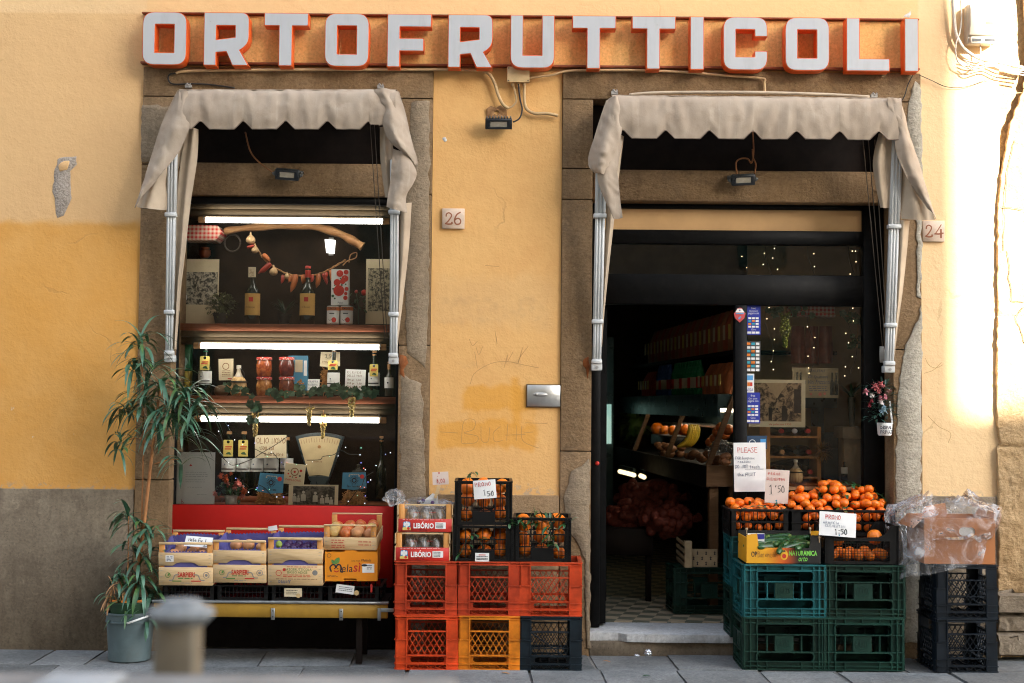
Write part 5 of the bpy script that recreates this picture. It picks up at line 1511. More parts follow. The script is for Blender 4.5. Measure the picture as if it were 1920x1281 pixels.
for lab, px, base, mm in (('top left jam jar of the four, filled with orange red relish', 495, 706, jam('relish_red', (.20, .03, .008), (.40, .10, .02))), ('bottom left jam jar of the four, filled with chopped orange relish', 495, 743, jam('relish_orange', (.28, .09, .02), (.45, .20, .05))),
                          ('top right jam jar of the four, filled with dark red jam', 537, 706, jam('dark_jam', (.06, .008, .005), (.11, .015, .008))), ('bottom right jam jar of the four, filled with brown red jam', 537, 743, jam('brown_jam', (.10, .02, .008), (.19, .045, .015)))):
 b = P(px, base, .29); s_ = (P(px + 1, base, .29) - b).length
 Rr, H = 15 * s_, 36 * s_
 t = thing('jam_jar', lab, 'jar', b)
 m = MB(); m.lathe([(Rr * .78, 0), (Rr * .9, H * .05), (Rr, H * .35), (Rr * .99, H * .62), (Rr * .86, H * .8), (Rr * .84, H * .86)], b.x, b.y, b.z, 22); m.build('glass_jar', mm, t, smooth=50)
 m = MB(); m.lathe([(Rr * .95, H * .85), (Rr * .97, H * .87), (Rr * .97, H * .97), (Rr * .9, H)], b.x, b.y, b.z, 24); m.build('lid', M_LID, t, smooth=40)
card('blue_packet', 'blue pasta packet with a small price card on the lower shelf', 'packet', (540, 667, 577, 732), .40, M_BLUEP, thick=.05,
     draw=[('price_card', M_CREAM, rc(.36, .74, .52, .88, -.002)), ('handwriting', M_INKBR, allof(hw('OFFER', .40, .77, .05, .002, .06), hw('1,50', .42, .62, .09, .003, .08))), ('white_band', M_PAPER, rc(.80, .95, .42, .86))])
m = MB(); r = random.Random(3)
for i in range(40): p = P(r.uniform(551, 567), r.uniform(714, 740), .35 + r.uniform(0, .03)); m.tube([p, p + Vector((r.uniform(-.02, .02), 0, r.uniform(-.012, .012)))], .0055, 5)
M_PASTA = mt('orange_pasta', (.42, .19, .05), .6, .25, 30)
tag(m.build('pasta_twists', M_PASTA), 'small heap of orange pasta twists below the blue packet', 'pasta')
card('price_note', 'small white handwritten note on the lower shelf between jars and pasta', 'note', (577, 711, 599, 732), .26, M_PAPER, tilt=rad(-8), draw=[('handwriting', M_INKB, allof(hw('GRAPPA', .06, .7, .16, .002, .14), hw('RISERVA', .06, .42, .16, .002, .12), hw('speciale', .06, .14, .16, .002, .12)))])
def pastabag(label, bx, Y, labbox, labmat, draws, pastamat, base=None):
 x0, x1, z0, z1 = R(*bx, Y)
 t = thing('pasta_bag', label, 'bag', ((x0 + x1) / 2, Y, z0))
 m = MB(); r = random.Random(int(bx[0]))
 W, H = x1 - x0, z1 - z0
 m.ball(((x0 + x1) / 2, Y + .02, z0 + H * .3), W * .45, 14, 10, 1.0, .45, H / W * .68, jit=.15, seed=bx[0])
 for i in range(110):
  a = r.uniform(0, pi); v = r.uniform(0, .95)
  p = Vector(((x0 + x1) / 2 + W * .46 * math.cos(a) * (1 - .35 * v), Y + .02 - .055 * math.sin(a), z0 + H * (.02 + .62 * v)))
  d = Vector((r.uniform(-1, 1), r.uniform(-.3, .3), r.uniform(-1, 1))) * .024
  m.tube(spline([p - d, p + Vector((0, -.006, .004)), p + d], 3), .0028, 5)
 m.build('pasta', pastamat, t)
 lx0, lx1, lz0, lz1 = R(*labbox[:4], Y - .045)
 c = Vector(((lx0 + lx1) / 2, Y - .045, (lz0 + lz1) / 2))
 w_, h_ = lx1 - lx0, lz1 - lz0
 T = Matrix.Translation(c) @ Matrix.Rotation(rad(labbox[4]), 4, 'Y') @ Matrix.Rotation(rad(-10), 4, 'X')
 m = MB(); m.T = T
 m.prism([[(-w_ / 2, -h_ / 2 + .01), (0, -h_ / 2), (w_ / 2, -h_ / 2 + .012), (w_ * .47, h_ / 2), (-w_ * .47, h_ / 2)]], 0, .002)
 L = m.build('paper_label', labmat, t)
 for nm, mt_, fn in draws:
  m = MB(); m.T = T; fn(m, lambda u: (u - .5) * w_, lambda v: (v - .5) * h_, w_, h_, -.0012); m.build(nm, mt_, L)
 return t
sunp = lambda m, X, Z, W, H, y: (m.prism([circ(X(.5), Z(.55), .10 * W, 16), circ(X(.5), Z(.55), .06 * W, 16)[::-1]], y, y + .001), [m.ribbon([(X(.5) + .12 * W * math.cos(a), Z(.55) + .12 * W * math.sin(a)), (X(.5) + .17 * W * math.cos(a), Z(.55) + .17 * W * math.sin(a))], y, .003) for a in [k * pi / 8 for k in range(16)]])
pastabag('tall pasta bag with cream label behind the oil bottle on the lower shelf', (600, 662, 638, 742), .40, (600, 660, 638, 690, 0), M_CREAM, [('handwriting', M_INKK, hw('3,50', .25, .62, .22, .003, .12)), ('lettering', M_INKBR, pr('CONCHIGLIE', .1, .9, .28, .42))], M_PASTA)
bottle('dark oil bottle with cork top and a leaf shaped neck tag on the lower shelf', 625, 743, 653, 23, .30, (699, 725), M_PAPER, (615, 676, 633, 694), M_YELTAG, (652, 660), M_CORK, labdraw=lab_oil, shoulder=.6)
card('price_list', 'white handwritten price list leaning on the lower shelf', 'note', (647, 693, 685, 739), .33, M_PAPER, roll=rad(-2), draw=[('handwriting', M_INKBR, allof(hw('ELENCO', .1, .84, .08, .002, .12), hw('DELLE VOCI', .1, .70, .08, .002, .08), hw('100 gr  1,30', .1, .54, .07, .002, .07), hw('250 gr  3,00', .1, .40, .07, .002, .07), hw('500 gr  5,80', .1, .26, .07, .002, .07), hw('1 kg  9,60', .1, .12, .07, .002, .07)))])
bottle('dark oil bottle with yellow neck tag right of the price list', 701, 743, 659, 21, .32, (699, 724), M_PAPER, (693, 683, 709, 706), M_YELTAG, (658, 667), M_CORK, labdraw=lab_oil, shoulder=.58)
bottle('slim bottle with orange cap at the far right of the lower shelf', 729, 743, 679, 16, .30, (708, 728), M_PAPER, None, None, (678, 693), M_CORK, mt('smoky_glass', (.08, .075, .055), .2), .56, labdraw=[('crest', M_INKK, dots([(.4, .5, .12)], 4))])
def vine(label, pts, n, seed, L=.055):
 r = random.Random(seed)
 q = spline([P(*p) for p in pts], 8)
 t = thing('vine_garland', label, 'vine', q[len(q) // 2])
 m = MB(); m.tube(q, .0025, 5); m.build('stem', M_CORK, t)
 m = MB()
 for i in range(n):
  p = r.choice(q) + Vector((r.uniform(-.02, .02), r.uniform(-.03, .02), r.uniform(-.012, .022)))
  d = Vector((r.uniform(-1, 1), r.uniform(-.9, .1), r.uniform(-.8, .5))).normalized()
  s_ = L * r.uniform(.6, 1.15)
  nn = Vector((r.uniform(-.5, .5), -1, r.uniform(-.2, .6))).normalized()
  a = (d - nn * d.dot(nn)).normalized(); b = nn.cross(a)
  pf = [(0, 0), (.15, .42), (.42, .36), (.55, .55), (.72, .3), (1, 0), (.72, -.3), (.55, -.55), (.42, -.36), (.15, -.42)]
  vs = [p + a * (u * s_) + b * (v * s_) + nn * (.15 * s_ * abs(v)) for u, v in pf]
  m.add(vs, [(0, 1, 2), (0, 2, 3, 4), (0, 4, 5), (0, 5, 6), (0, 6, 7, 8), (0, 8, 9)])
 m.build('leaves', M_LEAFG, t)
vine('dull green vine leaves trailing along the front of the lower shelf', [(512, 738, .2), (545, 736, .19), (580, 735, .18), (620, 732, .18), (660, 734, .18), (698, 738, .19)], 64, 2)
vine('small cluster of vine leaves in front of the straw flask', [(425, 722, .22), (445, 735, .19), (462, 737, .18), (472, 742, .18)], 16, 3, .045)
vine('vine leaves hanging below the lower shelf over the left grapes', [(478, 756, .17), (476, 768, .165), (478, 784, .16)], 9, 6, .06)
M_GRAPE = mt('golden_grape', (.42, .29, .07), .3, .3, 40, spec=.5, sss=.15)
def grapes(label, px, y0, y1, wpx, Y, seed, mat=M_GRAPE, rg=.0085):
 a, b = P(px, y0, Y), P(px, y1, Y)
 t = thing('grape_bunch', label, 'grapes', a)
 r = random.Random(seed)
 m = MB(); H = a.z - b.z; W = wpx / 600
 k = int(18 + H * 200)
 for i in range(k):
  v = (i + .5) / k
  ww = W * (1.0 - .75 * v) * (0.75 + .25 * math.sin(v * 9 + seed))
  an = i * 2.4
  m.ball((a.x + ww * math.cos(an) * r.uniform(.6, 1), a.y + ww * .8 * math.sin(an), a.z - H * v), rg * r.uniform(.9, 1.15), 8, 6)
 m.build('grapes', mat, t, smooth=True)
 m = MB(); m.tube([a + Vector((0, 0, .03)), a, a.lerp(b, .7)], .002, 5); m.build('stem', M_CORK, t)
grapes('bunch of pale grapes hanging in front of the lowest tube, furthest left', 479, 775, 818, 17, .16, 1)
grapes('bunch of pale grapes hanging in front of the lowest tube, in the middle', 580, 764, 797, 15, .16, 2)
grapes('bunch of pale grapes hanging over the dial of the old scale', 606, 778, 821, 16, .18, 4)
grapes('bunch of pale grapes hanging off the shelf edge below the price list', 660, 746, 782, 19, .16, 5)
card('letter_sheet', 'large white printed letter standing in the left corner of the window', 'letter', (330, 848, 403, 948), .175, M_PAPER, curl=.02, thick=.0012,
     draw=[('small_print', mt('pale_print', (.40, .40, .40), .7), allof(lines([.62, .58, .54], .25, .82, .008, 2), lines([.48, .44], .25, .75, .008, 3), lines([.34], .3, .7, .008, 4), lines([.2], .55, .8, .008, 5))), ('red_mark', M_INKR, allof(lambda m, X, Z, W, H, y: m.prism([[(X(.34), Z(.74)), (X(.42), Z(.74)), (X(.38), Z(.78))]], y, y + .001), hw('b', .16, .03, .08, .003))), ('footer_bars', M_INKB, allof(rc(.24, .3, .015, .03), rc(.33, .5, .015, .03), rc(.53, .6, .015, .03), rc(.62, .8, .015, .03)))])
ZL = ZWB - .004
for lab, px, Y, top in (('dark oil bottle with yellow tag, leftmost behind the pink flowers', 428, .42, 810), ('dark oil bottle with yellow tag, beside the OLIO NOVO card', 456, .42, 810)):
 base = 930
 bottle(lab, px, base, top, 26, Y, (859, 884), M_PAPER, (px - 9, 825, px + 9, 856), M_YELTAG, (809, 818), M_CORK, labdraw=lab_oil, shoulder=.62)
for lab, px in (('dark oil bottle with white label, directly under the OLIO NOVO card on its left', 481), ('dark oil bottle with white label, directly under the OLIO NOVO card on its right', 508), ('dark oil bottle with white label, half behind the cream packet', 537)):
 bottle(lab, px, 930, 822, 24 if px != 508 else 27, .44, (859, 884), M_PAPER, None, None, (820, 828), M_CORK, labdraw=lab_oil, shoulder=.62)
m = MB(); x0, x1, z0, z1 = R(405, 560, 928, 945, .42); m.box(x0, PX(560, .42, 935), .36, .52, ZL + .001, PZ(930, .42, 480)); tag(m.build('wooden_riser', M_WOODR, bevel=.003), 'low dark wooden riser under the row of oil bottles', 'riser')
card('price_sign', 'cardboard sign reading OLIO NOVO in front of the oil bottles', 'sign', (478, 816, 537, 859), .34, M_CREAM, roll=rad(1), draw=[('handwriting', M_INKBR, allof(hw('OLIO', .05, .64, .24, .004, .11, 2), hw('NOVO', .54, .64, .22, .004, .11, 3), hw('1500 dal', .14, .36, .14, .0032, .07, 4), hw('8,50 Litro', .3, .1, .14, .0032, .07, 5)))])
c = P(598, 905, .38)
s_ = (P(599, 905, .38) - c).length
sca = thing('shop_scale', 'old fan shaped dial scale with cream face behind the window', 'scale', c)
zb0 = ZL + .002
ctr = P(598, 955, .38)
def fan(rin, rout, half, n=14):
 o = [(ctr.x + rout * s_ * math.sin(a), ctr.z + rout * s_ * math.cos(a)) for a in [half - 2 * half * k / n for k in range(n + 1)]]
 i = [(ctr.x + rin * s_ * math.sin(a), ctr.z + rin * s_ * math.cos(a)) for a in [-half + 2 * half * k / n for k in range(n + 1)]]
 return o + i
M_SCB = mt('dark_enamel', (.018, .03, .035), .3, .2, spec=.5)
m = MB(); m.prism([fan(60, 143, rad(18.5))], .36, .42); m.build('dial_case', M_SCB, sca, bevel=.006, seg=2)
m = MB(); m.prism([fan(64, 137, rad(16.6))], .355, .362); dl = m.build('dial_face', mt('cream_enamel', (.52, .40, .22), .4, .08), sca)
m = MB()
for k in range(15):
 a = rad(-15 + 30 * k / 14)
 m.ribbon([(ctr.x + r_ * s_ * math.sin(a), ctr.z + r_ * s_ * math.cos(a)) for r_ in (126, 132 if k % 2 else 134)], .3545, .0022)
m.hand('Bilancia', ctr.x - .045, ctr.z + 88 * s_, .3545, .013, .0018, .0095); m.build('graduation', M_INKBR, dl)
m = MB(); m.prism([circ(ctr.x, ctr.z + 117 * s_, .011, 14)], .351, .356); m.build('dial_knob', M_CORK, dl, bevel=.002)
m = MB(); m.prism([[(ctr.x - .07, ctr.z + 62 * s_), (ctr.x - .05, ctr.z + 48 * s_), (ctr.x - .09, ctr.z + 34 * s_), (ctr.x - .1, zb0), (ctr.x + .1, zb0), (ctr.x + .09, ctr.z + 34 * s_), (ctr.x + .05, ctr.z + 48 * s_), (ctr.x + .07, ctr.z + 62 * s_)]], .34, .46); m.build('scale_base', M_SCB, sca, bevel=.008, seg=2)
t = thing('flower_pot', 'white fluted pot of pink and orange flowers in the window corner', 'flower pot', P(433, 946, .2))
b = P(433, 946, .2); m = MB(); m.lathe([(.028, 0), (.034, .002), (.041, .05), (.043, .052), (.043, .058), (.036, .058)], b.x, b.y, b.z, 28)
m.v = [(b.x + (v[0] - b.x) * (1 + .04 * math.cos(14 * math.atan2(v[1] - b.y, v[0] - b.x))), b.y + (v[1] - b.y) * (1 + .04 * math.cos(14 * math.atan2(v[1] - b.y, v[0] - b.x))), v[2]) for v in m.v]
m.build('pot', mt('white_ceramic', (.62, .6, .56), .4), t, smooth=60)
m = MB(); r = random.Random(9)
for i in range(90): m.leaf(P(433 + r.gauss(0, 13), 922 + r.gauss(-4, 9), .2 + r.uniform(-.05, .05)), (r.uniform(-1, 1), r.uniform(-1, .4), r.uniform(-.5, 1)), .04, .02, .7, n=3)
m.tube([b + Vector((0, 0, .05)), P(430, 905, .2)], .003, 5); m.build('foliage', M_GRN, t)
M_FLO, M_FLP = mt('orange_petal', (.60, .12, .03), .6, .2, 30), mt('coral_petal', (.65, .20, .15), .6, .2, 30)
def bloom(m, p, r0, r, n=22):
 for i in range(n):
  d = Vector((r.gauss(0, 1), r.gauss(-.4, 1), r.gauss(.3, 1))).normalized()
  m.leaf(p + d * r0 * .2, d, r0, r0 * .7, .5, n=3)
 m.ball(p, r0 * .55, 8, 6)
for (fx, fy, rr_, mm) in ((414, 892, 6, M_FLO), (424, 897, 7, M_FLO), (425, 907, 7, M_FLP), (433, 889, 4, M_FLO), (446, 905, 7, M_FLP), (441, 914, 6, M_FLP), (451, 911, 6, M_FLP), (457, 920, 7, M_FLO), (454, 930, 6, M_FLP), (403, 925, 5, M_FLP)):
 m = MB(); bloom(m, P(fx, fy, .15 + r.uniform(-.02, .03)), rr_ / 300, r); m.build('blossom', mm, t)
card_blue = [('sun_print', M_INKK, sunp), ('red_dots', M_INKR, dots([(.82, .76, .09)], 12)), ('lettering', M_INKK, hw('Oro Toscano', .22, .16, .13, .0022, .05)), ('pale_print', M_CREAM, allof(lines([.86], .3, .72, .03), dots([(.3, .8, .03), (.7, .8, .03)], 8)))]
pastabag('pasta bag with blue label in the window, left of the group photograph', (478, 905, 534, 948), .24, (484, 888, 532, 926, 4), M_BLUEP, card_blue, mt('brown_tagliatelle', (.36, .17, .05), .6, .3, 30))
pastabag('pasta bag with blue label in the window, right of the group photograph', (640, 905, 688, 950), .24, (641, 886, 687, 919, -1), M_BLUEP, card_blue, mt('brown_tagliatelle', (.36, .17, .05), .6, .3, 30))
card('cream_packet', 'cream packet with a round emblem reading PAPILLONS in the window', 'packet', (533, 870, 571, 909), .25, M_CREAM, roll=rad(-6), thick=.02,
     draw=[('emblem', M_INKBR, lambda m, X, Z, W, H, y: m.prism([circ(X(.5), Z(.62), .2 * W, 18), circ(X(.5), Z(.62), .16 * W, 18)[::-1]], y, y + .001)), ('red_marks', M_INKR, dots([(.8, .7, .07), (.5, .62, .06), (.2, .5, .04), (.3, .38, .04), (.6, .36, .04)], 8)), ('black_marks', M_INKK, dots([(.78, .45, .05), (.42, .36, .03), (.2, .66, .03)], 6)), ('lettering', M_INKR, pr('PAPILLONS', .1, .85, .17, .27))])
gp_ = [(u, v, s_) for u, v, s_ in ((.12, .42, .05), (.3, .5, .06), (.54, .46, .06), (.68, .34, .05), (.78, .38, .05), (.86, .28, .045), (.2, .36, .04))]
def people(m, X, Z, W, H, y):
 for u, v, s_ in gp_:
  m.prism([circ(X(u), Z(v) + s_ * W * 1.0, s_ * W * .5, 10)], y - .001, y)
  m.prism([[(X(u) - s_ * W * .85, Z(v) - s_ * W * 1.9), (X(u) + s_ * W * .85, Z(v) - s_ * W * 1.9), (X(u) + s_ * W * .8, Z(v) + s_ * W * .2), (X(u), Z(v) + s_ * W * .5), (X(u) - s_ * W * .8, Z(v) + s_ * W * .2)]], y - .001, y)
card('group_photograph', 'old black and white photograph of people standing at the foot of the window', 'photograph', (541, 909, 634, 949), .19, M_CREAM, thick=.002, tilt=rad(-6), draw=[('photo_print', M_PH4, rc(.09, .93, .06, .93)), ('figures', mt('pale_photo_tone', (.42, .38, .3), .6), people)])
fl = thing('fairy_lights', 'black string of coloured fairy lights strung across the bottom of the window', 'fairy lights', P(560, 900, .17))
paths = [[(409, 808), (418, 830), (413, 850), (428, 868), (440, 872), (470, 862), (490, 850), (520, 832), (540, 818)], [(478, 842), (500, 852), (512, 850), (522, 862)], [(575, 863), (600, 862), (606, 856), (625, 853), (640, 845), (655, 852), (675, 852)],
         [(482, 908), (495, 914), (503, 922), (512, 930), (527, 930), (540, 925)], [(700, 885), (685, 895), (678, 912), (668, 922), (655, 940), (648, 950)], [(455, 900), (458, 912), (465, 922)]]
m = MB()
for p in paths: m.tube(spline([P(a, b, .165 + .01 * math.sin(a)) for a, b in p], 5), .0022, 5)
m.build('wire', M_CABB, fl)
bl = [(410, 809, 0), (440, 825, 0), (413, 849, 0), (455, 834, 0), (428, 868, 0), (445, 873, 1), (478, 831, 3), (501, 856, 1), (509, 848, 0), (528, 867, 3), (538, 867, 2), (556, 871, 1), (586, 866, 0), (618, 856, 1), (634, 855, 0), (648, 839, 0), (677, 840, 1), (675, 853, 0), (723, 852, 3), (732, 849, 0), (677, 868, 3), (682, 878, 2), (685, 881, 0),
      (705, 873, 0), (695, 900, 0), (690, 904, 3), (683, 914, 2), (676, 913, 2), (670, 929, 1), (685, 930, 3), (653, 940, 0), (684, 944, 0), (650, 949, 3), (442, 897, 3), (458, 912, 0), (466, 923, 0), (480, 918, 1), (482, 915, 3), (505, 918, 1), (493, 920, 2), (519, 932, 0), (532, 932, 3), (575, 871, 0), (428, 798, 3)]
LB = [lamp_mat('white_bulb', (.8, .9, 1), .5), lamp_mat('green_bulb', (.1, .9, .5), .4), lamp_mat('red_bulb', (1, .1, .06), .4), lamp_mat('blue_bulb', (.2, .25, 1), .5)]
for x, y, k in bl:
 m = MB(); m.ball(P(x, y, .16), .003, 6, 4); m.build('bulb', LB[k], fl)
bottle('dark bottle with pale stopper in the shadows right of the scale', 714, 935, 818, 20, .48, None, None, None, None, (818, 828), M_CORK, shoulder=.5)
b = P(672, 905, .46); m = MB(); m.lathe([(.06, 0), (.06, .16), (.045, .2), (.012, .215), (.012, .225), (.016, .235), (.0, .245)], b.x, b.y, ZL + .01, 20); tag(m.build('glass_cloche', mt('smoked_glass', (.05, .045, .035), .15), smooth=40), 'dim glass dome standing behind the right hand pasta bag', 'cloche')
def plastic(name, c, rough=.42):
 return mt(name, c, rough, .3, 9, .12, 60, spec=.3, dirt=(c[0] * .5 + .03, c[1] * .5 + .025, c[2] * .5 + .02) if max(c) > .2 else sc(c, 2.2), dirt_amt=.6)
M_OR1 = plastic('orange_crate_plastic', (.55, .055, .010))
M_OR2 = plastic('red_orange_crate_plastic', (.40, .042, .012))
M_YEL = plastic('yellow_crate_plastic', (.58, .175, .010))
M_NAV = plastic('blue_black_crate_plastic', (.006, .012, .017))
M_NAV2 = plastic('navy_crate_plastic', (.004, .008, .013))
M_GR1 = plastic('teal_crate_plastic', (.010, .085, .09))
M_GR2 = plastic('dark_green_crate_plastic', (.007, .030, .020))
M_GR3 = plastic('deep_green_crate_plastic', (.006, .034, .023))
M_BLK = plastic('black_crate_plastic', (.004, .004, .004), .42)
def rotz_about(x, y, a):
 return Matrix.Translation((x, y, 0)) @ Matrix.Rotation(a, 4, 'Z') @ Matrix.Translation((-x, -y, 0))
def milk_panel(W, H, name, mat, par, T, brace=False):
 u = lambda a: (a - .5) * W
 v = lambda b: b * H
 a0, a1 = .185, .825
 m = MB(); m.T = T
 outer = [(u(0.01), v(0)), (u(.99), v(0)), (u(.99), v(1)), (u(.01), v(1))]
 holes = [[(u(a0), v(.72)), (u(a1), v(.72)), (u(a1), v(.93)), (u(a0), v(.93))],
             [(u(a0), v(.275)), (u(a1), v(.275)), (u(a1), v(.695)), (u(a0), v(.695))],
             rrect(u(a0 + .05), u(a1 - .04), v(.135), v(.235), v(.048), 5),
             [(u(a0), v(.02)), (u(a1), v(.02)), (u(a1), v(.098)), (u(a0), v(.098))]]
 m.prism([outer] + [h[::-1] for h in holes], .004, .014)
 for s_ in (-1, 1):
  xa, xb = s_ * W * .5, s_ * W * .325
  m.box(min(xa, xb), max(xa, xb), -.004, .004, 0, v(.545))
  xa = s_ * W * .475
  m.box(min(xa, xb), max(xa, xb), -.001, .004, v(.545), v(.93))
  for b in (.0, .098, .225, .545):
   xa = s_ * W * .5
   m.box(min(xa, xb), max(xa, xb), -.010, -.0035, v(b), v(b) + .006)
  m.box(s_ * W * .325 - .003, s_ * W * .325 + .003, -.009, .004, 0, v(.98))
 for b in (.0, .1, .255, .70, .945): m.box(-W * .325, W * .325, -.008, .0045, v(b), v(b) + .006)
 m.box(-W * .5, W * .5, -.008, .005, v(.93), v(.945)); m.box(-W * .5, W * .5, -.010, .005, v(.975), v(1))
 x0, x1, z0, z1 = u(a0), u(a1), v(.275), v(.695)
 st = W * .098
 k = -10
 h = z1 - z0
 dx = h * .62
 xs = x0 - dx * 1.0
 while xs < x1:
  for s_ in (1, -1):
   a, b = (xs, z0), (xs + dx, z1)
   if s_ < 0: a, b = (xs + dx, z0), (xs, z1)
   pts = []
   for p, q in ((a, b),):
    t0, t1 = 0, 1
    lo, hi = sorted((p[0], q[0]))
    f = lambda X: (X - p[0]) / (q[0] - p[0])
    ta, tb = f(x0), f(x1)
    t0 = max(0, min(ta, tb)); t1 = min(1, max(ta, tb))
    if t1 - t0 > .04:
     A = (p[0] + (q[0] - p[0]) * t0, p[1] + (q[1] - p[1]) * t0); B = (p[0] + (q[0] - p[0]) * t1, p[1] + (q[1] - p[1]) * t1)
     m.beam((A[0], .007 if s_ > 0 else .0085, A[1]), (B[0], .007 if s_ > 0 else .0085, B[1]), .0038, .008)
  xs += st
 for zb, zt in ((.02, .098), (.945, .978)):
  n = 9
  for i in range(n):
   xa, xb = x0 + (x1 - x0) * i / n, x0 + (x1 - x0) * (i + 1) / n
   A, B = ((xa, v(zb)), (xb, v(zt))) if i % 2 else ((xa, v(zt)), (xb, v(zb)))
   m.beam((A[0], .006, A[1]), (B[0], .006, B[1]), .0032, .008)
 if brace: m.beam((x0, .0, z1), (x0 + (x1 - x0) * .82, .0, z0), .006, .008); m.box(x0, x1, -.003, .005, v(.40), v(.415))
 return m.build(name, mat, par, bevel=0)
def milk_crate(label, mat, W=.355, H=.311, D=.35, brace=False, group=None):
 t = thing('milk_crate', label, 'crate', (0, 0, 0), group)
 cy = D / 2
 milk_panel(W, H, 'front_panel', mat, t, Matrix.Identity(4), brace)
 milk_panel(W, H, 'back_panel', mat, t, rotz_about(0, cy, pi))
 milk_panel(D, H, 'side_panel', mat, t, Matrix.Translation((-W / 2, cy, 0)) @ Matrix.Rotation(-pi / 2, 4, 'Z'))
 milk_panel(D, H, 'side_panel', mat, t, Matrix.Translation((W / 2, cy, 0)) @ Matrix.Rotation(pi / 2, 4, 'Z'))
 m = MB()
 for i in range(7): m.box(-W / 2 + .01, W / 2 - .01, .02 + (D - .04) * i / 6 - .004, .02 + (D - .04) * i / 6 + .004, .003, .010)
 for i in range(7): m.box(-W / 2 + .02 + (W - .04) * i / 6 - .004, -W / 2 + .02 + (W - .04) * i / 6 + .004, .01, D - .01, .0105, .016)
 m.build('floor_grid', mat, t)
 return t
MC_Y = -.55
g = 'milk crates stacked three wide under the fruit'
proto = milk_crate('bright orange milk crate, bottom of the left column beside the fruit bench', M_OR1, group=g)
def mcx(a, b): return PX((a + b) / 2, MC_Y, 1150)
HM = .3125
proto.location = (mcx(744, 858), MC_Y - .012, 0.001); proto.rotation_euler = (0, 0, rad(.8))
dup(proto, (mcx(741, 855), MC_Y + .004, HM), (0, 0, rad(-.6)), 'orange milk crate, top of the left column under the fruit boxes', g, {'orange_crate_plastic': M_OR2})
dup(proto, (mcx(862, 974), MC_Y, .001), (0, 0, rad(-.5)), 'yellow milk crate at the bottom of the middle column', g, {'orange_crate_plastic': M_YEL})
dup(proto, (mcx(860, 973), MC_Y + .006, HM), (0, 0, rad(.5)), 'red orange milk crate on top of the yellow one', g, {'orange_crate_plastic': M_OR2})
dup(proto, (mcx(975, 1087), MC_Y + .006, HM), (0, 0, rad(-1.2)), 'red orange milk crate on top of the blue black one', g, {'orange_crate_plastic': plastic('scarlet_crate_plastic', (.47, .05, .012))})
proto2 = milk_crate('blue black milk crate at the bottom of the column beside the doorway', M_NAV, W=.352, brace=True, group=g)
proto2.location = (mcx(977, 1088), MC_Y, .001)
g2 = 'navy milk crates under the bagged cardboard box'
NV_Y = -.50
nx = PX((1757 + 1868) / 2, NV_Y, 1150)
dup(proto2, (nx, NV_Y, .001), (0, 0, rad(1.0)), 'lower navy milk crate of the stack at the right end of the shopfront', g2, {'blue_black_crate_plastic': M_NAV2})
dup(proto2, (nx + .003, NV_Y + .004, HM), (0, 0, rad(-.8)), 'upper navy milk crate carrying the bagged cardboard box', g2, {'blue_black_crate_plastic': M_NAV2})
def grid_panel(W, H, name, mat, par, T):
 u = lambda a: (a - .5) * W
 v = lambda b: b * H
 m = MB(); m.T = T
 outer = [(u(0.006), 0), (u(.994), 0), (u(.994), H), (u(.006), H)]
 bars = [.0, .075, .165, .29, .385, .605, .71, .845, .925, .999]
 holes = [rrect(u(.16), u(.85), v(.675), v(.865), v(.06), 5), rrect(u(.16), u(.85), v(.165), v(.325), v(.055), 5)]
 for a, b in ((.17, .28), (.30, .375), (.615, .70), (.72, .84)):
  holes.append([(u(a), v(.35)), (u(b), v(.35)), (u(b), v(.645)), (u(a), v(.645))])
 m.prism([outer] + [h[::-1] for h in holes], .006, .014)
 r_ = .0045
 for a in (.0, .075, .16, .85, .915, .985): m.box(u(a), u(a) + .006, -.008, .0055, 0, H)
 for a in (.285, .71): m.box(u(a) - .003, u(a) + .003, -.008, .0055, v(.335), v(.66)); m.box(u(a) - .003, u(a) + .003, -.008, .0055, 0, v(.15)); m.box(u(a) - .003, u(a) + .003, -.008, .0055, v(.88), H)
 m.box(u(.5) - .003, u(.5) + .003, -.008, .0055, v(.88), H)
 for b in (.0, .065, .15, .335, .66, .88, .965): m.box(-W / 2, W / 2, -.009, .0055, v(b), v(b) + .006)
 m.box(-W / 2 - .002, W / 2 + .002, -.012, .014, H - .008, H)
 for (b0, b1) in ((.675, .865), (.165, .325)):
  o = rrect(u(.15), u(.86), v(b0) - .004, v(b1) + .004, v(.06), 5); i = rrect(u(.16), u(.85), v(b0), v(b1), v(.06), 5)
  m.prism([o, i[::-1]], -.010, .006)
 P_ = m.build(name, mat, par)
 m = MB(); m.T = T
 m.box(u(.385), u(.605), -.004, .006, v(.345), v(.65))
 pl = m.build('name_plate', M_GR2, par)
 m = MB(); m.T = T
 m.prism([circ(0 - W * .005, v(.5), W * .085, 20, H * .10), circ(0 - W * .005, v(.5), W * .072, 20, H * .08)[::-1]], -.0065, -.003)
 for k in range(5): m.box(u(.425 + .032 * k), u(.44 + .032 * k), -.0065, -.003, v(.47), v(.53) + .006 * (k % 2))
 m.build('moulded_emblem', M_GR3, pl)
 return P_
def big_crate(label, mat, W=.478, H=.306, D=.33, group=None):
 t = thing('produce_crate', label, 'crate', (0, 0, 0), group)
 cy = D / 2
 grid_panel(W, H, 'front_panel', mat, t, Matrix.Identity(4))
 grid_panel(W, H, 'back_panel', mat, t, rotz_about(0, cy, pi))
 grid_panel(D, H, 'side_panel', mat, t, Matrix.Translation((-W / 2, cy, 0)) @ Matrix.Rotation(-pi / 2, 4, 'Z'))
 grid_panel(D, H, 'side_panel', mat, t, Matrix.Translation((W / 2, cy, 0)) @ Matrix.Rotation(pi / 2, 4, 'Z'))
 m = MB(); m.box(-W / 2 + .012, W / 2 - .012, .012, D - .012, .004, .010)
 m.build('crate_floor', mat, t)
 return t
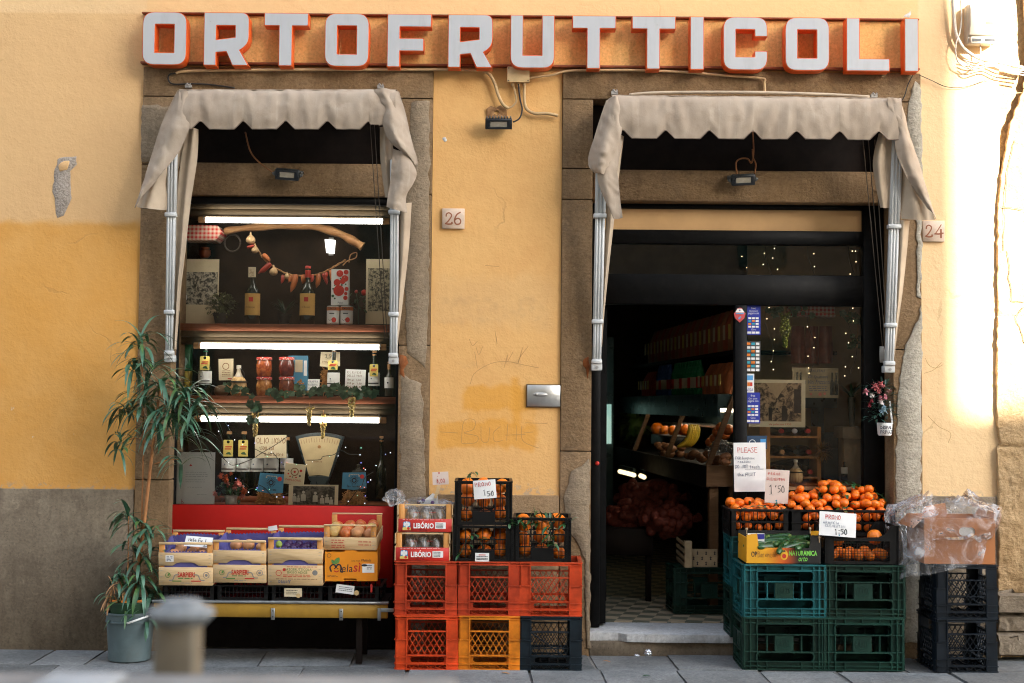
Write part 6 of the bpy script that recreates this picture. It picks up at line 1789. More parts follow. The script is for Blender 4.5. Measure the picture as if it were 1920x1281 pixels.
GC_Y = -.47
gg = 'green produce crates stacked at the doorway'
gp0 = big_crate('teal green crate directly under the courgette box', M_GR1, group=gg)
HG = .3075
gx = lambda a, b: PX((a + b) / 2, GC_Y, 1150)
gp0.location = (gx(1395, 1547), GC_Y, HG); gp0.rotation_euler = (0, 0, rad(.4))
mg = lambda k: {'teal_crate_plastic': k}
dup(gp0, (gx(1395, 1546), GC_Y - .003, .001), (0, 0, 0), 'dark green crate on the pavement under the teal one', gg, mg(M_GR2))
dup(gp0, (gx(1549, 1690), GC_Y + .004, HG), (0, 0, rad(-.5)), 'dark green crate directly under the black crate of oranges', gg, mg(M_GR2))
dup(gp0, (gx(1548, 1686), GC_Y, .001), (0, 0, rad(.4)), 'dark green crate on the pavement in the right column by the doorway', gg, mg(M_GR3))
BK_Y = -.125
gb = big_crate('teal crate on the doorstep behind the courgette box', M_GR1, D=.28, group=gg)
bxc = PX(1372, BK_Y, 1100) + .24
gb.location = (bxc, BK_Y, ZF + HG - .004)
dup(gb, (bxc, BK_Y, ZF - .004), None, 'dark green crate on the doorstep at the foot of the rear stack', gg, mg(M_GR2))
dup(gb, (bxc + .49, BK_Y, ZF + HG - .004), None, 'dark green crate hidden under the larger crate of clementines', gg, mg(M_GR3))
dup(gb, (bxc + .49, BK_Y, ZF - .004), None, 'dark green crate on the doorstep behind the right front column', gg, mg(M_GR2))
ZBK = ZF + 2 * HG - .004
def mesh_crate(label, W, H, D, loc, rot=0, style='grid', name='fruit_crate', cat='crate', group=None):
 t = thing(name, label, cat, (0, 0, 0), group)
 def panel(nm, W, T, kind):
  u = lambda a: (a - .5) * W
  v = lambda b: b * H
  m = MB(); m.T = T
  def bar(a0, a1, b0, b1, y0=.0, y1=.008): m.box(u(a0), u(a1), y0, y1, v(b0), v(b1))
  if kind == 'grid':
   bar(0, .10, 0, 1); bar(.90, 1, 0, 1); bar(.10, .90, 0, .07); bar(.10, .90, .93, 1); bar(-.01, 1.01, .965, 1, -.008, .0)
   bar(.10, .90, .60, .63, .001, .007); bar(.10, .90, .32, .345, .001, .007)
   bar(.31, .70, .07, .31, -.002, .007)
   for k in range(14):
    a = .10 + .80 * k / 13
    m.box(u(a) - .0018, u(a) + .0018, .002, .0065, v(.345), v(.60))
   for a in (.20, .31, .50, .70, .80): m.box(u(a) - .003, u(a) + .003, .0015, .0068, v(.07), v(.93))
   for b in (.14, .22): bar(.10, .31, b, b + .012, .002, .006); bar(.70, .90, b, b + .012, .002, .006)
   for a in (.0, .05, .95, 1.0): m.box(u(a) - .003, u(a) + .003, -.006, .0, 0, v(.96))
   bar(-.0, 1.0, .60, .62, -.005, .0) if False else None
   for a in (.375, .65): m.prism([circ(u(a), v(.655), W * .03, 12)], -.003, .008)
  elif kind == 'dip':
   o = [(u(0), 0), (u(1), 0), (u(1), v(1)), (u(.90), v(1)), (u(.84), v(.80)), (u(.74), v(.70)), (u(.30), v(.68)), (u(.22), v(.76)), (u(.16), v(.95)), (u(.12), v(1)), (u(0), v(1))]
   h = [(u(.11), v(.07)), (u(.89), v(.07)), (u(.89), v(.60)), (u(.11), v(.60))]
   m.prism([o, h[::-1]], 0, .010)
   m.prism([[(u(.11), v(.60)), (u(.89), v(.60)), (u(.89), v(.66)), (u(.11), v(.66))]], -.006, -.0005)
   for k in range(1, 19):
    a = .11 + .78 * k / 19; m.box(u(a) - .0012, u(a) + .0012, .002, .0065, v(.07), v(.60))
   for k in range(1, 8):
    b = .07 + .53 * k / 8; m.box(u(.11), u(.89), .0025, .006, v(b) - .0012, v(b) + .0012)
  else:
   o = [(u(0), 0), (u(1), 0), (u(1), v(1)), (u(0), v(1))]
   h = [(u(.10), v(.18)), (u(.90), v(.18)), (u(.90), v(.90)), (u(.10), v(.90))]
   m.prism([o, h[::-1]], 0, .008)
   bar(-.01, 1.01, .93, 1, -.010, -.0005)
   for k in range(1, 11):
    a = .10 + .80 * k / 11; m.box(u(a) - .0022, u(a) + .0022, .002, .006, v(.18), v(.90))
   bar(.10, .90, .50, .56, .0015, .0065)
   bar(0, 1, .50, .53, -.006, -.0005)
  return m.build(nm, M_BLK, t)
 cy = D / 2
 panel('front_panel', W, Matrix.Identity(4), style)
 panel('back_panel', W, rotz_about(0, cy, pi), 'grid' if style != 'dip' else 'dip')
 panel('side_panel', D, Matrix.Translation((-W / 2, cy, 0)) @ Matrix.Rotation(-pi / 2, 4, 'Z'), 'grid' if style != 'solid' else 'solid')
 panel('side_panel', D, Matrix.Translation((W / 2, cy, 0)) @ Matrix.Rotation(pi / 2, 4, 'Z'), 'grid' if style != 'solid' else 'solid')
 m = MB(); m.box(-W / 2 + .004, W / 2 - .004, .004, D - .004, .003, .009); m.build('crate_floor', M_BLK, t)
 t.location = loc; t.rotation_euler = (0, 0, rot)
 return t
def skin(name, c1, c2, rough=.38, bumpy=True, spots=None):
 t = NT(name)
 oi = t.n.new('ShaderNodeObjectInfo')
 n = t.noise(9, 3, .6)
 c = t.mix(t.math('ADD', t.math('MULTIPLY', n, .6), t.math('MULTIPLY', oi.outputs['Random'], .4)), c1, c2)
 if spots:
  c = t.mix(t.math('MULTIPLY', t.step(t.noise(26, 3, .7, stretch=(1, 1, .5)), .45, .6), .8), c, spots)
 t.set(color=c, rough=rough, spec=.4)
 if bumpy: t.bump(t.noise(420, 2, .5), .25, .001)
 return t.m
M_ORG = skin('orange_peel', (.74, .135, .006), (.82, .22, .012))
M_CLE = skin('clementine_peel', (.76, .115, .005), (.84, .20, .010))
M_PEAR = skin('blush_apple_skin', (.60, .38, .14), (.62, .24, .12), .4, False, (.55, .20, .10))
M_APR = skin('red_apple_skin', (.48, .03, .015), (.55, .10, .03), .3, False, (.55, .32, .08))
M_APY = skin('yellow_apple_skin', (.58, .42, .12), (.52, .40, .16), .35, False, (.5, .2, .06))
M_PLUM = skin('plum_skin', (.03, .012, .05), (.06, .02, .08), .35, False)
M_LIME = skin('lime_skin', (.25, .35, .05), (.3, .38, .07), .4, True)
FR = {}
def fruit(kind, loc, r_, label, cat, group=None, rs=None):
 rs = rs or rnd
 key = kind
 rot = (rs.uniform(-.6, .6), rs.uniform(-.6, .6), rs.uniform(0, 6.28))
 if key not in FR:
  spec_ = {'orange': (M_ORG, .06, 1, .95), 'clementine': (M_CLE, .08, 1, .86), 'apple': (M_PEAR, .16, 1, .92), 'red_apple': (M_APR, .16, 1, .92), 'yellow_apple': (M_APY, .16, 1, .92), 'plum': (M_PLUM, .04, 1, 1.05), 'lime': (M_LIME, .03, .9, 1.1)}[kind]
  m = fruit_mesh(spec_[0], 1, spec_[2], spec_[3], spec_[1], 18, 12)
  me_o = m.build(kind, spec_[0], None, smooth=True)
  me_o.location = (0, 0, 0)
  zs = [v.co.z for v in me_o.data.vertices]
  mid = (min(zs) + max(zs)) / 2
  for v in me_o.data.vertices: v.co.z -= mid
  FR[key] = me_o
  o = me_o
 else:
  o = FR[key].copy(); COL.objects.link(o)
 o.location = loc; o.rotation_euler = rot; o.scale = (r_, r_, r_)
 tag(o, label, cat, group)
 return o
def fill(kind, x0, x1, y0, y1, z0, z1, r_, label, group, seed, skipback=True, jit=.15, T=None, top_only=False):
 jit *= 1.8
 rs = random.Random(seed)
 d = 2 * r_
 nx_ = max(1, int((x1 - x0) / d)); nz = max(1, int((z1 - z0) / (d * .92))); ny = max(1, int((y1 - y0) / d))
 k = 0
 for iz in range(nz):
  for iy in range(ny):
   for ix in range(nx_):
    if not (iz == nz - 1 or (iy == 0 and not top_only)): continue
    ex = (x1 - x0 - nx_ * d) / max(1, nx_)
    x = x0 + (ix + .5) * (d + ex) + rs.uniform(-jit, jit) * r_
    y = y0 + (iy + .5) * (y1 - y0) / ny + rs.uniform(-jit, jit) * r_ * .6
    z = z0 + r_ + iz * d * .92 + rs.uniform(-jit, jit) * r_
    p = Vector((x, y, z))
    if T is not None: p = T @ p
    fruit(kind, p, r_ * rs.uniform(.9, 1.03), label, kind.replace('_', ' '), group, rs); k += 1
 return k
def twig_leaves(label, pts, n, seed, L=.055, name='leafy_twig', spread=.02, mat=None):
 r = random.Random(seed)
 t = thing(name, label, 'twig', P(*pts[0]))
 q = spline([P(*p) for p in pts], 6)
 m = MB(); m.tube(q, .002, 5); m.build('stem', M_LEAFG, t)
 m = MB()
 for i in range(n):
  p = r.choice(q) + Vector((r.uniform(-spread, spread), r.uniform(-spread, spread), r.uniform(-spread * .4, spread * .7)))
  m.leaf(p, (r.uniform(-1, 1), r.uniform(-1, .3), r.uniform(-.7, .9)), L * r.uniform(.7, 1.2), L * .36, r.uniform(.3, 1.2), n=5, fold=.2)
 m.build('leaves', mat or M_CITL, t)
 return t
M_CITL = mt('citrus_leaf', (.025, .085, .025), .3, .35, 20, .05, spec=.5)
ZM = 2 * HM
YB = -.535
mesh_crate('lower black crate of oranges on the middle milk crates, with a white label', .335, .205, .33, (PX(905, YB, 1020), YB, ZM), rad(-1), 'grid')
mesh_crate('topmost black crate of oranges in front of the pier', .325, .255, .33, (PX(906.5, YB, 950), YB + .005, ZM + .209), rad(1.2), 'grid')
mesh_crate('black crate of oranges covered with leaves beside the doorway', .33, .255, .33, (PX(1016, YB, 1010), YB, ZM), rad(-1.5), 'grid')
cx1, cx2 = PX(905, YB, 1000), PX(1016, YB, 1010)
fill('orange', cx1 - .15, cx1 + .15, YB + .016, YB + .30, ZM + .012, ZM + .20, .043, 'orange seen through the mesh of the lower black crate in front of the pier', 'oranges in the lower black crate', 3)
fill('orange', cx1 - .145, cx1 + .15, YB + .022, YB + .30, ZM + .222, ZM + .505, .043, 'orange in the topmost black crate in front of the pier', 'oranges in the topmost black crate', 4)
fill('orange', cx2 - .15, cx2 + .15, YB + .016, YB + .30, ZM + .012, ZM + .262, .043, 'orange in the black crate covered with leaves beside the doorway', 'oranges under the leaves', 5)
card('stock_label', 'white printed label on the lower black crate of oranges', 'label', (891, 1037, 917, 1053), YB - .012, M_PAPER, draw=[('small_print', M_INKK, lines([.55, .35, .2], .1, .9, .07)), ('red_heading', M_INKR, rc(.25, .75, .72, .82))])
card('price_sign', 'crumpled white paper reading PROMO on the topmost crate of oranges', 'sign', (888, 900, 930, 935), YB - .02, M_PAPER, roll=rad(5), curl=.05, draw=[('red_heading', M_INKR, hw('PROMO', .08, .68, .2, .003, .15)), ('price', M_INKK, allof(hw('1', .42, .18, .3, .004), hw('50', .60, .12, .26, .004, .16)))])
r = random.Random(8)
twig_leaves('leafy twig sticking out at the back of the topmost crate of oranges', [(940, 912, -.5), (888, 908, -.45), (880, 898, -.42), (884, 885, -.42)], 18, 1, .05)
twig_leaves('dark leaves caught between the oranges of the lower black crate', [(862, 1040, -.53), (885, 1000, -.53), (905, 1025, -.53)], 12, 9, .05)
twig_leaves('long leafy orange twig lying across the crate beside the doorway', [(962, 980, -.54), (995, 978, -.5), (1030, 976, -.48), (1068, 982, -.53)], 80, 2, .05, spread=.03)
twig_leaves('leafy sprig standing up from the crate beside the doorway', [(1000, 985, -.4), (1003, 965, -.42), (1001, 952, -.42)], 9, 3, .05)
twig_leaves('leafy sprig drooping over the front of the crate beside the doorway', [(1028, 985, -.53), (1032, 1000, -.56), (1038, 1018, -.565), (1040, 1030, -.565)], 12, 4, .06, spread=.012)
def poly_mat(name, op=.35, col=(.75, .77, .8)):
 m = bpy.data.materials.new(name); m.use_nodes = True
 n = m.node_tree.nodes; n.clear(); L = m.node_tree.links.new
 N = lambda k: n.new('ShaderNode' + k)
 o, tr, gl, df, m1, m2 = N('OutputMaterial'), N('BsdfTransparent'), N('BsdfGlossy'), N('BsdfDiffuse'), N('MixShader'), N('MixShader')
 tc, ns, n2, bp, lw, rg, mr, ml = N('TexCoord'), N('TexNoise'), N('TexNoise'), N('Bump'), N('LayerWeight'), N('Math'), N('MapRange'), N('Math')
 for q, s_, d in ((ns, 6, 2), (n2, 9, 3)):
  q.inputs['Scale'].default_value = s_; q.inputs['Detail'].default_value = d; q.inputs['Distortion'].default_value = 1.4; L(tc.outputs['Object'], q.inputs['Vector'])
 rg.operation = 'PINGPONG'; rg.inputs[1].default_value = .06; L(ns.outputs['Fac'], rg.inputs[0])
 bp.inputs['Strength'].default_value = .8; bp.inputs['Distance'].default_value = .12; L(rg.outputs[0], bp.inputs['Height'])
 lw.inputs['Blend'].default_value = .28; L(bp.outputs[0], lw.inputs['Normal']); L(bp.outputs[0], gl.inputs['Normal']); gl.inputs['Roughness'].default_value = .14
 L(lw.outputs['Fresnel'], ml.inputs[0]); ml.operation = 'MULTIPLY'; ml.inputs[1].default_value = .55
 L(ml.outputs[0], m1.inputs[0]); L(tr.outputs[0], m1.inputs[1]); L(gl.outputs[0], m1.inputs[2])
 L(n2.outputs['Fac'], mr.inputs['Value']); mr.inputs['From Min'].default_value = .45; mr.inputs['From Max'].default_value = .7; mr.inputs['To Min'].default_value = op * .15; mr.inputs['To Max'].default_value = min(1, op * 1.6)
 df.inputs[0].default_value = (*col, 1)
 L(mr.outputs[0], m2.inputs[0]); L(m1.outputs[0], m2.inputs[1]); L(df.outputs[0], m2.inputs[2]); L(m2.outputs[0], o.inputs[0])
 return m
M_POLY = poly_mat('clear_film', .26, (.82, .83, .85))
M_POLW = poly_mat('milky_film', .55, (.60, .60, .58))
M_REDC = mt('red_printed_card', (.50, .028, .018), .5, .06, 6)
def liborio(label, bx, Y, z0):
 x0, x1, _, _ = R(*bx, Y)
 H = (bx[3] - bx[1]) / 318.0
 W = x1 - x0; D = .30
 t = thing('fruit_box', label, 'box', ((x0 + x1) / 2, Y, z0))
 m = MB(); m.box(x0, x1, Y, Y + .008, z0, z0 + H * .46); fp = m.build('front_panel', M_REDC, t, bevel=.001)
 m = MB(); m.text('LIBÓRIO', x0 + W * .285, x0 + W * .665, z0 + H * .12, z0 + H * .36, Y - .0012, bold=.035); m.build('lettering', M_PAPER, fp)
 m = MB(); m.text('FRUTTA', x0 + W * .39, x0 + W * .54, z0 + H * .035, z0 + H * .085, Y - .0012); m.build('lettering', M_INKK, fp)
 m = MB(); m.prism([rrect(x0 + W * .09, x0 + W * .225, z0 + H * .07, z0 + H * .36, .009)], Y - .0012, Y - .0002); lg = m.build('logo', mt('logo_blue', (.03, .25, .5), .5), fp)
 c = (x0 + W * .157, z0 + H * .215)
 m = MB(); m.prism([[(c[0] - .024, c[1] - .012), (c[0] - .024, c[1] - .026), (c[0] + .024, c[1] - .026), (c[0] + .024, c[1] - .012), (c[0], c[1] - .004)]], Y - .0022, Y - .0012); m.build('logo_yellow', M_YELTAG, lg)
 m = MB(); [m.prism([circ(c[0] + dx, c[1] + dz, .0065, 10, .012)], Y - .0024, Y - .0012) for dx, dz in ((-.012, .008), (.0, .014), (.012, .008), (0, .0))]; m.build('logo_white', M_PAPER, lg)
 m = MB(); m.prism([circ(c[0] + .01, c[1] - .016, .008, 12)], Y - .0034, Y - .0024); m.build('logo_red', M_INKR, lg)
 m = MB(); m.box(x0 + W * .69, x0 + W * .89, Y - .0012, Y - .0002, z0 + H * .11, z0 + H * .34); lb_ = m.build('sticker', M_PAPER, fp)
 m = MB(); m.T = Matrix.Translation((x0 + W * .79, Y, z0 + H * .225)); lines([.75, .55, .35, .15], .1, .75, .08, 4)(m, lambda u: (u - .5) * W * .2, lambda v: (v - .5) * H * .23, W * .2, H * .23, -.0024); m.build('small_print', M_INKK, lb_)
 m = MB(); lines([.97], .08, .84, .02, 4)(m, lambda u: x0 + W * u, lambda v: z0 + H * .46 * v - .004, W, H, Y - .0014); m.build('small_print', M_PAPER, fp)
 for xa in (x0 + .002, x1 - .034):
  m = MB(); m.box(xa, xa + .032, Y + .010, Y + .026, z0 + .002, z0 + H * .98); m.build('corner_post', M_WOODO, t, bevel=.002)
 for xa in (x0 + .002, x1 - .034):
  m = MB(); m.box(xa, xa + .032, Y + D - .022, Y + D - .008, z0 + .002, z0 + H * .98); m.build('corner_post', M_WOODO, t, bevel=.002)
 m = MB(); m.box(x0, x1, Y + D - .007, Y + D, z0, z0 + H * .55); m.build('back_panel', M_WOODP, t)
 for xa in (x0 - .006, x1 + .0005):
  m = MB(); m.box(xa, xa + .0055, Y + .002, Y + D, z0 + .001, z0 + H * .5); m.build('side_slat', M_WOODP, t)
  m = MB(); m.box(xa, xa + .0055, Y + .002, Y + D, z0 + H * .6, z0 + H * .95); m.build('side_slat', M_WOODP, t)
 m = MB(); m.box(x0 + .036, x1 - .036, Y + .008, Y + .014, z0 + H * .93, z0 + H * .98); m.build('top_rail', M_WOODP, t)
 m = MB(); m.box(x0 + .002, x1 - .002, Y + .028, Y + D - .024, z0 + .001, z0 + .008); m.build('box_floor', M_WOODP, t)
 for k in range(3):
  xa = x0 + .04 + (W - .08) * k / 3
  m = MB(); wk = (W - .08) / 3
  m.ball((xa + wk / 2, Y + .10, z0 + H * .45), 1, 14, 10, wk * .60, .085, H * .42, jit=.12, seed=k + bx[1])
  tag(m.build('bagged_pack', M_POLW, smooth=True), 'milky plastic bagged pack of fruit in the %s, %s' % ('upper red fruit box' if bx[1] < 980 else 'lower red fruit box', ['on the left', 'in the middle', 'on the right'][k]), 'bag', 'packs in the red boxes')
 m = MB(); m.text('Liborio', x0 + W * .28, x0 + W * .40, z0 + H * .66, z0 + H * .71, Y + .014); m.text('Liborio', x0 + W * .58, x0 + W * .70, z0 + H * .66, z0 + H * .71, Y + .014)
 m.build('lettering', M_INKR, t)
 return t
liborio('lower red fruit box lettered LIBÓRIO on the left milk crates', (742, 1003, 842, 1055), YB, ZM)
liborio('upper red fruit box lettered LIBÓRIO under the price stick', (747, 949, 847, 1001), YB + .005, ZM + .166)
def crumple(label, c, sx, sy, sz, seed, mat=M_POLY, name='plastic_bag', cat='bag', amp=.35):
 m = MB(); n, k = 40, 26
 def fn(u, v):
  a, b = u * 2 * pi, v * pi
  d = Vector((math.sin(b) * math.cos(a), math.sin(b) * math.sin(a), math.cos(b)))
  q = 1 + amp * noise.noise(d * 2.1 + Vector((seed, 0, 0))) + amp * .5 * abs(noise.noise(d * 5 + Vector((0, seed, 0)))) - amp * .3 * abs(noise.noise(d * 9 + Vector((0, seed, 3))))
  return (c.x + d.x * sx * q, c.y + d.y * sy * q, c.z + d.z * sz * q)
 m.grid(fn, n, k)
 return tag(m.build(name, mat, smooth=True, merge=.0001), label, cat)
crumple('crumpled clear plastic tub sticking out left of the upper red fruit box', P(739, 933, -.45), .062, .05, .045, 3)
crumple('loose plastic film bulging out of the upper red fruit box', P(800, 946, -.40), .15, .10, .038, 7)
crumple('wad of plastic film at the right of the upper red fruit box', P(843, 958, -.38), .03, .08, .06, 9)
card('price_card', 'pinkish price card reading 8,00 on a stick above the upper red fruit box', 'price card', (811, 885, 841, 909), -.46, mt('pink_paper', (.62, .50, .43), .8, .05), roll=rad(3), draw=[('handwriting', M_INKR, allof(hw('8,00', .25, .15, .3, .0025, .15), hw('-', .3, .6, .15, .002))), ('red_pin', M_INKR, dots([(.42, .92, .05)]))])
m = MB(); a, b = P(824, 908, -.455), P(816, 934, -.455); m.beam(a, b, .018, .003); o = m.build('price_stick', M_WOODP); tag(o, 'flat wooden stick holding the pink price card', 'stick')
card('plastic_plate', 'white tapered plastic plate at the foot of the price stick', 'plate', (783, 925, 823, 948), -.45, mt('white_plastic', (.60, .6, .58), .4), poly=[(0, .05), (.35, .0), (.75, .05), (1, .0), (.93, .85), (.7, 1), (.4, .55)], thick=.003)
for i, (fx, fy) in enumerate(((785, 942), (793, 939), (811, 943))):
 fruit('plum', P(fx, fy, -.47), .012, 'dark red date lying on the film of the upper red fruit box', 'date', 'dates on the film')
BY = -.42
M_MUST = mt('mustard_paint', (.36, .20, .022), .55, .15, 5, .08, dirt=(.14, .08, .02), dirt_amt=.6)
M_GALV = mt('galvanised_steel', (.33, .34, .33), .4, .15, 12, .05, metal=.8)
x0, x1, z0, z1 = R(288, 1131, 727, 1158, BY)
bench = thing('fruit_bench', 'mustard painted trestle bench with steel edge holding the fruit crates', 'bench', ((x0 + x1) / 2, BY, 0))
m = MB(); m.box(x0, x1, BY, BY + .03, z0, z1 - .003); m.build('front_beam', M_MUST, bench, bevel=.003)
m = MB(); m.box(x0 - .01, x1 + .005, BY - .01, BY + .04, z1 - .002, z1 + .013); m.build('steel_edge', M_GALV, bench, bevel=.003)
m = MB(); m.box(x0 + .01, x1 - .01, BY + .04, -.02, z1 - .016, z1 + .010); m.build('bench_top', M_DARKW, bench)
for px in (512, 640):
 xx = PX(px, BY, 1145)
 m = MB(); m.box(xx - .011, xx + .011, BY - .006, BY - .0005, z0 - .012, z0 + .055); k = m.build('bracket', M_GALV, bench, bevel=.001)
 m = MB(); [m.prism([circ(xx, z0 + h_, .004, 8)], BY - .0075, BY - .0055) for h_ in (.005, .04)]; m.build('screw', M_CABB, k)
xx = PX(712, BY, 1145)
m = MB(); m.box(xx - .012, xx + .008, BY - .006, BY - .0005, z0 - .012, z0 + .06); m.box(xx + .0085, xx + .085, BY - .006, BY - .001, z0 + .038, z0 + .06); m.build('bracket', M_GALV, bench, bevel=.001)
for px, yy in ((330, BY + .05), (672, BY + .05), (330, -.07), (672, -.07)):
 xx = PX(px, BY, 1190)
 m = MB(); m.box(xx - .018, xx + .018, yy - .018, yy + .018, 0, z0 - .002 if yy < -.2 else z1 - .018); m.build('leg', M_DARKW, bench)
ZBN = z1 + .014
for i, (a, b, lab) in enumerate(((303, 402, 'black tray crate under the left SARPIERI crate'), (404, 504, 'black tray crate under the right SARPIERI crate'), (506, 606, 'black tray crate under the plum crate'), (612, 712, 'black tray crate under the orange apple box'))):
 xa, xb = PX(a, BY, 1110), PX(b, BY, 1110)
 h_ = PZ(1098, BY + .02, 500) - ZBN
 mesh_crate(lab, xb - xa, h_, .36, ((xa + xb) / 2, BY + .022, ZBN), 0, 'solid', 'tray_crate')
card('stock_label', 'torn beige label stuck below the plum crate', 'label', (533, 1103, 566, 1119), BY + .008, M_CREAM, draw=[('small_print', M_INKK, lines([.7, .5, .3], .1, .75, .06)), ('round_sticker', M_KRAFT, dots([(.8, .12, .13)]))])
card('stock_label', 'torn white label stuck below the orange apple box', 'label', (630, 1097, 664, 1113), BY + .008, M_PAPER, roll=rad(-7), draw=[('small_print', M_INKK, lines([.7, .5, .3], .15, .9, .06, 4)), ('round_sticker', M_KRAFT, dots([(1.15, .25, .14)]))])
M_LINER = mt('violet_paper_liner', (.10, .09, .27), .7, .15, 8, .2)
def wood_crate(label, bx, decor, liner=True, low=False):
 x0, x1, _, _ = R(*bx, BY)
 zb = PZ(bx[3], BY, (bx[0] + bx[2]) / 2)
 H = (bx[3] - bx[1]) / 316.0
 W, D = x1 - x0, .36
 T = Matrix.Translation(((x0 + x1) / 2, BY - .005, zb + .004)) @ Matrix.Rotation(rad(6.5), 4, 'X') @ Matrix.Rotation(rad(rnd.uniform(-.8, .8)), 4, 'Z')
 t = thing('wooden_crate', label, 'crate', ((x0 + x1) / 2, BY, zb))
 hw_ = W / 2
 def part(nm, mat, fn, par=t, bev=.0015):
  m = MB(); m.T = T; fn(m); return m.build(nm, mat, par, bevel=bev)
 f0, f1, f2, f3 = (.0, .42, .46, .76) if not low else (.0, .5, .55, .56)
 arch = [(-.24 * W, 0), (-.17 * W, H * .055), (-.10 * W, H * .075), (.10 * W, H * .075), (.17 * W, H * .055), (.24 * W, 0)]
 for y, nm in ((0, 'front'), (D - .006, 'rear')):
  bp = part(nm + '_board', M_WOODP, lambda m: m.box(-hw_, hw_, y, y + .006, H * f0, H * f1))
  if nm == 'front': front = bp
  if not low:
   part(nm + '_slat', M_WOODP, lambda m: m.prism([[(-hw_, H * f2)] + [(a, H * f2 + b) for a, b in arch] + [(hw_, H * f2), (hw_, H * f3), (-hw_, H * f3)]], y - .001, y + .005))
  part(nm + '_rail', M_WOODP, lambda m: m.box(-hw_ * .99, hw_ * .99, y - .002, y + .012, H * .95, H * 1.0))
  for s_ in (-1, 1):
   xa = s_ * (hw_ - .018)
   part('corner_post', M_WOODO, lambda m: m.box(xa - .016, xa + .016, y + .0065 if y == 0 else y - .0205, y + .0205 if y == 0 else y - .0065, H * .01, H * .948))
 for s_ in (-1, 1):
  for (a, b) in ((.0, .40), (.47, .78)) if not low else ((.0, .5),):
   xa = s_ * (hw_ - .0005)
   part('side_slat', M_WOODP, lambda m: m.box(min(xa, xa - s_ * .001) - .002, max(xa, xa - s_ * .001) + .002, .007, D - .007, H * a + .002, H * b))
 part('crate_floor', M_WOODP, lambda m: m.box(-hw_ + .004, hw_ - .004, .022, D - .022, .001, .006))
 st = lambda m: [m.box(s_ * (hw_ - .017) - .006, s_ * (hw_ - .017) + .006, -.0025, -.0008, H * v - .0008, H * v + .0012) for s_ in (-1, 1) for v in (.08, .2, .34, .52, .64, .7)]
 part('staples', M_FIT, st, front, 0)
 if liner:
  def lf(m):
   n = 60
   loop = [(-hw_ * .84, .008), (hw_ * .84, .008), (hw_ * .84, D - .03), (-hw_ * .84, D - .03)]
   pts = []
   for i in range(4):
    a, b = loop[i], loop[(i + 1) % 4]
    for k in range(n): pts.append((a[0] + (b[0] - a[0]) * k / n, a[1] + (b[1] - a[1]) * k / n))
   K = len(pts)
   def g_(u, v):
    i = int(round(u * K)) % K
    x, y = pts[i]
    top = (.785 if y < .05 else .90 + .06 * noise.noise(Vector((x * 8, y * 8, bx[0])))) + .012 * (1 if (i // 2) % 2 else -1)
    sp = 1 + .05 * v + (.10 * v * v if y > .05 else 0)
    return (x * sp, y + .002 * noise.noise(Vector((x * 30, v * 5, y * 30))), H * (.3 + (top - .3) * v))
   m.grid(g_, K, 6, .001)
  part('paper_liner', M_LINER, lf, t, 0)
 for nm, mt_, fn in decor:
  part(nm, mt_, lambda m: fn(m, lambda u: (u - .5) * W, lambda v: v * H, W, H, -.0012), front, 0)
 return t, T, W, H, D
def scroll(u0, u1, v0, v1): return lambda m, X, Z, W, H, y: m.ribbon([(p.x, p.z) for p in spline([(X(u0), 0, Z(v0)), (X((u0 + u1) / 2 - .02), 0, Z(v0 + (v1 - v0) * .1)), (X((u0 + u1) / 2 + .02), 0, Z(v0 + (v1 - v0) * .9)), (X(u1), 0, Z(v1))], 6)], y, .006)
M_PGRY, M_PGRN = mt('grey_print', (.22, .19, .13), .8), mt('green_print', (.10, .22, .05), .8)
ringp = lambda u, v, r_: (lambda m, X, Z, W, H, y: m.prism([circ(X(u), Z(v), r_ * W, 16), circ(X(u), Z(v), r_ * W * .82, 16)[::-1]], y, y + .0008))
sarp = [('lettering', M_INKR, pr('SARPIERI', .35, .67, .19, .31, bold=.03)), ('scroll_print', M_PGRY, allof(scroll(.2, .36, .12, .25), scroll(.66, .84, .25, .12), ringp(.88, .24, .06), dots([(.88, .24, .03)], 5))), ('green_print', M_PGRN, allof(ringp(.17, .24, .05), lines([.155], .36, .66, .02, 2), rc(.25, .42, .09, .115), lambda m, X, Z, W, H, y: m.leaf((X(.17), y, Z(.22)), (.5, 0, 1), .02, .01, .1, Vector((0, -1, 0)), 3))), ('red_line', M_INKR, rc(.6, .78, .09, .115)), ('small_print', M_PGRY, lines([.05], .4, .62, .015, 5))]
tA, TA, W, H, D = wood_crate('wooden crate printed SARPIERI with a handwritten paper on its apples', (299, 1018, 400, 1099), sarp + [('sticker', M_PAPER, rc(.13, .28, .55, .70)), ('sticker_print', M_INKB, lambda m, X, Z, W, H, y: lines([.66, .63, .60, .57], .15, .26, .015, 3)(m, X, Z, W, H, y - .001))])
fill('apple', -W * .38, W * .38, .03, D - .05, H * .5, H * .93, .036, 'blush apple in the left SARPIERI crate', 'apples in the left SARPIERI crate', 1, T=TA, top_only=True)
tB, TB, W, H, D = wood_crate('wooden crate printed SARPIERI without a paper, showing mostly violet liner', (400, 1014, 500, 1094), sarp)
for px, py, rr_ in ((443, 1022, .037), (466, 1022, .038), (489, 1026, .03)): fruit('apple', P(px, py, BY + .055), rr_, 'blush apple behind the front rail of the right SARPIERI crate', 'apple', 'apples in the right SARPIERI crate')
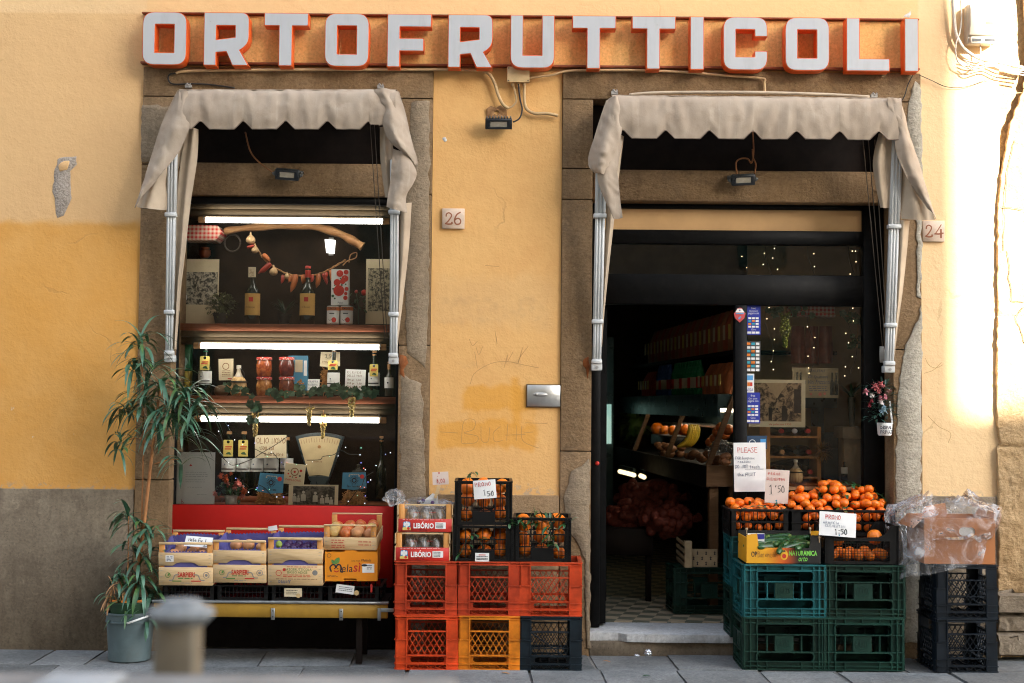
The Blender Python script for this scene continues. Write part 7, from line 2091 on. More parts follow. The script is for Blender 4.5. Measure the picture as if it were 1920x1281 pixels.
orto = [('lettering', M_PGRN, allof(pr('ORTOFRUTTICOLA', .30, .80, .31, .36), pr('BASSO ADIGE', .36, .72, .25, .30))), ('red_print', M_INKR, allof(dots([(.30, .33, .03)], 10), ringp(.2, .26, .055), lines([.215, .18], .28, .78, .012, 6), lines([.385], .35, .9, .012, 7))), ('stamp', M_PGRY, dots([(.86, .27, .05)], 9)), ('stamp_print', M_INKBR, lines([.13], .15, .9, .012, 9)), ('handwriting', M_INKB, hw('DIANNY', .2, .05, .055, .0035, .04))]
tC, TC, W, H, D = wood_crate('wooden crate printed ORTOFRUTTICOLA BASSO ADIGE holding dark plums', (503, 1009, 606, 1099), orto)
fill('plum', -W * .36, W * .38, .03, D - .06, H * .55, H * .90, .028, 'dark plum in the wooden crate second from the right on the bench', 'plums in the wooden crate', 2, T=TC, top_only=True)
fruit('lime', P(523, 1021, BY + .03), .022, 'green lime among the dark plums', 'lime')
card('price_sign', 'white handwritten paper reading Mele Fuji on the left crate of apples', 'sign', (347, 1005, 398, 1027), BY + .08, M_PAPER, roll=rad(-4), tilt=rad(-35), draw=[('handwriting', M_INKK, allof(hw('Mele Fuji', .12, .5, .3, .0035, .085), hw('2,50', .7, .08, .28, .003, .07)))])
card('paper_scrap', 'small folded white paper scrap on the rear rail of the second crate', 'paper', (503, 986, 520, 995), BY + .30, M_PAPER, roll=rad(10), curl=.05)
x0, x1, z0, z1 = R(610, 1034, 708, 1091, BY)
M_ORBX = mt('orange_printed_card', (.74, .25, .012), .5, .05, 5)
T = Matrix.Translation(((x0 + x1) / 2, BY - .005, z0 + .004)) @ Matrix.Rotation(rad(5.5), 4, 'X') @ Matrix.Rotation(rad(3), 4, 'Z')
ab = thing('apple_box', 'bright orange cardboard apple box lettered Melasì with a smiling heart', 'box', ((x0 + x1) / 2, BY, z0))
W, H, D = x1 - x0, z1 - z0, .36
m = MB(); m.T = T
u = lambda a: (a - .5) * W
m.prism([[(u(0), 0), (u(.36), 0), (u(.37), H * .09), (u(.60), H * .09), (u(.61), 0), (u(1), 0), (u(1), H * .98), (u(.6), H * .98), (u(.59), H * 1.02), (u(.38), H * 1.02), (u(.37), H * .98), (u(0), H * .98)]], 0, .004)
fr = m.build('front_panel', M_ORBX, ab)
m = MB(); m.T = T
m.box(u(0), u(0) + .004, .0045, D, 0, H * .97); m.box(u(1) - .004, u(1), .0045, D, 0, H * .97); m.box(u(0), u(1), D + .0005, D + .004, 0, H * .97); m.box(u(0) + .005, u(1) - .005, .0045, D - .001, .002, .006)
m.build('body', M_ORBX, ab)
def mel(nm, mat, fn):
 m = MB(); m.T = T; fn(m, u, lambda v: v * H, W, H, -.0012); m.build(nm, mat, fr)
mel('lettering', M_INKK, pr('ela', .32, .53, .31, .56, shear=.1)); mel('lettering', M_INKR, pr('sì', .54, .68, .31, .62, shear=.1, bold=.01))
mel('heart_face', M_INKK, allof(lambda m, X, Z, W, H, y: m.ribbon([(p.x, p.z) for p in spline([(X(.12), 0, Z(.34)), (X(.10), 0, Z(.46)), (X(.14), 0, Z(.55)), (X(.19), 0, Z(.54)), (X(.21), 0, Z(.45)), (X(.24), 0, Z(.55)), (X(.29), 0, Z(.54)), (X(.31), 0, Z(.44)), (X(.30), 0, Z(.33)), (X(.33), 0, Z(.31))], 5)], y, .0085), dots([(.185, .42, .012), (.245, .42, .012)], 8)))
mel('smile', M_INKR, lambda m, X, Z, W, H, y: m.ribbon([(p.x, p.z) for p in spline([(X(.18), 0, Z(.345)), (X(.22), 0, Z(.315)), (X(.26), 0, Z(.345))], 5)], y, .006))
mel('leaf_print', M_PGRN, lambda m, X, Z, W, H, y: (m.leaf((X(.19), y, Z(.58)), (.7, 0, 1), .045, .028, .0, Vector((0, -1, 0)), 5), m.leaf((X(.18), y, Z(.58)), (-.6, 0, 1), .03, .016, .0, Vector((0, -1, 0)), 5)))
mel('slogan', M_INKK, allof(pr('i una mela', .50, .67, .66, .71), pr('Melinda', .69, .88, .66, .74, shear=.2)))
mel('sticker', M_PAPER, rc(.71, .94, .28, .58)); mel('sticker_print', M_INKK, lambda m, X, Z, W, H, y: (lines([.52, .46, .40], .8, .92, .02, 2)(m, X, Z, W, H, y - .0012), m.prism([circ(X(.75), Z(.53), .018, 12, .007)], y - .0012, y - .0002)))
mel('small_print', M_INKBR, lines([.15, .18], .05, .25, .012, 3)); mel('ring_print', M_INKBR, ringp(.08, .86, .04))
zt_ = PZ(1033, BY, 660)
tD, TD, W, H, D = wood_crate('shallow wooden tray of red and yellow apples on the orange apple box', (607, 985, 706, 1033), [('small_print', M_INKR, lines([.38, .28, .18, .1], .15, .4, .03, 4)), ('red_print', M_INKR, lines([.32, .2], .66, .9, .03, 5))], liner=False, low=True)
rs = random.Random(6)
for iy in range(4):
 for ix in range(4):
  kd = ['yellow_apple', 'red_apple', 'apple', 'yellow_apple', 'red_apple', 'red_apple', 'yellow_apple', 'apple'][(iy * 3 + ix * 5 + iy * ix) % 8]
  fruit(kd, TD @ Vector((-.11 + .073 * ix + rs.uniform(-.006, .006), .055 + .073 * iy, H * .55 + rs.uniform(0, .012))), .036, {'yellow_apple': 'yellow apple', 'red_apple': 'red apple', 'apple': 'blush apple'}[kd] + ' in the shallow wooden tray on the orange box', 'apple', kd.replace('_', ' ') + 's in the shallow tray', rs)
m = MB(); m.prism([rrect(PX(696, BY, 1110) - .006, PX(696, BY, 1110) + .006, PZ(1114, BY), PZ(1098, BY), .005)], BY + .006, BY + .012); tag(m.build('red_clip', M_INKR, bevel=.001), 'small red and white clip on the tray at the right end of the bench', 'clip')
M_NBX1 = mt('orange_yellow_card', (.70, .33, .015), .5, .05)
x0, x1, z0, z1 = R(1400, 1003, 1539, 1056, GC_Y + .02)
zb = 2 * HG + .002
W, H, D = x1 - x0, .165, .30
Yn = GC_Y + .02
nbx = thing('courgette_box', 'orange and black printed cardboard box lettered NATURAMICA full of courgettes', 'box', ((x0 + x1) / 2, Yn, zb))
def grad_card():
 t = NT('orange_to_black_print'); X, Y, Z = t.xyz()
 f = t.step(X, -W * .05, W * .22); f2 = t.step(X, -W * .3, W * .05)
 c = t.mix(f2, (.70, .33, .015), (.62, .10, .012)); c = t.mix(f, c, (.012, .011, .01)); t.set(color=c, rough=.45); return t.m
xa = (x0 + x1) / 2
u = lambda a: x0 + W * a
v = lambda b: zb + H * b
m = MB(); m.prism([[(u(0), v(0)), (u(1), v(0)), (u(1), v(1)), (u(.86), v(1)), (u(.86), v(.75)), (u(.84), v(.55)), (u(.17), v(.55)), (u(.16), v(.62)), (u(.14), v(1.05)), (u(0), v(1.0))]], Yn, Yn + .005)
fp = m.build('front_panel', grad_card(), nbx)
m = MB(); m.box(u(0), u(0) + .005, Yn + .006, Yn + D, v(0), v(.9)); m.build('side_panel', M_NBX1, nbx)
m = MB(); m.box(u(1) - .005, u(1), Yn + .006, Yn + D, v(0), v(.9)); m.box(u(0), u(1), Yn + D + .0005, Yn + D + .005, v(0), v(1)); m.box(u(0) + .006, u(1) - .006, Yn + .006, Yn + D - .001, v(0) + .001, v(.05)); m.build('body', mt('black_card', (.014, .013, .012), .5), nbx)
def nat(nm, mat, fn):
 m = MB(); fn(m, u, v, W, H, Yn - .0012); m.build(nm, mat, fp)
nat('lettering', M_INKK, pr('OP', .06, .14, .22, .42, bold=.02)); nat('handwritten_name', M_INKBR, hw('Borenzini', .15, .22, .2, .0022, .033))
nat('lettering', mt('lime_print', (.22, .62, .09), .5), allof(pr('NATURAMICA', .57, .95, .28, .46, bold=.02), pr('orto', .70, .82, .08, .24, shear=.3)))
nat('emblem', mt('yellow_print', (.75, .42, .03), .5), lambda m, X, Z, W, H, y: m.prism([circ(X(.505), Z(.3), .022, 18, .030)], y, y + .0008))
nat('emblem_fruit', M_INKR, lambda m, X, Z, W, H, y: m.prism([circ(X(.505), Z(.26), .013, 14)], y - .001, y)); nat('emblem_leaf', M_INKK, lambda m, X, Z, W, H, y: m.prism([circ(X(.505), Z(.44), .009, 8, .005)], y - .001, y))
for k, (px, py, mm) in enumerate(((1402, 993, M_PAPER), (1520, 993, M_NBX1))):
 a = P(px, py, Yn + (.10 if k == 0 else .2))
 m = MB(); m.box(a.x, a.x + (.10 if k == 0 else .055), a.y, a.y + .004, v(.5), v(1.05) if k else v(1.0)); nb_ = m.build('folded_flap', mm, nbx)
a = P(1408, 1000, Yn + .1); m = MB(); m.box(a.x, a.x + .08, a.y - .0015, a.y - .0005, v(.8), v(.98)); m.build('blue_print', mt('deep_blue_print', (.03, .03, .25), .5), nbx)
m = MB(); rs = random.Random(2)
for px, py in ((1400, 992), (1519, 991), (1536, 1008)):
 c = P(px, py, Yn - .002); m.ball(c, .008, 8, 6, jit=.3); m.tube([c, c - Vector((0, 0, .03))], .003, 5)
m.build('tied_ends', mt('tan_string', (.4, .28, .16), .8), nbx)
M_COUR = mt('courgette_skin', (.018, .065, .015), .3, .5, 30, spec=.5); M_COUT = mt('courgette_tip', (.22, .28, .07), .6, .2, 30)
gC = 'courgettes in the printed box'
cproto = thing('courgette', 'dark green courgette in the orange and black box', 'courgette', (0, 0, 0), gC)
m = MB(); q = spline([(-.09, 0, 0), (-.03, 0, .004), (.04, 0, .003), (.09, 0, -.004)], 5); k = len(q)
m.tube(q, [.019 * min(1, .35 + (i / (k * .25))) * (1 if i < k * .75 else 1 - .45 * (i - k * .75) / (k * .25)) for i in range(k)], 12); m.build('body', M_COUR, cproto, smooth=60)
m = MB(); m.tube([(.088, 0, -.004), (.104, 0, -.005), (.108, 0, -.005)], [.010, .011, .013], 8); m.build('stem_end', M_COUT, cproto, smooth=40)
n_ = 0
for iy in range(4):
 for ix in range(5):
  loc = Vector((u(.2) + W * .145 * ix + rs.uniform(-.012, .012), Yn + .05 + .062 * iy + rs.uniform(-.008, .008), v(.50) + .012 * iy + rs.uniform(-.004, .014)))
  rot = (rs.uniform(-.2, .2), rs.uniform(-.25, .15), rs.choice([.5, .7, -.3, .9, .25]) + rs.uniform(-.3, .3))
  if n_ == 0: cproto.location = loc; cproto.rotation_euler = rot
  else: dup(cproto, loc, rot)
  n_ += 1
xb0, xb1, _, _ = R(1549, 985, 1683, 1055, GC_Y + .02)
mesh_crate('black crate with a scooped front holding oranges on the right green stack', xb1 - xb0, .225, .31, ((xb0 + xb1) / 2, GC_Y + .02, 2 * HG + .002), rad(-.6), 'dip')
fill('orange', xb0 + .02, xb1 - .03, GC_Y + .036, GC_Y + .30, 2 * HG + .012, 2 * HG + .135, .036, 'orange in the black crate with the scooped front', 'oranges in the scooped black crate', 7)
fruit('orange', P(1640, 1007, GC_Y + .10), .046, 'large orange on top of the scooped black crate at the right', 'orange')
fruit('orange', P(1570, 1012, GC_Y + .09), .040, 'orange under the PROMO ARANCIA sign in the scooped black crate', 'orange')
HC = .165
xc0, xc1 = PX(1369, BK_Y - .01, 980), PX(1480, BK_Y - .01, 980)
xd0, xd1 = PX(1482, BK_Y - .01, 980), PX(1678, BK_Y - .01, 980)
mesh_crate('smaller black crate of clementines on the doorstep stack', xc1 - xc0, HC, .29, ((xc0 + xc1) / 2, BK_Y - .015, ZBK), 0, 'solid')
mesh_crate('wider black crate heaped with clementines in front of the door glass', xd1 - xd0, HC, .29, ((xd0 + xd1) / 2, BK_Y - .015, ZBK), 0, 'solid')
rs = random.Random(21)
def heap(x0, x1, y0, y1, zr, hf, r_, label, group, seed):
 rs = random.Random(seed)
 d = 2 * r_
 lay = 0
 z = zr - r_ * 1.6
 k = 0
 while z < zr + .22:
  ny = int((y1 - y0) / (d * .9)); nx_ = int((x1 - x0) / (d * .97))
  for iy in range(ny):
   for ix in range(nx_):
    x = x0 + r_ + ix * (x1 - x0 - d) / max(1, nx_ - 1) + (lay % 2) * r_ * .8 + rs.uniform(-.5, .5) * r_
    y = y0 + rs.uniform(-.3, .3) * r_ + r_ + iy * (y1 - y0 - d) / max(1, ny - 1) + (lay % 2) * r_ * .5
    if x > x1 - r_ * .4: continue
    top = zr + hf((x - x0) / (x1 - x0), (y - y0) / (y1 - y0))
    if z + r_ <= top + .012 and (z + 2.6 * r_ > top or iy == 0):
     fruit('clementine', (x, y, z + rs.uniform(-.35, .35) * r_), r_ * rs.uniform(.86, 1.12), label, 'clementine', group, rs); k += 1
  z += d * .66; lay += 1
 return k
n1 = heap(xc0 + .012, xc1 - .01, BK_Y - .002, BK_Y + .26, ZBK + HC, lambda a, b: .032 + .03 * b, .029, 'clementine in the smaller black crate by the doorway', 'clementines in the smaller crate', 3)
n2 = heap(xd0 + .012, xd1 - .012, BK_Y - .002, BK_Y + .26, ZBK + HC, lambda a, b: .03 + (.04 + .10 * math.sin(pi * min(1, a * 1.1)) + .03 * math.sin(a * 17)) * min(1, b * 1.6), .029, 'clementine heaped in the wider black crate before the door glass', 'clementines in the wider crate', 4)
fill('clementine', xc0 + .02, xc1 - .02, BK_Y - .005, BK_Y + .06, ZBK + .03, ZBK + .10, .027, 'clementine behind the bars of the smaller black crate', 'clementines low in the smaller crate', 5)
fill('clementine', xd0 + .02, xd1 - .02, BK_Y - .005, BK_Y + .06, ZBK + .03, ZBK + .10, .027, 'clementine behind the bars of the wider black crate', 'clementines low in the wider crate', 6)
twig_leaves('leafy twigs among the clementines of the smaller crate', [(1385, 958, -.12), (1410, 950, -.10), (1440, 948, -.08), (1470, 955, -.12)], 22, 5, .045, spread=.02)
twig_leaves('leafy branch standing at the back of the wider clementine crate', [(1540, 935, .02), (1560, 915, .06), (1590, 908, .09), (1625, 920, .08), (1650, 935, .06)], 46, 6, .055, spread=.03)
twig_leaves('leaves hanging among the clementines on the right of the wider crate', [(1580, 925, -.02), (1583, 945, -.08), (1578, 958, -.13)], 12, 7, .06)
for (px, py) in ((1557, 919), (1604, 925), (1592, 933)): fruit('clementine', P(px, py, .06), .026, 'clementine with leaves at the very top of the heap', 'clementine', 'clementines at the top of the heap')
card('price_sign', 'white paper pinned to the crates reading PROMO ARANCIA 1:50', 'sign', (1536, 961, 1605, 1006), GC_Y + .0, M_PAPER, roll=rad(-4), tilt=rad(-8), curl=.02,
     draw=[('red_heading', M_INKR, hw('PROMO', .16, .70, .17, .0035, .085)), ('item_name', M_INKB, allof(hw('ARANCIA', .10, .50, .10, .0025, .068), hw('CLEMENTINI', .16, .37, .09, .0022, .06))), ('price', M_INKK, allof(hw('1', .42, .08, .22, .006), hw(':50', .52, .10, .22, .005, .10))), ('blue_pin', mt('blue_pin', (.02, .2, .3), .4), dots([(.55, .06, .022)], 8))])
card('price_sign', 'pinkish paper reading PROMO CLEMENTINE 1,50 above the clementines', 'sign', (1435, 881, 1479, 944), -.02, mt('pink_paper', (.62, .50, .43), .8, .05), roll=rad(-3), draw=[('red_heading', M_INKR, allof(hw('PROMO', .1, .84, .07, .0025, .11), hw('CLEMENTINI', .05, .68, .07, .0025, .085))), ('price', M_INKK, allof(hw('1', .16, .28, .26, .007), hw("'50", .42, .33, .20, .004, .17), rc(.18, .36, .24, .247))), ('blue_pin', mt('blue_pin', (.02, .2, .3), .4), dots([(.5, .08, .04), (.52, .03, .03)], 8))])
card('notice', 'white handwritten notice reading PLEASE do not touch the fruit on the door post', 'notice', (1376, 830, 1436, 922), .13, M_PAPER, roll=rad(1), curl=.02, draw=[('red_heading', M_INKR, hw('PLEASE', .12, .80, .10, .0035, .105)), ('handwriting', M_INKB, allof(hw('FOR hygiene', .05, .66, .055, .0022, .06), hw('reasons', .12, .59, .055, .0022, .06), hw('DO  NOT touch', .04, .48, .065, .0028, .065, 4), hw('the FRUIT', .10, .32, .065, .0026, .07, 5), rc(.34, .92, .455, .463)))])
M_CARD = mt('brown_cardboard', (.40, .15, .05), .75, .08, 4, .08)
x0, x1, z0, z1 = R(1733, 972, 1866, 1054, NV_Y)
zb = 2 * HM + .003
W, H, D = x1 - x0, z1 - zb, .34
cb = thing('cardboard_box', 'open brown cardboard box wrapped in a clear plastic bag on the navy crates', 'box', ((x0 + x1) / 2, NV_Y, zb))
m = MB()
hand = rrect(x0 + W * .49, x0 + W * .72, zb + H * .62, zb + H * .80, H * .085, 5)
m.prism([[(x0, zb), (x1, zb), (x1, zb + H), (x0, zb + H)], hand[::-1]], NV_Y, NV_Y + .006); m.build('front_panel', M_CARD, cb)
m = MB(); m.box(x0, x0 + .006, NV_Y + .007, NV_Y + D, zb, zb + H); m.box(x1 - .006, x1, NV_Y + .007, NV_Y + D, zb, zb + H); m.box(x0, x1, NV_Y + D + .0005, NV_Y + D + .006, zb, zb + H); m.box(x0 + .007, x1 - .007, NV_Y + .007, NV_Y + D - .001, zb + .001, zb + .006); m.build('body', M_CARD, cb)
for (fx0, fx1, t_) in ((x0 - .06, x0 - .002, 1), (x1 + .002, x1 + .03, 1)):
 m = MB(); m.add([(x0 if fx1 < x1 else x1, NV_Y + .01, zb + H), (x0 if fx1 < x1 else x1, NV_Y + D, zb + H), (fx0 if fx1 < x1 else fx1, NV_Y + D, zb + H + (-.06 if fx1 < x1 else .06)), (fx0 if fx1 < x1 else fx1, NV_Y + .01, zb + H + (-.06 if fx1 < x1 else .06))], [(0, 1, 2, 3)])
 m.build('flap', M_CARD, cb)
m = MB(); m.prism([[(x0 + W * .1, zb + H * .9), (x0 + W * .5, zb + H * .92), (x0 + W * .45, zb + H * 1.28), (x0 + W * .16, zb + H * 1.2)]], NV_Y + .2, NV_Y + .206); m.build('flap', M_CARD, cb)
m = MB(); m.box(x0 + W * .45, x0 + W * .76, NV_Y + .012, NV_Y + .016, zb + H * .55, zb + H * .86); m.build('inner_paper', M_PAPER, cb)
def bagfn(u, v):
 a = u * 2 * pi
 ca, sa = math.cos(a), math.sin(a)
 ex = (abs(ca) ** .5) * (1 if ca > 0 else -1); ey = (abs(sa) ** .5) * (1 if sa > 0 else -1)
 z = zb - .085 + (H + .185) * v
 wob = noise.noise(Vector((ca * 2.2, sa * 2.2, v * 2.4))); wob2 = abs(noise.noise(Vector((ca * 6, sa * 6, v * 5 + 3)))); wob3 = noise.noise(Vector((ca * 12, sa * 12, v * 9)))
 bulge = 1.10 + .16 * math.exp(-((v - .75) / .22) ** 2) + .09 * wob + .07 * wob2 + .03 * wob3
 close = 1 if v < .86 else 1 - .5 * ((v - .86) / .14)
 lean = -.06 * (1 - v)
 z += .05 * wob * v + .03 * wob3 * v + (.11 * (ex * .5 + .4) * (1 - v) if v < .5 else .0) + .02 * wob2
 return ((x0 + x1) / 2 - .03 + lean + ex * W * .58 * bulge * close, NV_Y + D / 2 + ey * (D * .54) * bulge * close - .0, z)
m = MB(); m.grid(bagfn, 110, 50)
m.build('plastic_bag', M_POLY, cb, smooth=True)
for px, py, rr_, in ((1800, 962, .05), (1770, 955, .045), (1832, 958, .05), (1850, 965, .04)):
 pass
crumple('scrap of crumpled foil on the doorstep paving', P(1214, 1224, -.30), .022, .018, .016, 3, mt('crumpled_foil', (.62, .64, .66), .25, .1, metal=.9), 'foil_scrap', 'litter', .7)
crumple('tiny shred of foil left of the crumpled scrap', P(1194, 1229, -.36), .014, .012, .006, 5, mt('crumpled_foil', (.62, .64, .66), .25, .1, metal=.9), 'foil_scrap', 'litter', .7)
GY = .2035
M_BLS = mt('blue_sticker', (.02, .035, .30), .4, .05)
M_GRN2, M_ORS, M_LBL = mt('teal_print', (.03, .3, .4), .5), mt('orange_print', (.65, .18, .02), .5), mt('sky_print', (.08, .3, .6), .5)
def icons(m_, rows, cols, u0, u1, v0, v1, pick):
 def f(m, X, Z, W, H, y):
  for i in range(rows):
   for j in range(cols):
    if (i * 7 + j * 3 + i * j) % 3 != pick: continue
    a = u0 + (u1 - u0) * j / cols; b = v0 + (v1 - v0) * i / rows
    m.box(X(a), X(a + (u1 - u0) / cols * .8), y - .0006, y, Z(b), Z(b + (v1 - v0) / rows * .65))
 return f
def cards(bx, rows, u0, u1, v0, v1): return [('white_marks', M_PAPER, icons(0, rows, 3, u0, u1, v0, v1, 0)), ('orange_marks', M_ORS, icons(0, rows, 3, u0, u1, v0, v1, 1)), ('teal_marks', M_GRN2, icons(0, rows, 3, u0, u1, v0, v1, 2))]
for lab, bx in (('upper blue payment sticker on the door glass', (1399, 572, 1426, 628)), ('lower blue payment sticker on the door glass', (1398, 736, 1425, 794))):
 card('payment_sticker', lab, 'sticker', bx, GY, M_BLS, draw=cards(bx, 4, .14, .92, .24, .62) + [('lettering', M_PAPER, allof(pr('free', .36, .66, .86, .93), pr('Qui puoi', .2, .8, .76, .83), pr('pagare con', .15, .88, .67, .74), pr('Gire', .35, .68, .15, .21), rc(.08, .34, .04, .11), rc(.38, .62, .04, .11), rc(.66, .92, .04, .11)))])
card('card_icons', 'patch of small card symbols between the two blue stickers', 'sticker', (1399, 640, 1426, 696), GY, mt('clear_grey_sticker', (.05, .05, .05), .4), thick=.0006, draw=cards(None, 8, .04, .98, .0, 1.0))
card('card_strip', 'white strip sticker with VISA on the door glass', 'sticker', (1398, 701, 1414, 736), GY, M_PAPER, draw=[('blue_mark', M_LBL, rc(.15, .85, .66, .92)), ('orange_mark', M_ORS, rc(.2, .52, .34, .54)), ('red_mark', M_INKR, rc(.53, .8, .34, .54)), ('lettering', M_BLS, pr('VISA', .12, .88, .06, .22, shear=.2))])
card('blue_label', 'dark blue label half hidden behind the PLEASE notice', 'sticker', (1400, 817, 1438, 842), GY, mt('slate_blue', (.03, .06, .11), .4), draw=[('blue_mark', M_LBL, rc(.68, .95, .45, .75)), ('ring_mark', M_PAPER, lambda m, X, Z, W, H, y: m.prism([circ(X(.28), Z(.45), .17 * W, 16), circ(X(.28), Z(.45), .14 * W, 16)[::-1]], y, y + .0008))])
card('shield_sticker', 'red and white shield sticker on the black door post', 'sticker', (1376, 577, 1398, 605), .166, mt('shield_red', (.5, .07, .07), .5), poly=[(.5, 0), (.9, .3), (1, .65), (.85, .68), (.7, .95), (.5, 1), (.3, .95), (.15, .68), (0, .65), (.1, .3)], draw=[('white_top', M_PAPER, lambda m, X, Z, W, H, y: m.prism([[(X(.1), Z(.68)), (X(.9), Z(.68)), (X(.68), Z(.93)), (X(.32), Z(.93))]], y, y + .0008)), ('blue_marks', M_LBL, allof(dots([(.5, .82, .08), (.45, .28, .09), (.55, .36, .08)], 6), rc(.15, .85, .57, .64)))])
bk = MB(); bk.box(PX(1402, 1.05, 740), PX(1625, 1.05, 740), 1.05, 1.08, ZF, 3.0)
tag(bk.build('tan_reflection_panel', mt('painted_reflection_tan', (.30, .20, .10), .6, .2, 3)), 'tan panel added behind the door glass display to stand in for a reflected glow', 'cupboard')  # added panel; its tan stands in for the sunlit street reflected in the glass
sh0 = PZ(905, .5, 1500)
m = MB(); m.box(PX(1405, .5, 900), PX(1622, .5, 900), .26, .95, sh0 - .03, sh0); tag(m.build('display_table', M_WOODR, bevel=.003), 'brown table top carrying the wine rack behind the door glass', 'table')
card('street_photograph', 'sepia photograph of a crowded street behind the door glass', 'photograph', (1404, 712, 1510, 801), .30, M_CREAM, thick=.003, draw=[('photo_print', M_PH3, rc(.08, .93, .12, .93)), ('sky', mt('sepia_sky', (.36, .24, .13), .6), lambda m, X, Z, W, H, y: m.prism([[(X(.30), Z(.93)), (X(.42), Z(.72)), (X(.50), Z(.60)), (X(.56), Z(.72)), (X(.70), Z(.93))]], y - .001, y)), ('dark_figures', mt('sepia_dark', (.03, .016, .008), .7), allof(dots([(.38, .42, .03), (.62, .42, .035), (.5, .38, .02), (.75, .3, .025)], 8), rc(.35, .41, .14, .40, -.001), rc(.58, .68, .14, .40, -.001), rc(.8, .92, .3, .8, -.001))), ('lettering', M_INKR, pr('via palermo 1930', .35, .75, .03, .08))])
card('poster', 'cream wine poster with painted bottles behind the street photograph', 'poster', (1486, 690, 1572, 746), .42, mt('dim_cream', (.42, .33, .2), .7), thick=.003, draw=[('lettering', M_INKB, allof(pr('COLLETALI', .36, .70, .86, .94), pr('Gli Spumanti', .34, .78, .62, .76, shear=.3), pr('e Vini Frizzanti', .26, .82, .46, .60, shear=.3), lines([.36, .3, .24], .36, .76, .02))), ('bottle_print', M_GLB, lambda m, X, Z, W, H, y: [m.prism([[(X(a), Z(.1)), (X(a + .08), Z(.1)), (X(a + .08), Z(.5)), (X(a + .055), Z(.62)), (X(a + .055), Z(.85)), (X(a + .025), Z(.85)), (X(a + .025), Z(.62)), (X(a), Z(.5))]], y, y + .0008) for a in (.82, .91, .06, .14)]), ('fruit_print', M_FLP, dots([(.4, .12, .03), (.6, .12, .04), (.7, .14, .03)], 8))])
grapes('big bunch of green grapes hanging at the top of the door glass', 1472, 588, 650, 30, .34, 3, mt('green_grape', (.20, .22, .03), .3, .3, 30, spec=.5), .012)
vine('vine leaves hung along the top of the door glass display', [(1430, 585, .36), (1470, 580, .34), (1520, 582, .36), (1560, 590, .36), (1605, 600, .36), (1606, 650, .36)], 34, 11, .05)
m = MB(); x0, x1, z0, z1 = R(1480, 572, 1562, 596, .5); m.prism([[(x0, z0 + .02), (x1, z0), (x1 - .01, z1), (x0, z1)]], .42, .6); tag(m.build('red_basket', gingham(), bevel=.006), 'red checked basket above the hanging bags behind the door glass', 'basket')
for k in range(3):
 x0, x1, z0, z1 = R(1484 + 26 * k, 612, 1508 + 26 * k, 682, .6)
 m = MB(); m.grid(lambda u, v: (x0 + (x1 - x0) * (u + .08 * math.sin(v * 5) * (u - .5)), .6 - .05 * math.sin(u * pi) * (.4 + .6 * (1 - v)), z0 + (z1 - z0) * v), 8, 8, .004)
 tag(m.build('snack_bag', mt('dark_red_bag', (.15, .035, .02), .35, .3, 12), smooth=60), ['left', 'middle', 'right'][k] + ' bag of the three dark red bags under the checked basket', 'bag', 'bags under the checked basket')
rk = thing('wine_rack', 'small wooden wine rack with lying bottles behind the door glass', 'rack', P(1485, 905, .55))
for xa in (1438, 1533):
 m = MB(); xx = PX(xa, .55, 850); m.box(xx - .012, xx + .012, .5, .75, sh0, PZ(800, .55, 1485)); m.build('upright', M_WOODO, rk)
for ya in (819, 857, 895):
 m = MB(); zz = PZ(ya, .55, 1485); m.box(PX(1438, .55, 850) + .013, PX(1533, .55, 850) - .013, .5, .74, zz - .007, zz + .007); m.build('rail', M_WOODO, rk)
for px, py, cm in ((1462, 808, M_INKR), (1487, 808, M_PAPER), (1511, 808, M_INKR), (1463, 847, M_CORK), (1513, 847, M_INKR), (1490, 847, M_CABB), (1515, 884, M_INKR), (1465, 884, M_CABB)):
 c = P(px, py, .5); t = thing('bottle', '%s bottle lying in the %s row of the wine rack' % ({1462: 'first red capped', 1487: 'white capped', 1511: 'second red capped', 1463: 'cork capped', 1513: 'red capped', 1490: 'dark capped', 1515: 'red capped', 1465: 'dark capped'}[px], {808: 'top', 847: 'middle', 884: 'bottom'}[py]), 'bottle', c, 'bottles in the wine rack')
 m = MB(); m.tube([(c.x, .44, c.z), (c.x, .52, c.z), (c.x, .56, c.z), (c.x, .74, c.z)], [.014, .014, .037, .037], 12); m.build('glass', M_GLB, t, smooth=50)
 m = MB(); m.tube([(c.x, .43, c.z), (c.x, .47, c.z)], .0155, 12); m.build('cap', cm, t)
flask('large straw covered flask standing before the wine rack', 1492, 905, 862, 27, .33)
bottle('little dark bottle at the right of the door glass display', 1583, 900, 866, 12, .36, (876, 888), M_PAPER)
m = MB(); rs = random.Random(4); c = P(1540, 846, .34)
for i in range(260):
 d = Vector((rs.gauss(0, 1), rs.gauss(0, 1), rs.gauss(0, 1))).normalized(); m.leaf(c + d * rs.uniform(0, .035), d, .06, .004, .4, n=2)
tag(m.build('tinsel', mt('gold_tinsel', (.35, .2, .05), .3, .3, metal=.7)), 'bristly ball of gold tinsel hanging in front of the wine rack', 'tinsel')
m = MB(); x0, x1, z0, z1 = R(1545, 812, 1620, 902, .75); m.box(x0, x1, .75, .95, sh0 + .001, z1); m.box(x0 + .03, x1 - .02, .735, .75, z1 - .10, z1 - .03); tag(m.build('dark_chest', mt('slate_chest', (.03, .045, .05), .5), bevel=.004), 'dark slate chest behind the right part of the wine rack', 'chest')
potted('potted_plant', 'dark narrow leaved plant in a vase at the right of the door glass', 1597, 800, 14, 55, .40, mt('smoky_glass', (.08, .075, .055), .2), aloe(16, 45, 9, M_LEAFG, 3))
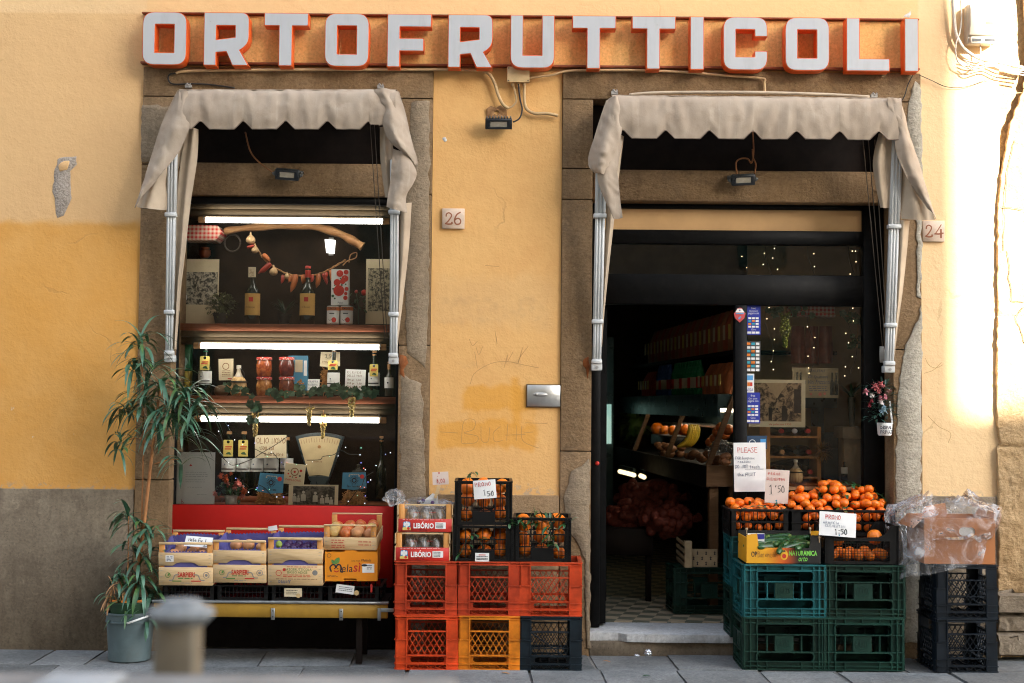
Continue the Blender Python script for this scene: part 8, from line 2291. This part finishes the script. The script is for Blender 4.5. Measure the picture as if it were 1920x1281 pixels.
m = MB(); x0, x1, z0, z1 = R(1575, 800, 1618, 822, .42); m.box(x0, x1, .34, .6, z0, z1); m.box(x0 + .02, x1 - .02, .4, .55, sh0 + .001, z0 - .001); tag(m.build('vase_stand', mt('pale_stand', (.3, .22, .14), .6), bevel=.003), 'pale square stand under the vase behind the door glass', 'stand')
dl = thing('fairy_lights', 'warm white fairy lights hanging behind the door glass and transom', 'fairy lights', P(1510, 480, .33))
WB = lamp_mat('warm_bulb', (1, .75, .4), .7)
pts = [(1452, 466), (1433, 475), (1449, 484), (1431, 496), (1458, 505), (1526, 476), (1527, 500), (1598, 471), (1604, 471), (1605, 491), (1594, 514), (1391, 481), (1400, 502), (1442, 577), (1438, 598), (1452, 617), (1452, 637), (1450, 658), (1446, 678), (1514, 613), (1528, 633), (1526, 652), (1515, 668), (1516, 690), (1599, 578), (1600, 602), (1586, 625), (1591, 643), (1598, 669), (1585, 688), (1584, 705), (1610, 690), (1517, 700), (1450, 693)]
for i, (x, y) in enumerate(pts):
 m = MB(); m.ball(P(x, y, .33), .003, 6, 4); m.build('bulb', WB, dl)
m = MB()
for xs_ in ((1391, 502), (1442, 700), (1522, 705), (1598, 708)): m.tube(spline([P(xs_[0] + 8 * math.sin(y * .05), y, .335) for y in range(462, xs_[1], 20)], 3), .0015, 4)
m.build('wire', M_CABB, dl)
ang = math.atan(.08)
TS = Matrix.Translation((1.36, .80, 0)) @ Matrix.Rotation(ang, 4, 'Z')
def L(x, y, z): return TS @ Vector((x, y, z))
ps = thing('produce_stand', 'long dim produce stand with slanted struts running back into the shop', 'stand', (1.36, .8, ZF))
M_STW = wood_mat('brown_stand_wood', (.12, .06, .025), (.17, .09, .04)); M_STEEL = mt('dark_teal_steel', (.05, .08, .08), .3, .2, 5, metal=.6)
def sp(nm, mat, fn):
 m = MB(); m.T = TS; fn(m); return m.build(nm, mat, ps)
sp('front_board', M_DARKW, lambda m: m.box(-.03, 0, 0.002, 4.3, .98, 1.13)); sp('end_panel', M_STW, lambda m: m.box(-.03, .75, -.02, 0, .99, 1.135))
sp('tray', M_DARKW, lambda m: m.prism([[(.0, 1.0), (.0, 1.06), (.75, 1.2), (.75, 1.0)]], .01, 4.3))
for yy in (.03, 1.5, 3.0): sp('strut', M_STW, lambda m: m.beam((-.01, yy, 1.13), (.17, yy, 1.60), .035, .03))
for xx in (.0, .14, .6): sp('leg', M_STW, lambda m: m.box(xx, xx + .06, .02, .08, ZF, .985))
sp('canopy', M_STEEL, lambda m: m.box(.06, .9, .05, 4.3, 1.53, 1.62)); sp('canopy_lip', M_STEEL, lambda m: m.box(.06, .08, .05, 4.3, 1.46, 1.529)); sp('back_panel', M_STEEL, lambda m: m.box(.76, .80, .03, 4.3, ZF, 1.53))
sp('mirror_shelf', mt('worn_steel_shelf', (.3, .28, .24), .35, .2, metal=.7), lambda m: m.box(.45, .75, .1, 4.2, 1.36, 1.375))
sp('bag_shelf', M_DARKW, lambda m: m.box(.16, .9, .05, 4.3, 1.90, 1.925))
rs = random.Random(31)
def brow(y0, y1, n, cols, gname, labf, kind, z, x):
 pr_ = None
 for i in range(n):
  y = y0 + (y1 - y0) * i / n
  mm = cols[i % len(cols)]
  t = thing(kind, labf, 'bottle' if kind == 'drink_bottle' else 'bag', L(x, y, z), gname)
  m = MB(); m.T = TS
  if kind == 'drink_bottle':
   m.lathe([(.03, 0), (.034, .01), (.034, .15), (.028, .19), (.012, .23), (.012, .26)], x, y, z, 12); m.build('body', mm, t, smooth=50)
   m = MB(); m.T = TS; m.lathe([(.0345, .05), (.0345, .13)], x, y, z, 12, False); m.build('label', M_CREAM if i % 3 else M_INKR, t, smooth=True)
  else:
   w_ = .11; h_ = .30 if z > 1.8 else .22
   m.grid(lambda u, v: (x - .05 * math.sin(u * pi) * (.5 + .5 * math.sin(v * pi)) + .06 * v, y + (u - .5) * w_, z + h_ * v), 6, 6, .03); m.build('body', mm, t, smooth=60)
   m = MB(); m.T = TS; m.box(x - .056, x - .053, y - .03, y + .03, z + h_ * .25, z + h_ * .6); m.build('label', M_CREAM if i % 2 else M_YELTAG, t)
brow(.1, .9, 6, [mt('brown_pouch', (.40, .13, .05), .35), mt('orange_pouch', (.50, .17, .07), .35)], 'pouches on the canopy near the door', 'orange brown snack pouch standing on the canopy near the door post', 'snack_pouch', 1.625, .14)
brow(.95, 2.0, 10, [mt('green_bottle', (.02, .22, .08), .25)], 'green bottles on the canopy', 'green drink bottle in the row on the stand canopy', 'drink_bottle', 1.625, .14)
brow(2.1, 2.7, 5, [mt('blue_bottle', (.04, .11, .30), .25)], 'blue bottles on the canopy', 'blue drink bottle beyond the green ones on the canopy', 'drink_bottle', 1.625, .14)
brow(2.8, 3.4, 5, [mt('red_pouch', (.50, .06, .03), .4)], 'red pouches on the canopy', 'red pouch far back on the stand canopy', 'snack_pouch', 1.625, .13)
brow(.15, 3.6, 22, [mt('dim_red_bag', (.42, .12, .06), .4), mt('dim_brown_bag', (.38, .18, .09), .4)], 'bags on the top shelf', 'tall dim red bag in the row on the top shelf of the stand', 'snack_bag', 1.93, .22)
M_LETT = mt('lettuce_green', (.22, .30, .06), .5, .3, 14, .4, 20)
def at_stand(px, py, off):
 k = (px - 960) / 2550
 Y = (1.36 + .08 * .8 + off - k * 8.5) / (k + .08)
 return P(px, py, Y)
for px, py, s_ in ((1152, 802, .085), (1172, 798, .095), (1193, 799, .10), (1165, 815, .07), (1185, 816, .075)):
 c = at_stand(px, py, .25); t = thing('lettuce', 'pale green lettuce head at the far end of the produce stand', 'lettuce', c, 'lettuces on the stand')
 m = MB(); m.ball(c, s_, 18, 12, jit=.5, seed=px); m.build('heart', M_LETT, t, smooth=True)
 m = MB(); rr_ = random.Random(px)
 for i in range(26):
  d = Vector((rr_.gauss(0, 1), rr_.gauss(0, 1), rr_.gauss(.3, .7))).normalized(); m.leaf(c + d * s_ * .7, d + Vector((0, 0, .6)), s_ * 1.1, s_ * .9, 1.2, n=4, fold=.5)
 m.build('outer_leaves', M_LETT, t, smooth=True)
for px, py in ((1232, 804), (1246, 808), (1262, 808), (1276, 805), (1285, 806)): fruit('orange', at_stand(px, py, .30), .062 if px == 1232 else .05, 'orange in the black punnet on the produce stand', 'orange', 'oranges on the stand')
c = at_stand(1258, 816, .26); m = MB(); m.T = Matrix.Translation(c) @ Matrix.Rotation(ang, 4, 'Z'); m.box(-.10, .10, -.42, .42, -.09, -.002); tag(m.build('punnet', M_BLK, bevel=.004), 'shiny black punnet of oranges on the produce stand', 'punnet')
bn = thing('banana_bunch', 'bunch of yellow green bananas on the produce stand', 'bananas', at_stand(1300, 835, .1))
for k in range(5):
 c = at_stand(1300, 838, .12)
 q = spline([c + Vector((-.075 + .018 * k + dx, -.02 + .018 * k, dz)) for dx, dz in ((-.05, .0), (.0, .025), (.035, .075), (.045, .13), (.04, .17))], 4)
 n_ = len(q); m = MB(); m.tube(q, [.019 * min(1, .4 + i * .2, .45 + (n_ - 1 - i) * .14) for i in range(n_)], 8); m.build('banana', mt('banana_skin', (.62, .42, .03), .5, .15, 12, dirt=(.18, .22, .03), dirt_amt=.6), bn, smooth=True)
M_ONI = mt('brown_bulb_skin', (.28, .12, .05), .5, .3, 20)
for i in range(26):
 px = 1232 + rs.uniform(0, 130); py = 843 + (px - 1232) * .16 + rs.uniform(-10, 6)
 c = at_stand(px, py, .06 + rs.uniform(0, .06)); m = MB(); m.ball(c, rs.uniform(.028, .038), 10, 8, 1.15, 1, .85, .25, px)
 tag(m.build('root_vegetable', M_ONI, smooth=True), 'knobbly brown root vegetable along the front of the produce stand', 'vegetable', 'root vegetables on the stand')
for px, py in ((1345, 812), (1352, 802), (1358, 815), (1340, 822), (1365, 806), (1333, 830)): fruit('red_apple', at_stand(px, py, .22), .042, 'red fruit near the door post on the produce stand', 'fruit', 'red fruit on the stand')
crumple('clear bag of bulbs in front of the struts on the produce stand', at_stand(1352, 845, .12), .09, .09, .07, 4, M_POLY)
M_LT2 = lamp_mat('warm_lit_tube', (1, .8, .42), .3); M_LT_ADDED = lamp_mat('assumed_canopy_tube', (1, .85, .6), 2.6); M_LT3 = lamp_mat('green_white_tube', (.55, .95, .8), .07)
for lab, a, b, rr_ in (('long lit tube glowing under the produce stand', P(1162, 884, 3.2), P(1189, 891, 2.6), .018), ('short lit tube end glowing under the produce stand', P(1201, 892, 2.5), P(1208, 895, 2.4), .018)):
 t = thing('tube_lamp', lab, 'lamp', a); m = MB(); m.tube([a, b], rr_, 10); m.build('tube', M_LT2, t); m = MB(); m.beam(a + Vector((0, 0, .04)), b + Vector((0, 0, .04)), .03, .02); m.build('housing', M_STEEL, t)
t = thing('cooler_lamp', 'greenish upright tube lamp of a cooler at the left of the open door', 'lamp', P(1133, 830, 4.6)); m = MB(); m.tube([P(1136, 832, 4.6), P(1136, 758, 4.6)], .055, 10); m.tube([P(1130, 735, 4.7), P(1130, 668, 4.7)], .03, 10); m.build('tube', M_LT3, t); m = MB(); m.box(P(1122, 800, 4.8).x, P(1150, 800, 4.8).x, 4.8, 4.9, ZF, 2.2); m.build('cooler_side', M_STEEL, t)
t = thing('tube_lamp', 'assumed warm tube lamp, added unseen under the canopy of the produce stand', 'lamp', L(.5, 1.5, 1.5)); m = MB(); m.T = TS; m.tube([(.40, .25, 1.505), (.40, 3.4, 1.505)], .012, 8); m.build('tube', M_LT_ADDED, t)  # assumed lamp, added out of sight behind the lip to brighten the produce
M_NET = mt('red_net', (.13, .022, .010), .7, .35, 60, .5, 80)
for lab, px, py, sx, sz, Y in (('red net sack of onions, upper one inside the doorway', 1215, 935, .26, .16, 1.9), ('red net sack of onions, lower left one inside the doorway', 1190, 972, .24, .14, 1.6), ('red net sack of onions, tied one at the front inside the doorway', 1248, 975, .2, .12, 1.35)):
 c = P(px, py, Y); t = thing('onion_sack', lab, 'sack', c); m = MB(); m.ball(c, 1, 24, 16, sx * .9, .16, sz * .9, .3, px); rr_ = random.Random(px); dd = [Vector((rr_.gauss(0, 1), -abs(rr_.gauss(0, 1)), rr_.gauss(0, 1))).normalized() for _ in range(46)]; [m.ball((c.x + d.x * sx * .88, c.y + d.y * .155, c.z + d.z * sz * .88), rr_.uniform(.032, .042), 10, 7) for d in dd]; m.build('net', M_NET, t, smooth=True); m = MB(); m.tube([c + Vector((sx * .9, -.05, 0)), c + Vector((sx * 1.15, -.1, .03))], .02, 8, r2=.035); m.build('tied_end', M_NET, t)
x0, x1 = PX(1125, 1.3, 1000), PX(1225, 1.3, 1000)
m = MB(); m.T = Matrix.Translation((0, 0, 0)); z0, z1 = PZ(1042, 1.3, 1200), PZ(992, 1.3, 1200); m.box(x0, x1, 1.3, 2.2, z0, z1); [m.box(a, a + .04, 1.32, 1.36, ZF, z0) for a in (x0 + .01, x1 - .05)]; tag(m.build('low_bench', M_DARKW, bevel=.004), 'low dark wooden bench under the onion sacks', 'bench')
x0, x1, z0, z1 = R(1283, 1014, 1345, 1063, .75)
wc = thing('slatted_crate', 'pale slatted crate with printed black lilies inside the doorway', 'crate', (x0, .75, z0))
M_PALE = mt('pale_board', (.45, .34, .2), .7)
m = MB(); m.box(x0, x1, .75, .756, z0, z0 + (z1 - z0) * .68); f_ = m.build('front_board', M_PALE, wc); m = MB()
for i in range(3):
 for j in range(3):
  cx, cz = x0 + (x1 - x0) * (.40 + .26 * j - (.12 if i == 1 else 0)), z0 + (z1 - z0) * (.12 + .2 * i); m.prism([[(cx - .006, cz - .01), (cx + .006, cz - .01), (cx + .002, cz + .004), (cx + .009, cz + .008), (cx + .002, cz + .01), (cx, cz + .02), (cx - .002, cz + .01), (cx - .009, cz + .008), (cx - .002, cz + .004)]], .7485, .7495)
m.build('lily_print', M_INKK, f_); m = MB(); m.box(x0, x0 + (x1 - x0) * .2, .7, .7495, z0, z1); m.build('corner_post', M_PALE, wc)
for k in range(4): m = MB(); m.box(x0 - .006, x0 - .001, .72, 1.15, z0 + (z1 - z0) * (.02 + .26 * k), z0 + (z1 - z0) * (.16 + .26 * k)); m.build('side_slat', M_PALE, wc)
dup(gb, ((x0 + x1) / 2 + .06, .74, z0 - .309), (0, 0, ang), 'dim dark green crate inside the shop under the slatted crate', gg, mg(M_GR2))
hf = thing('hanging_flowers', 'little white pot of pink and pale artificial flowers hung on the right door jamb', 'flower pot', P(1660, 818, -.06))
x0, x1, z0, z1 = R(1647, 793, 1674, 817, -.07)
m = MB(); m.lathe([(.036, 0), (.043, .01), (.047, z1 - z0 - .006), (.045, z1 - z0)], (x0 + x1) / 2, -.05, z0, 20); pt = m.build('pot', M_PAPER, hf, smooth=40)
m = MB(); m.hand('DISPAL', x0 + .006, z0 + .042, -.0985, .018, .004, .0135); m.hand('PRIVAT', x0 + .006, z0 + .014, -.0985, .018, .004, .0135); m.build('lettering', M_INKK, pt)
m = MB(); r = random.Random(12)
for i in range(170):
 a = r.uniform(-1, 1); m.leaf(P(1650 + 22 * a + r.uniform(-8, 8), 788 - r.uniform(0, 70), -.05 + r.uniform(-.06, .04)), (a + r.uniform(-.6, .6), r.uniform(-1, .2), r.uniform(-.2, 1)), .045, .016, .6, n=3)
m.build('foliage', mt('dark_teal_leaf', (.015, .05, .035), .5, .3, 20), hf)
for (fx, fy, s_, c_) in ((1624, 735, .020, (.62, .28, .32)), (1634, 741, .019, (.6, .55, .5)), (1641, 725, .026, (.5, .14, .14)), (1652, 722, .024, (.5, .15, .15)), (1648, 733, .018, (.45, .13, .13)), (1651, 746, .017, (.62, .25, .28)), (1660, 744, .017, (.62, .25, .28)), (1652, 754, .022, (.66, .58, .55)), (1666, 732, .018, (.45, .25, .22)), (1657, 769, .028, (.35, .5, .58)), (1634, 752, .014, (.3, .03, .04)), (1630, 760, .013, (.3, .03, .04))):
 m = MB(); bloom(m, P(fx, fy, -.11), s_, r); m.build('blossom', mt('petal_%d' % (fx * 7 + fy), c_, .7, .15, 30), hf)
m = MB(); m.beam(P(1668, 752, -.03), P(1673, 795, -.04), .010, .006); m.build('stake', M_PAPER, hf)
PY = -.31
b = P(243, 1242, PY)
pp = thing('potted_shrub', 'tall narrow leaved shrub in a grey blue bucket left of the shop window', 'plant', (b.x, b.y, 0))
Rb, Rt, Hb = .122, .140, .285
M_BUCK = mt('blue_grey_bucket', (.085, .12, .125), .5, .2, 6, .05, dirt=(.09, .09, .08), dirt_amt=.5)
m = MB(); m.lathe([(Rb * .97, 0), (Rb, .004), (Rt * .985, Hb - .06), (Rt * 1.03, Hb - .058), (Rt * 1.03, Hb - .05), (Rt, Hb - .048), (Rt * 1.01, Hb - .012), (Rt * 1.05, Hb - .01), (Rt * 1.05, Hb), (Rt * .97, Hb), (Rt * .95, Hb - .05)], b.x, b.y, 0.001, 40); bk_ = m.build('bucket', M_BUCK, pp, smooth=35)
m = MB(); m.tube(spline([(b.x + .02, b.y - Rt * 1.06, Hb - .05), (b.x + .08, b.y - Rt * 1.0, Hb - .03), (b.x + Rt * .98, b.y - Rt * .4, Hb - .015), (b.x + Rt * 1.06, b.y, Hb - .03)], 5), .006, 8); m.build('handle', M_PAPER, bk_, smooth=True)
m = MB(); m.lathe([(Rt * .80, Hb - .04), (Rt * .90, Hb + .055), (Rt * .97, Hb + .057), (Rt * .97, Hb + .066), (Rt * .86, Hb + .066), (Rt * .84, Hb + .02)], b.x, b.y, 0, 36); m.build('inner_pot', mt('green_plastic_pot', (.02, .06, .025), .5), pp, smooth=35)
for a in (-2.35, -1.75, -1.05, -.5): m = MB(); m.grid(lambda u, v: (b.x + Rt * .88 * math.cos(a + .34 * u), b.y + Rt * .88 * math.sin(a + .34 * u), Hb + .062 + .018 * v), 6, 1, .003); m.build('orange_tab', mt('orange_plastic', (.65, .19, .02), .5), pp)
m = MB(); m.lathe([(.001, Hb + .035), (Rt * .83, Hb + .03), (Rt * .83, Hb + .02)], b.x, b.y, 0, 24); m.build('soil', mt('dark_soil', (.03, .02, .013), .95, .3, 40, .5), pp)
M_BARK = wood_mat('red_brown_stem', (.28, .11, .035), (.42, .19, .07), axis='Z')
def stem(pts, r0, r1):
 m = MB(); m.tube(spline([P(*p) for p in pts], 6), r0, 9, r2=r1); m.build('stem', M_BARK, pp, smooth=True)
stem([(246, 1166, PY), (256, 1090, PY), (268, 1000, PY), (277, 920, PY), (285, 850, PY), (293, 780, PY), (302, 722, PY)], .0125, .008)
stem([(250, 1166, PY + .02), (262, 1060, PY + .02), (266, 960, PY + .02), (268, 860, PY + .02), (268, 740, PY), (264, 645, PY)], .006, .004)
stem([(287, 840, PY), (262, 822, PY - .01), (238, 826, PY - .02), (226, 832, PY - .02)], .004, .0025); stem([(290, 870, PY), (318, 862, PY - .02), (338, 862, PY - .04)], .004, .0025); stem([(295, 775, PY), (320, 752, PY - .02), (345, 735, PY - .02)], .006, .004)
stem([(242, 1166, PY), (236, 1120, PY - .03), (222, 1085, PY - .04)], .004, .003); stem([(238, 1166, PY), (240, 1060, PY - .02), (241, 968, PY - .01)], .005, .003)
def olf(name, c1, c2):
 t = NT(name); t.set(color=t.mix(t.step(t.noise(14, 3), .35, .65), c1, c2), rough=.32, spec=.5); return t.m
M_OL = [olf('shrub_leaf', (.04, .115, .065), (.08, .18, .105)), olf('pale_shrub_leaf', (.05, .12, .035), (.09, .17, .05))]
m1, m2, m3 = MB(), MB(), MB(); r = random.Random(14)
for (cx, cy, n, lp, yo) in ((264, 640, 20, 74, 0), (250, 685, 16, 70, 0), (282, 690, 14, 70, 0), (300, 722, 30, 88, 0), (270, 750, 20, 80, 0), (235, 765, 16, 66, 0), (322, 770, 26, 90, -.03), (346, 738, 24, 84, -.03), (365, 762, 14, 78, -.05), (298, 790, 16, 80, 0), (226, 832, 13, 62, -.02), (340, 862, 8, 72, -.05), (338, 815, 14, 84, -.04),
      (241, 966, 18, 56, 0), (262, 985, 10, 52, 0), (282, 1000, 16, 62, -.02), (262, 1045, 16, 62, 0), (300, 1040, 12, 58, 0), (222, 1084, 12, 48, -.03), (264, 1088, 28, 72, -.03), (243, 1128, 16, 62, -.04), (290, 1110, 12, 62, -.02), (208, 1108, 7, 44, -.03), (245, 1010, 10, 46, 0), (275, 1150, 12, 56, -.06)):
 c = P(cx, cy, PY + yo)
 for i in range(int(n * 1.25)):
  a = r.uniform(0, 2 * pi); e = r.uniform(-.1, 1.1)
  d = Vector((math.cos(a) * math.cos(e), math.sin(a) * math.cos(e) * .8, math.sin(e)))
  tgt = m2 if r.random() < .22 else m1
  Ln = lp / 305 * r.uniform(.65, 1.15)
  p0 = c + Vector((r.uniform(-.012, .012), r.uniform(-.012, .012), r.uniform(-.05, .03)))
  if p0.y + d.y * Ln * .8 > -.03: d.y = -abs(d.y) * .4
  tgt.leaf(p0, d, Ln, .0205 * r.uniform(.75, 1.2), r.uniform(1.3, 2.6), n=9, fold=.18, prof=lambda t: (math.sin(pi * min(1, t * .94 + .05)) ** .55) * (1 if t < .8 else 1 - (t - .8) * 4.2))
for i in range(14): m3.leaf(P(215 + r.uniform(-12, 14), 1095 + r.uniform(-15, 25), PY - .05), (r.uniform(-1, 1), -.4, r.uniform(-1, .3)), .12, .014, 1.5, n=6)
m1.build('foliage', M_OL[0], pp, smooth=True); m2.build('pale_foliage', M_OL[1], pp, smooth=True); m3.build('dry_leaves', mt('dry_leaf', (.40, .21, .09), .7, .2, 20), pp)
M_PST = mt('pale_stone_cap', (.18, .185, .18), .8, .35, 22, .3, dirt=(.06, .045, .03), dirt_amt=.5); M_PST2 = mt('tan_painted_post', (.135, .105, .065), .7, .15, 10)
FY = -6.5
x0, x1, z0, z1 = R(286, 1172, 361, 1290, FY)
po = thing('stone_post', 'square tan post with a rounded grey cap close to the viewer', 'post', ((x0 + x1) / 2, FY, 0))
m = MB(); m.box(x0, x1, FY, FY + .07, 0, z1); m.build('shaft', M_PST2, po, bevel=.004)
cx = (x0 + x1) / 2 + .003; cy = FY + .035; zt = PZ(1130, FY, 335)
hc = zt - z1
m = MB(); m.lathe([(.036, -.004), (.047, .008), (.050, hc * .35), (.047, hc * .58), (.034, hc * .68), (.030, hc * .85), (.027, hc * .96), (.012, hc)], cx, cy, z1, 28); m.build('cap', M_PST, po, smooth=50)
xr = PX(862, FY - .03, 1265)
pw = thing('low_parapet', 'low pale stone parapet close to the viewer along the bottom left', 'wall', (-1.4, FY, 0))
m = MB(); zt = PZ(1264, FY - .03, 500); m.box(-3.2, xr - .04, FY - .25, FY - .04, -.01, zt - .05); m.build('wall', M_PST2, pw, bevel=.004); m = MB(); m.box(-3.2, xr, FY - .28, FY - .03, zt - .049, zt); m.build('coping', mt('pale_coping', (.17, .165, .155), .8, .2, 10), pw, bevel=.008)
x0, x1, _, _ = R(82, 1249, 226, 1268, FY - .12)
m = MB(); m.box(x0, x1, FY - .18, FY - .08, zt + .001, zt + .011); tag(m.build('folded_cloth', mt('white_cloth', (.32, .32, .31), .9), bevel=.003), 'folded white cloth lying on the parapet near the lower left corner', 'cloth')
for i, (px, py, lab) in enumerate(((1205, 1268, 'small green leaf lying on the paving near the doorstep'), (1130, 1240, 'curled dry leaf on the paving left of the doorstep'), (1715, 1235, 'dry leaf on the paving left of the navy crates'), (940, 1262, 'dry leaf on the paving in front of the milk crates'))):
 d_ = FWD * F + RGT * (px - 960) - UP * (py - 640.5); q = CAM + d_ * ((.006 - CAM.z) / d_.z)
 m = MB(); m.leaf(q, (1, .3 * (-1) ** i, .25), .05, .022, .5, n=5, fold=.3); tag(m.build('leaf_scrap', M_CITL if i == 0 else mt('dry_leaf', (.40, .21, .09), .7, .2, 20)), lab, 'leaf')
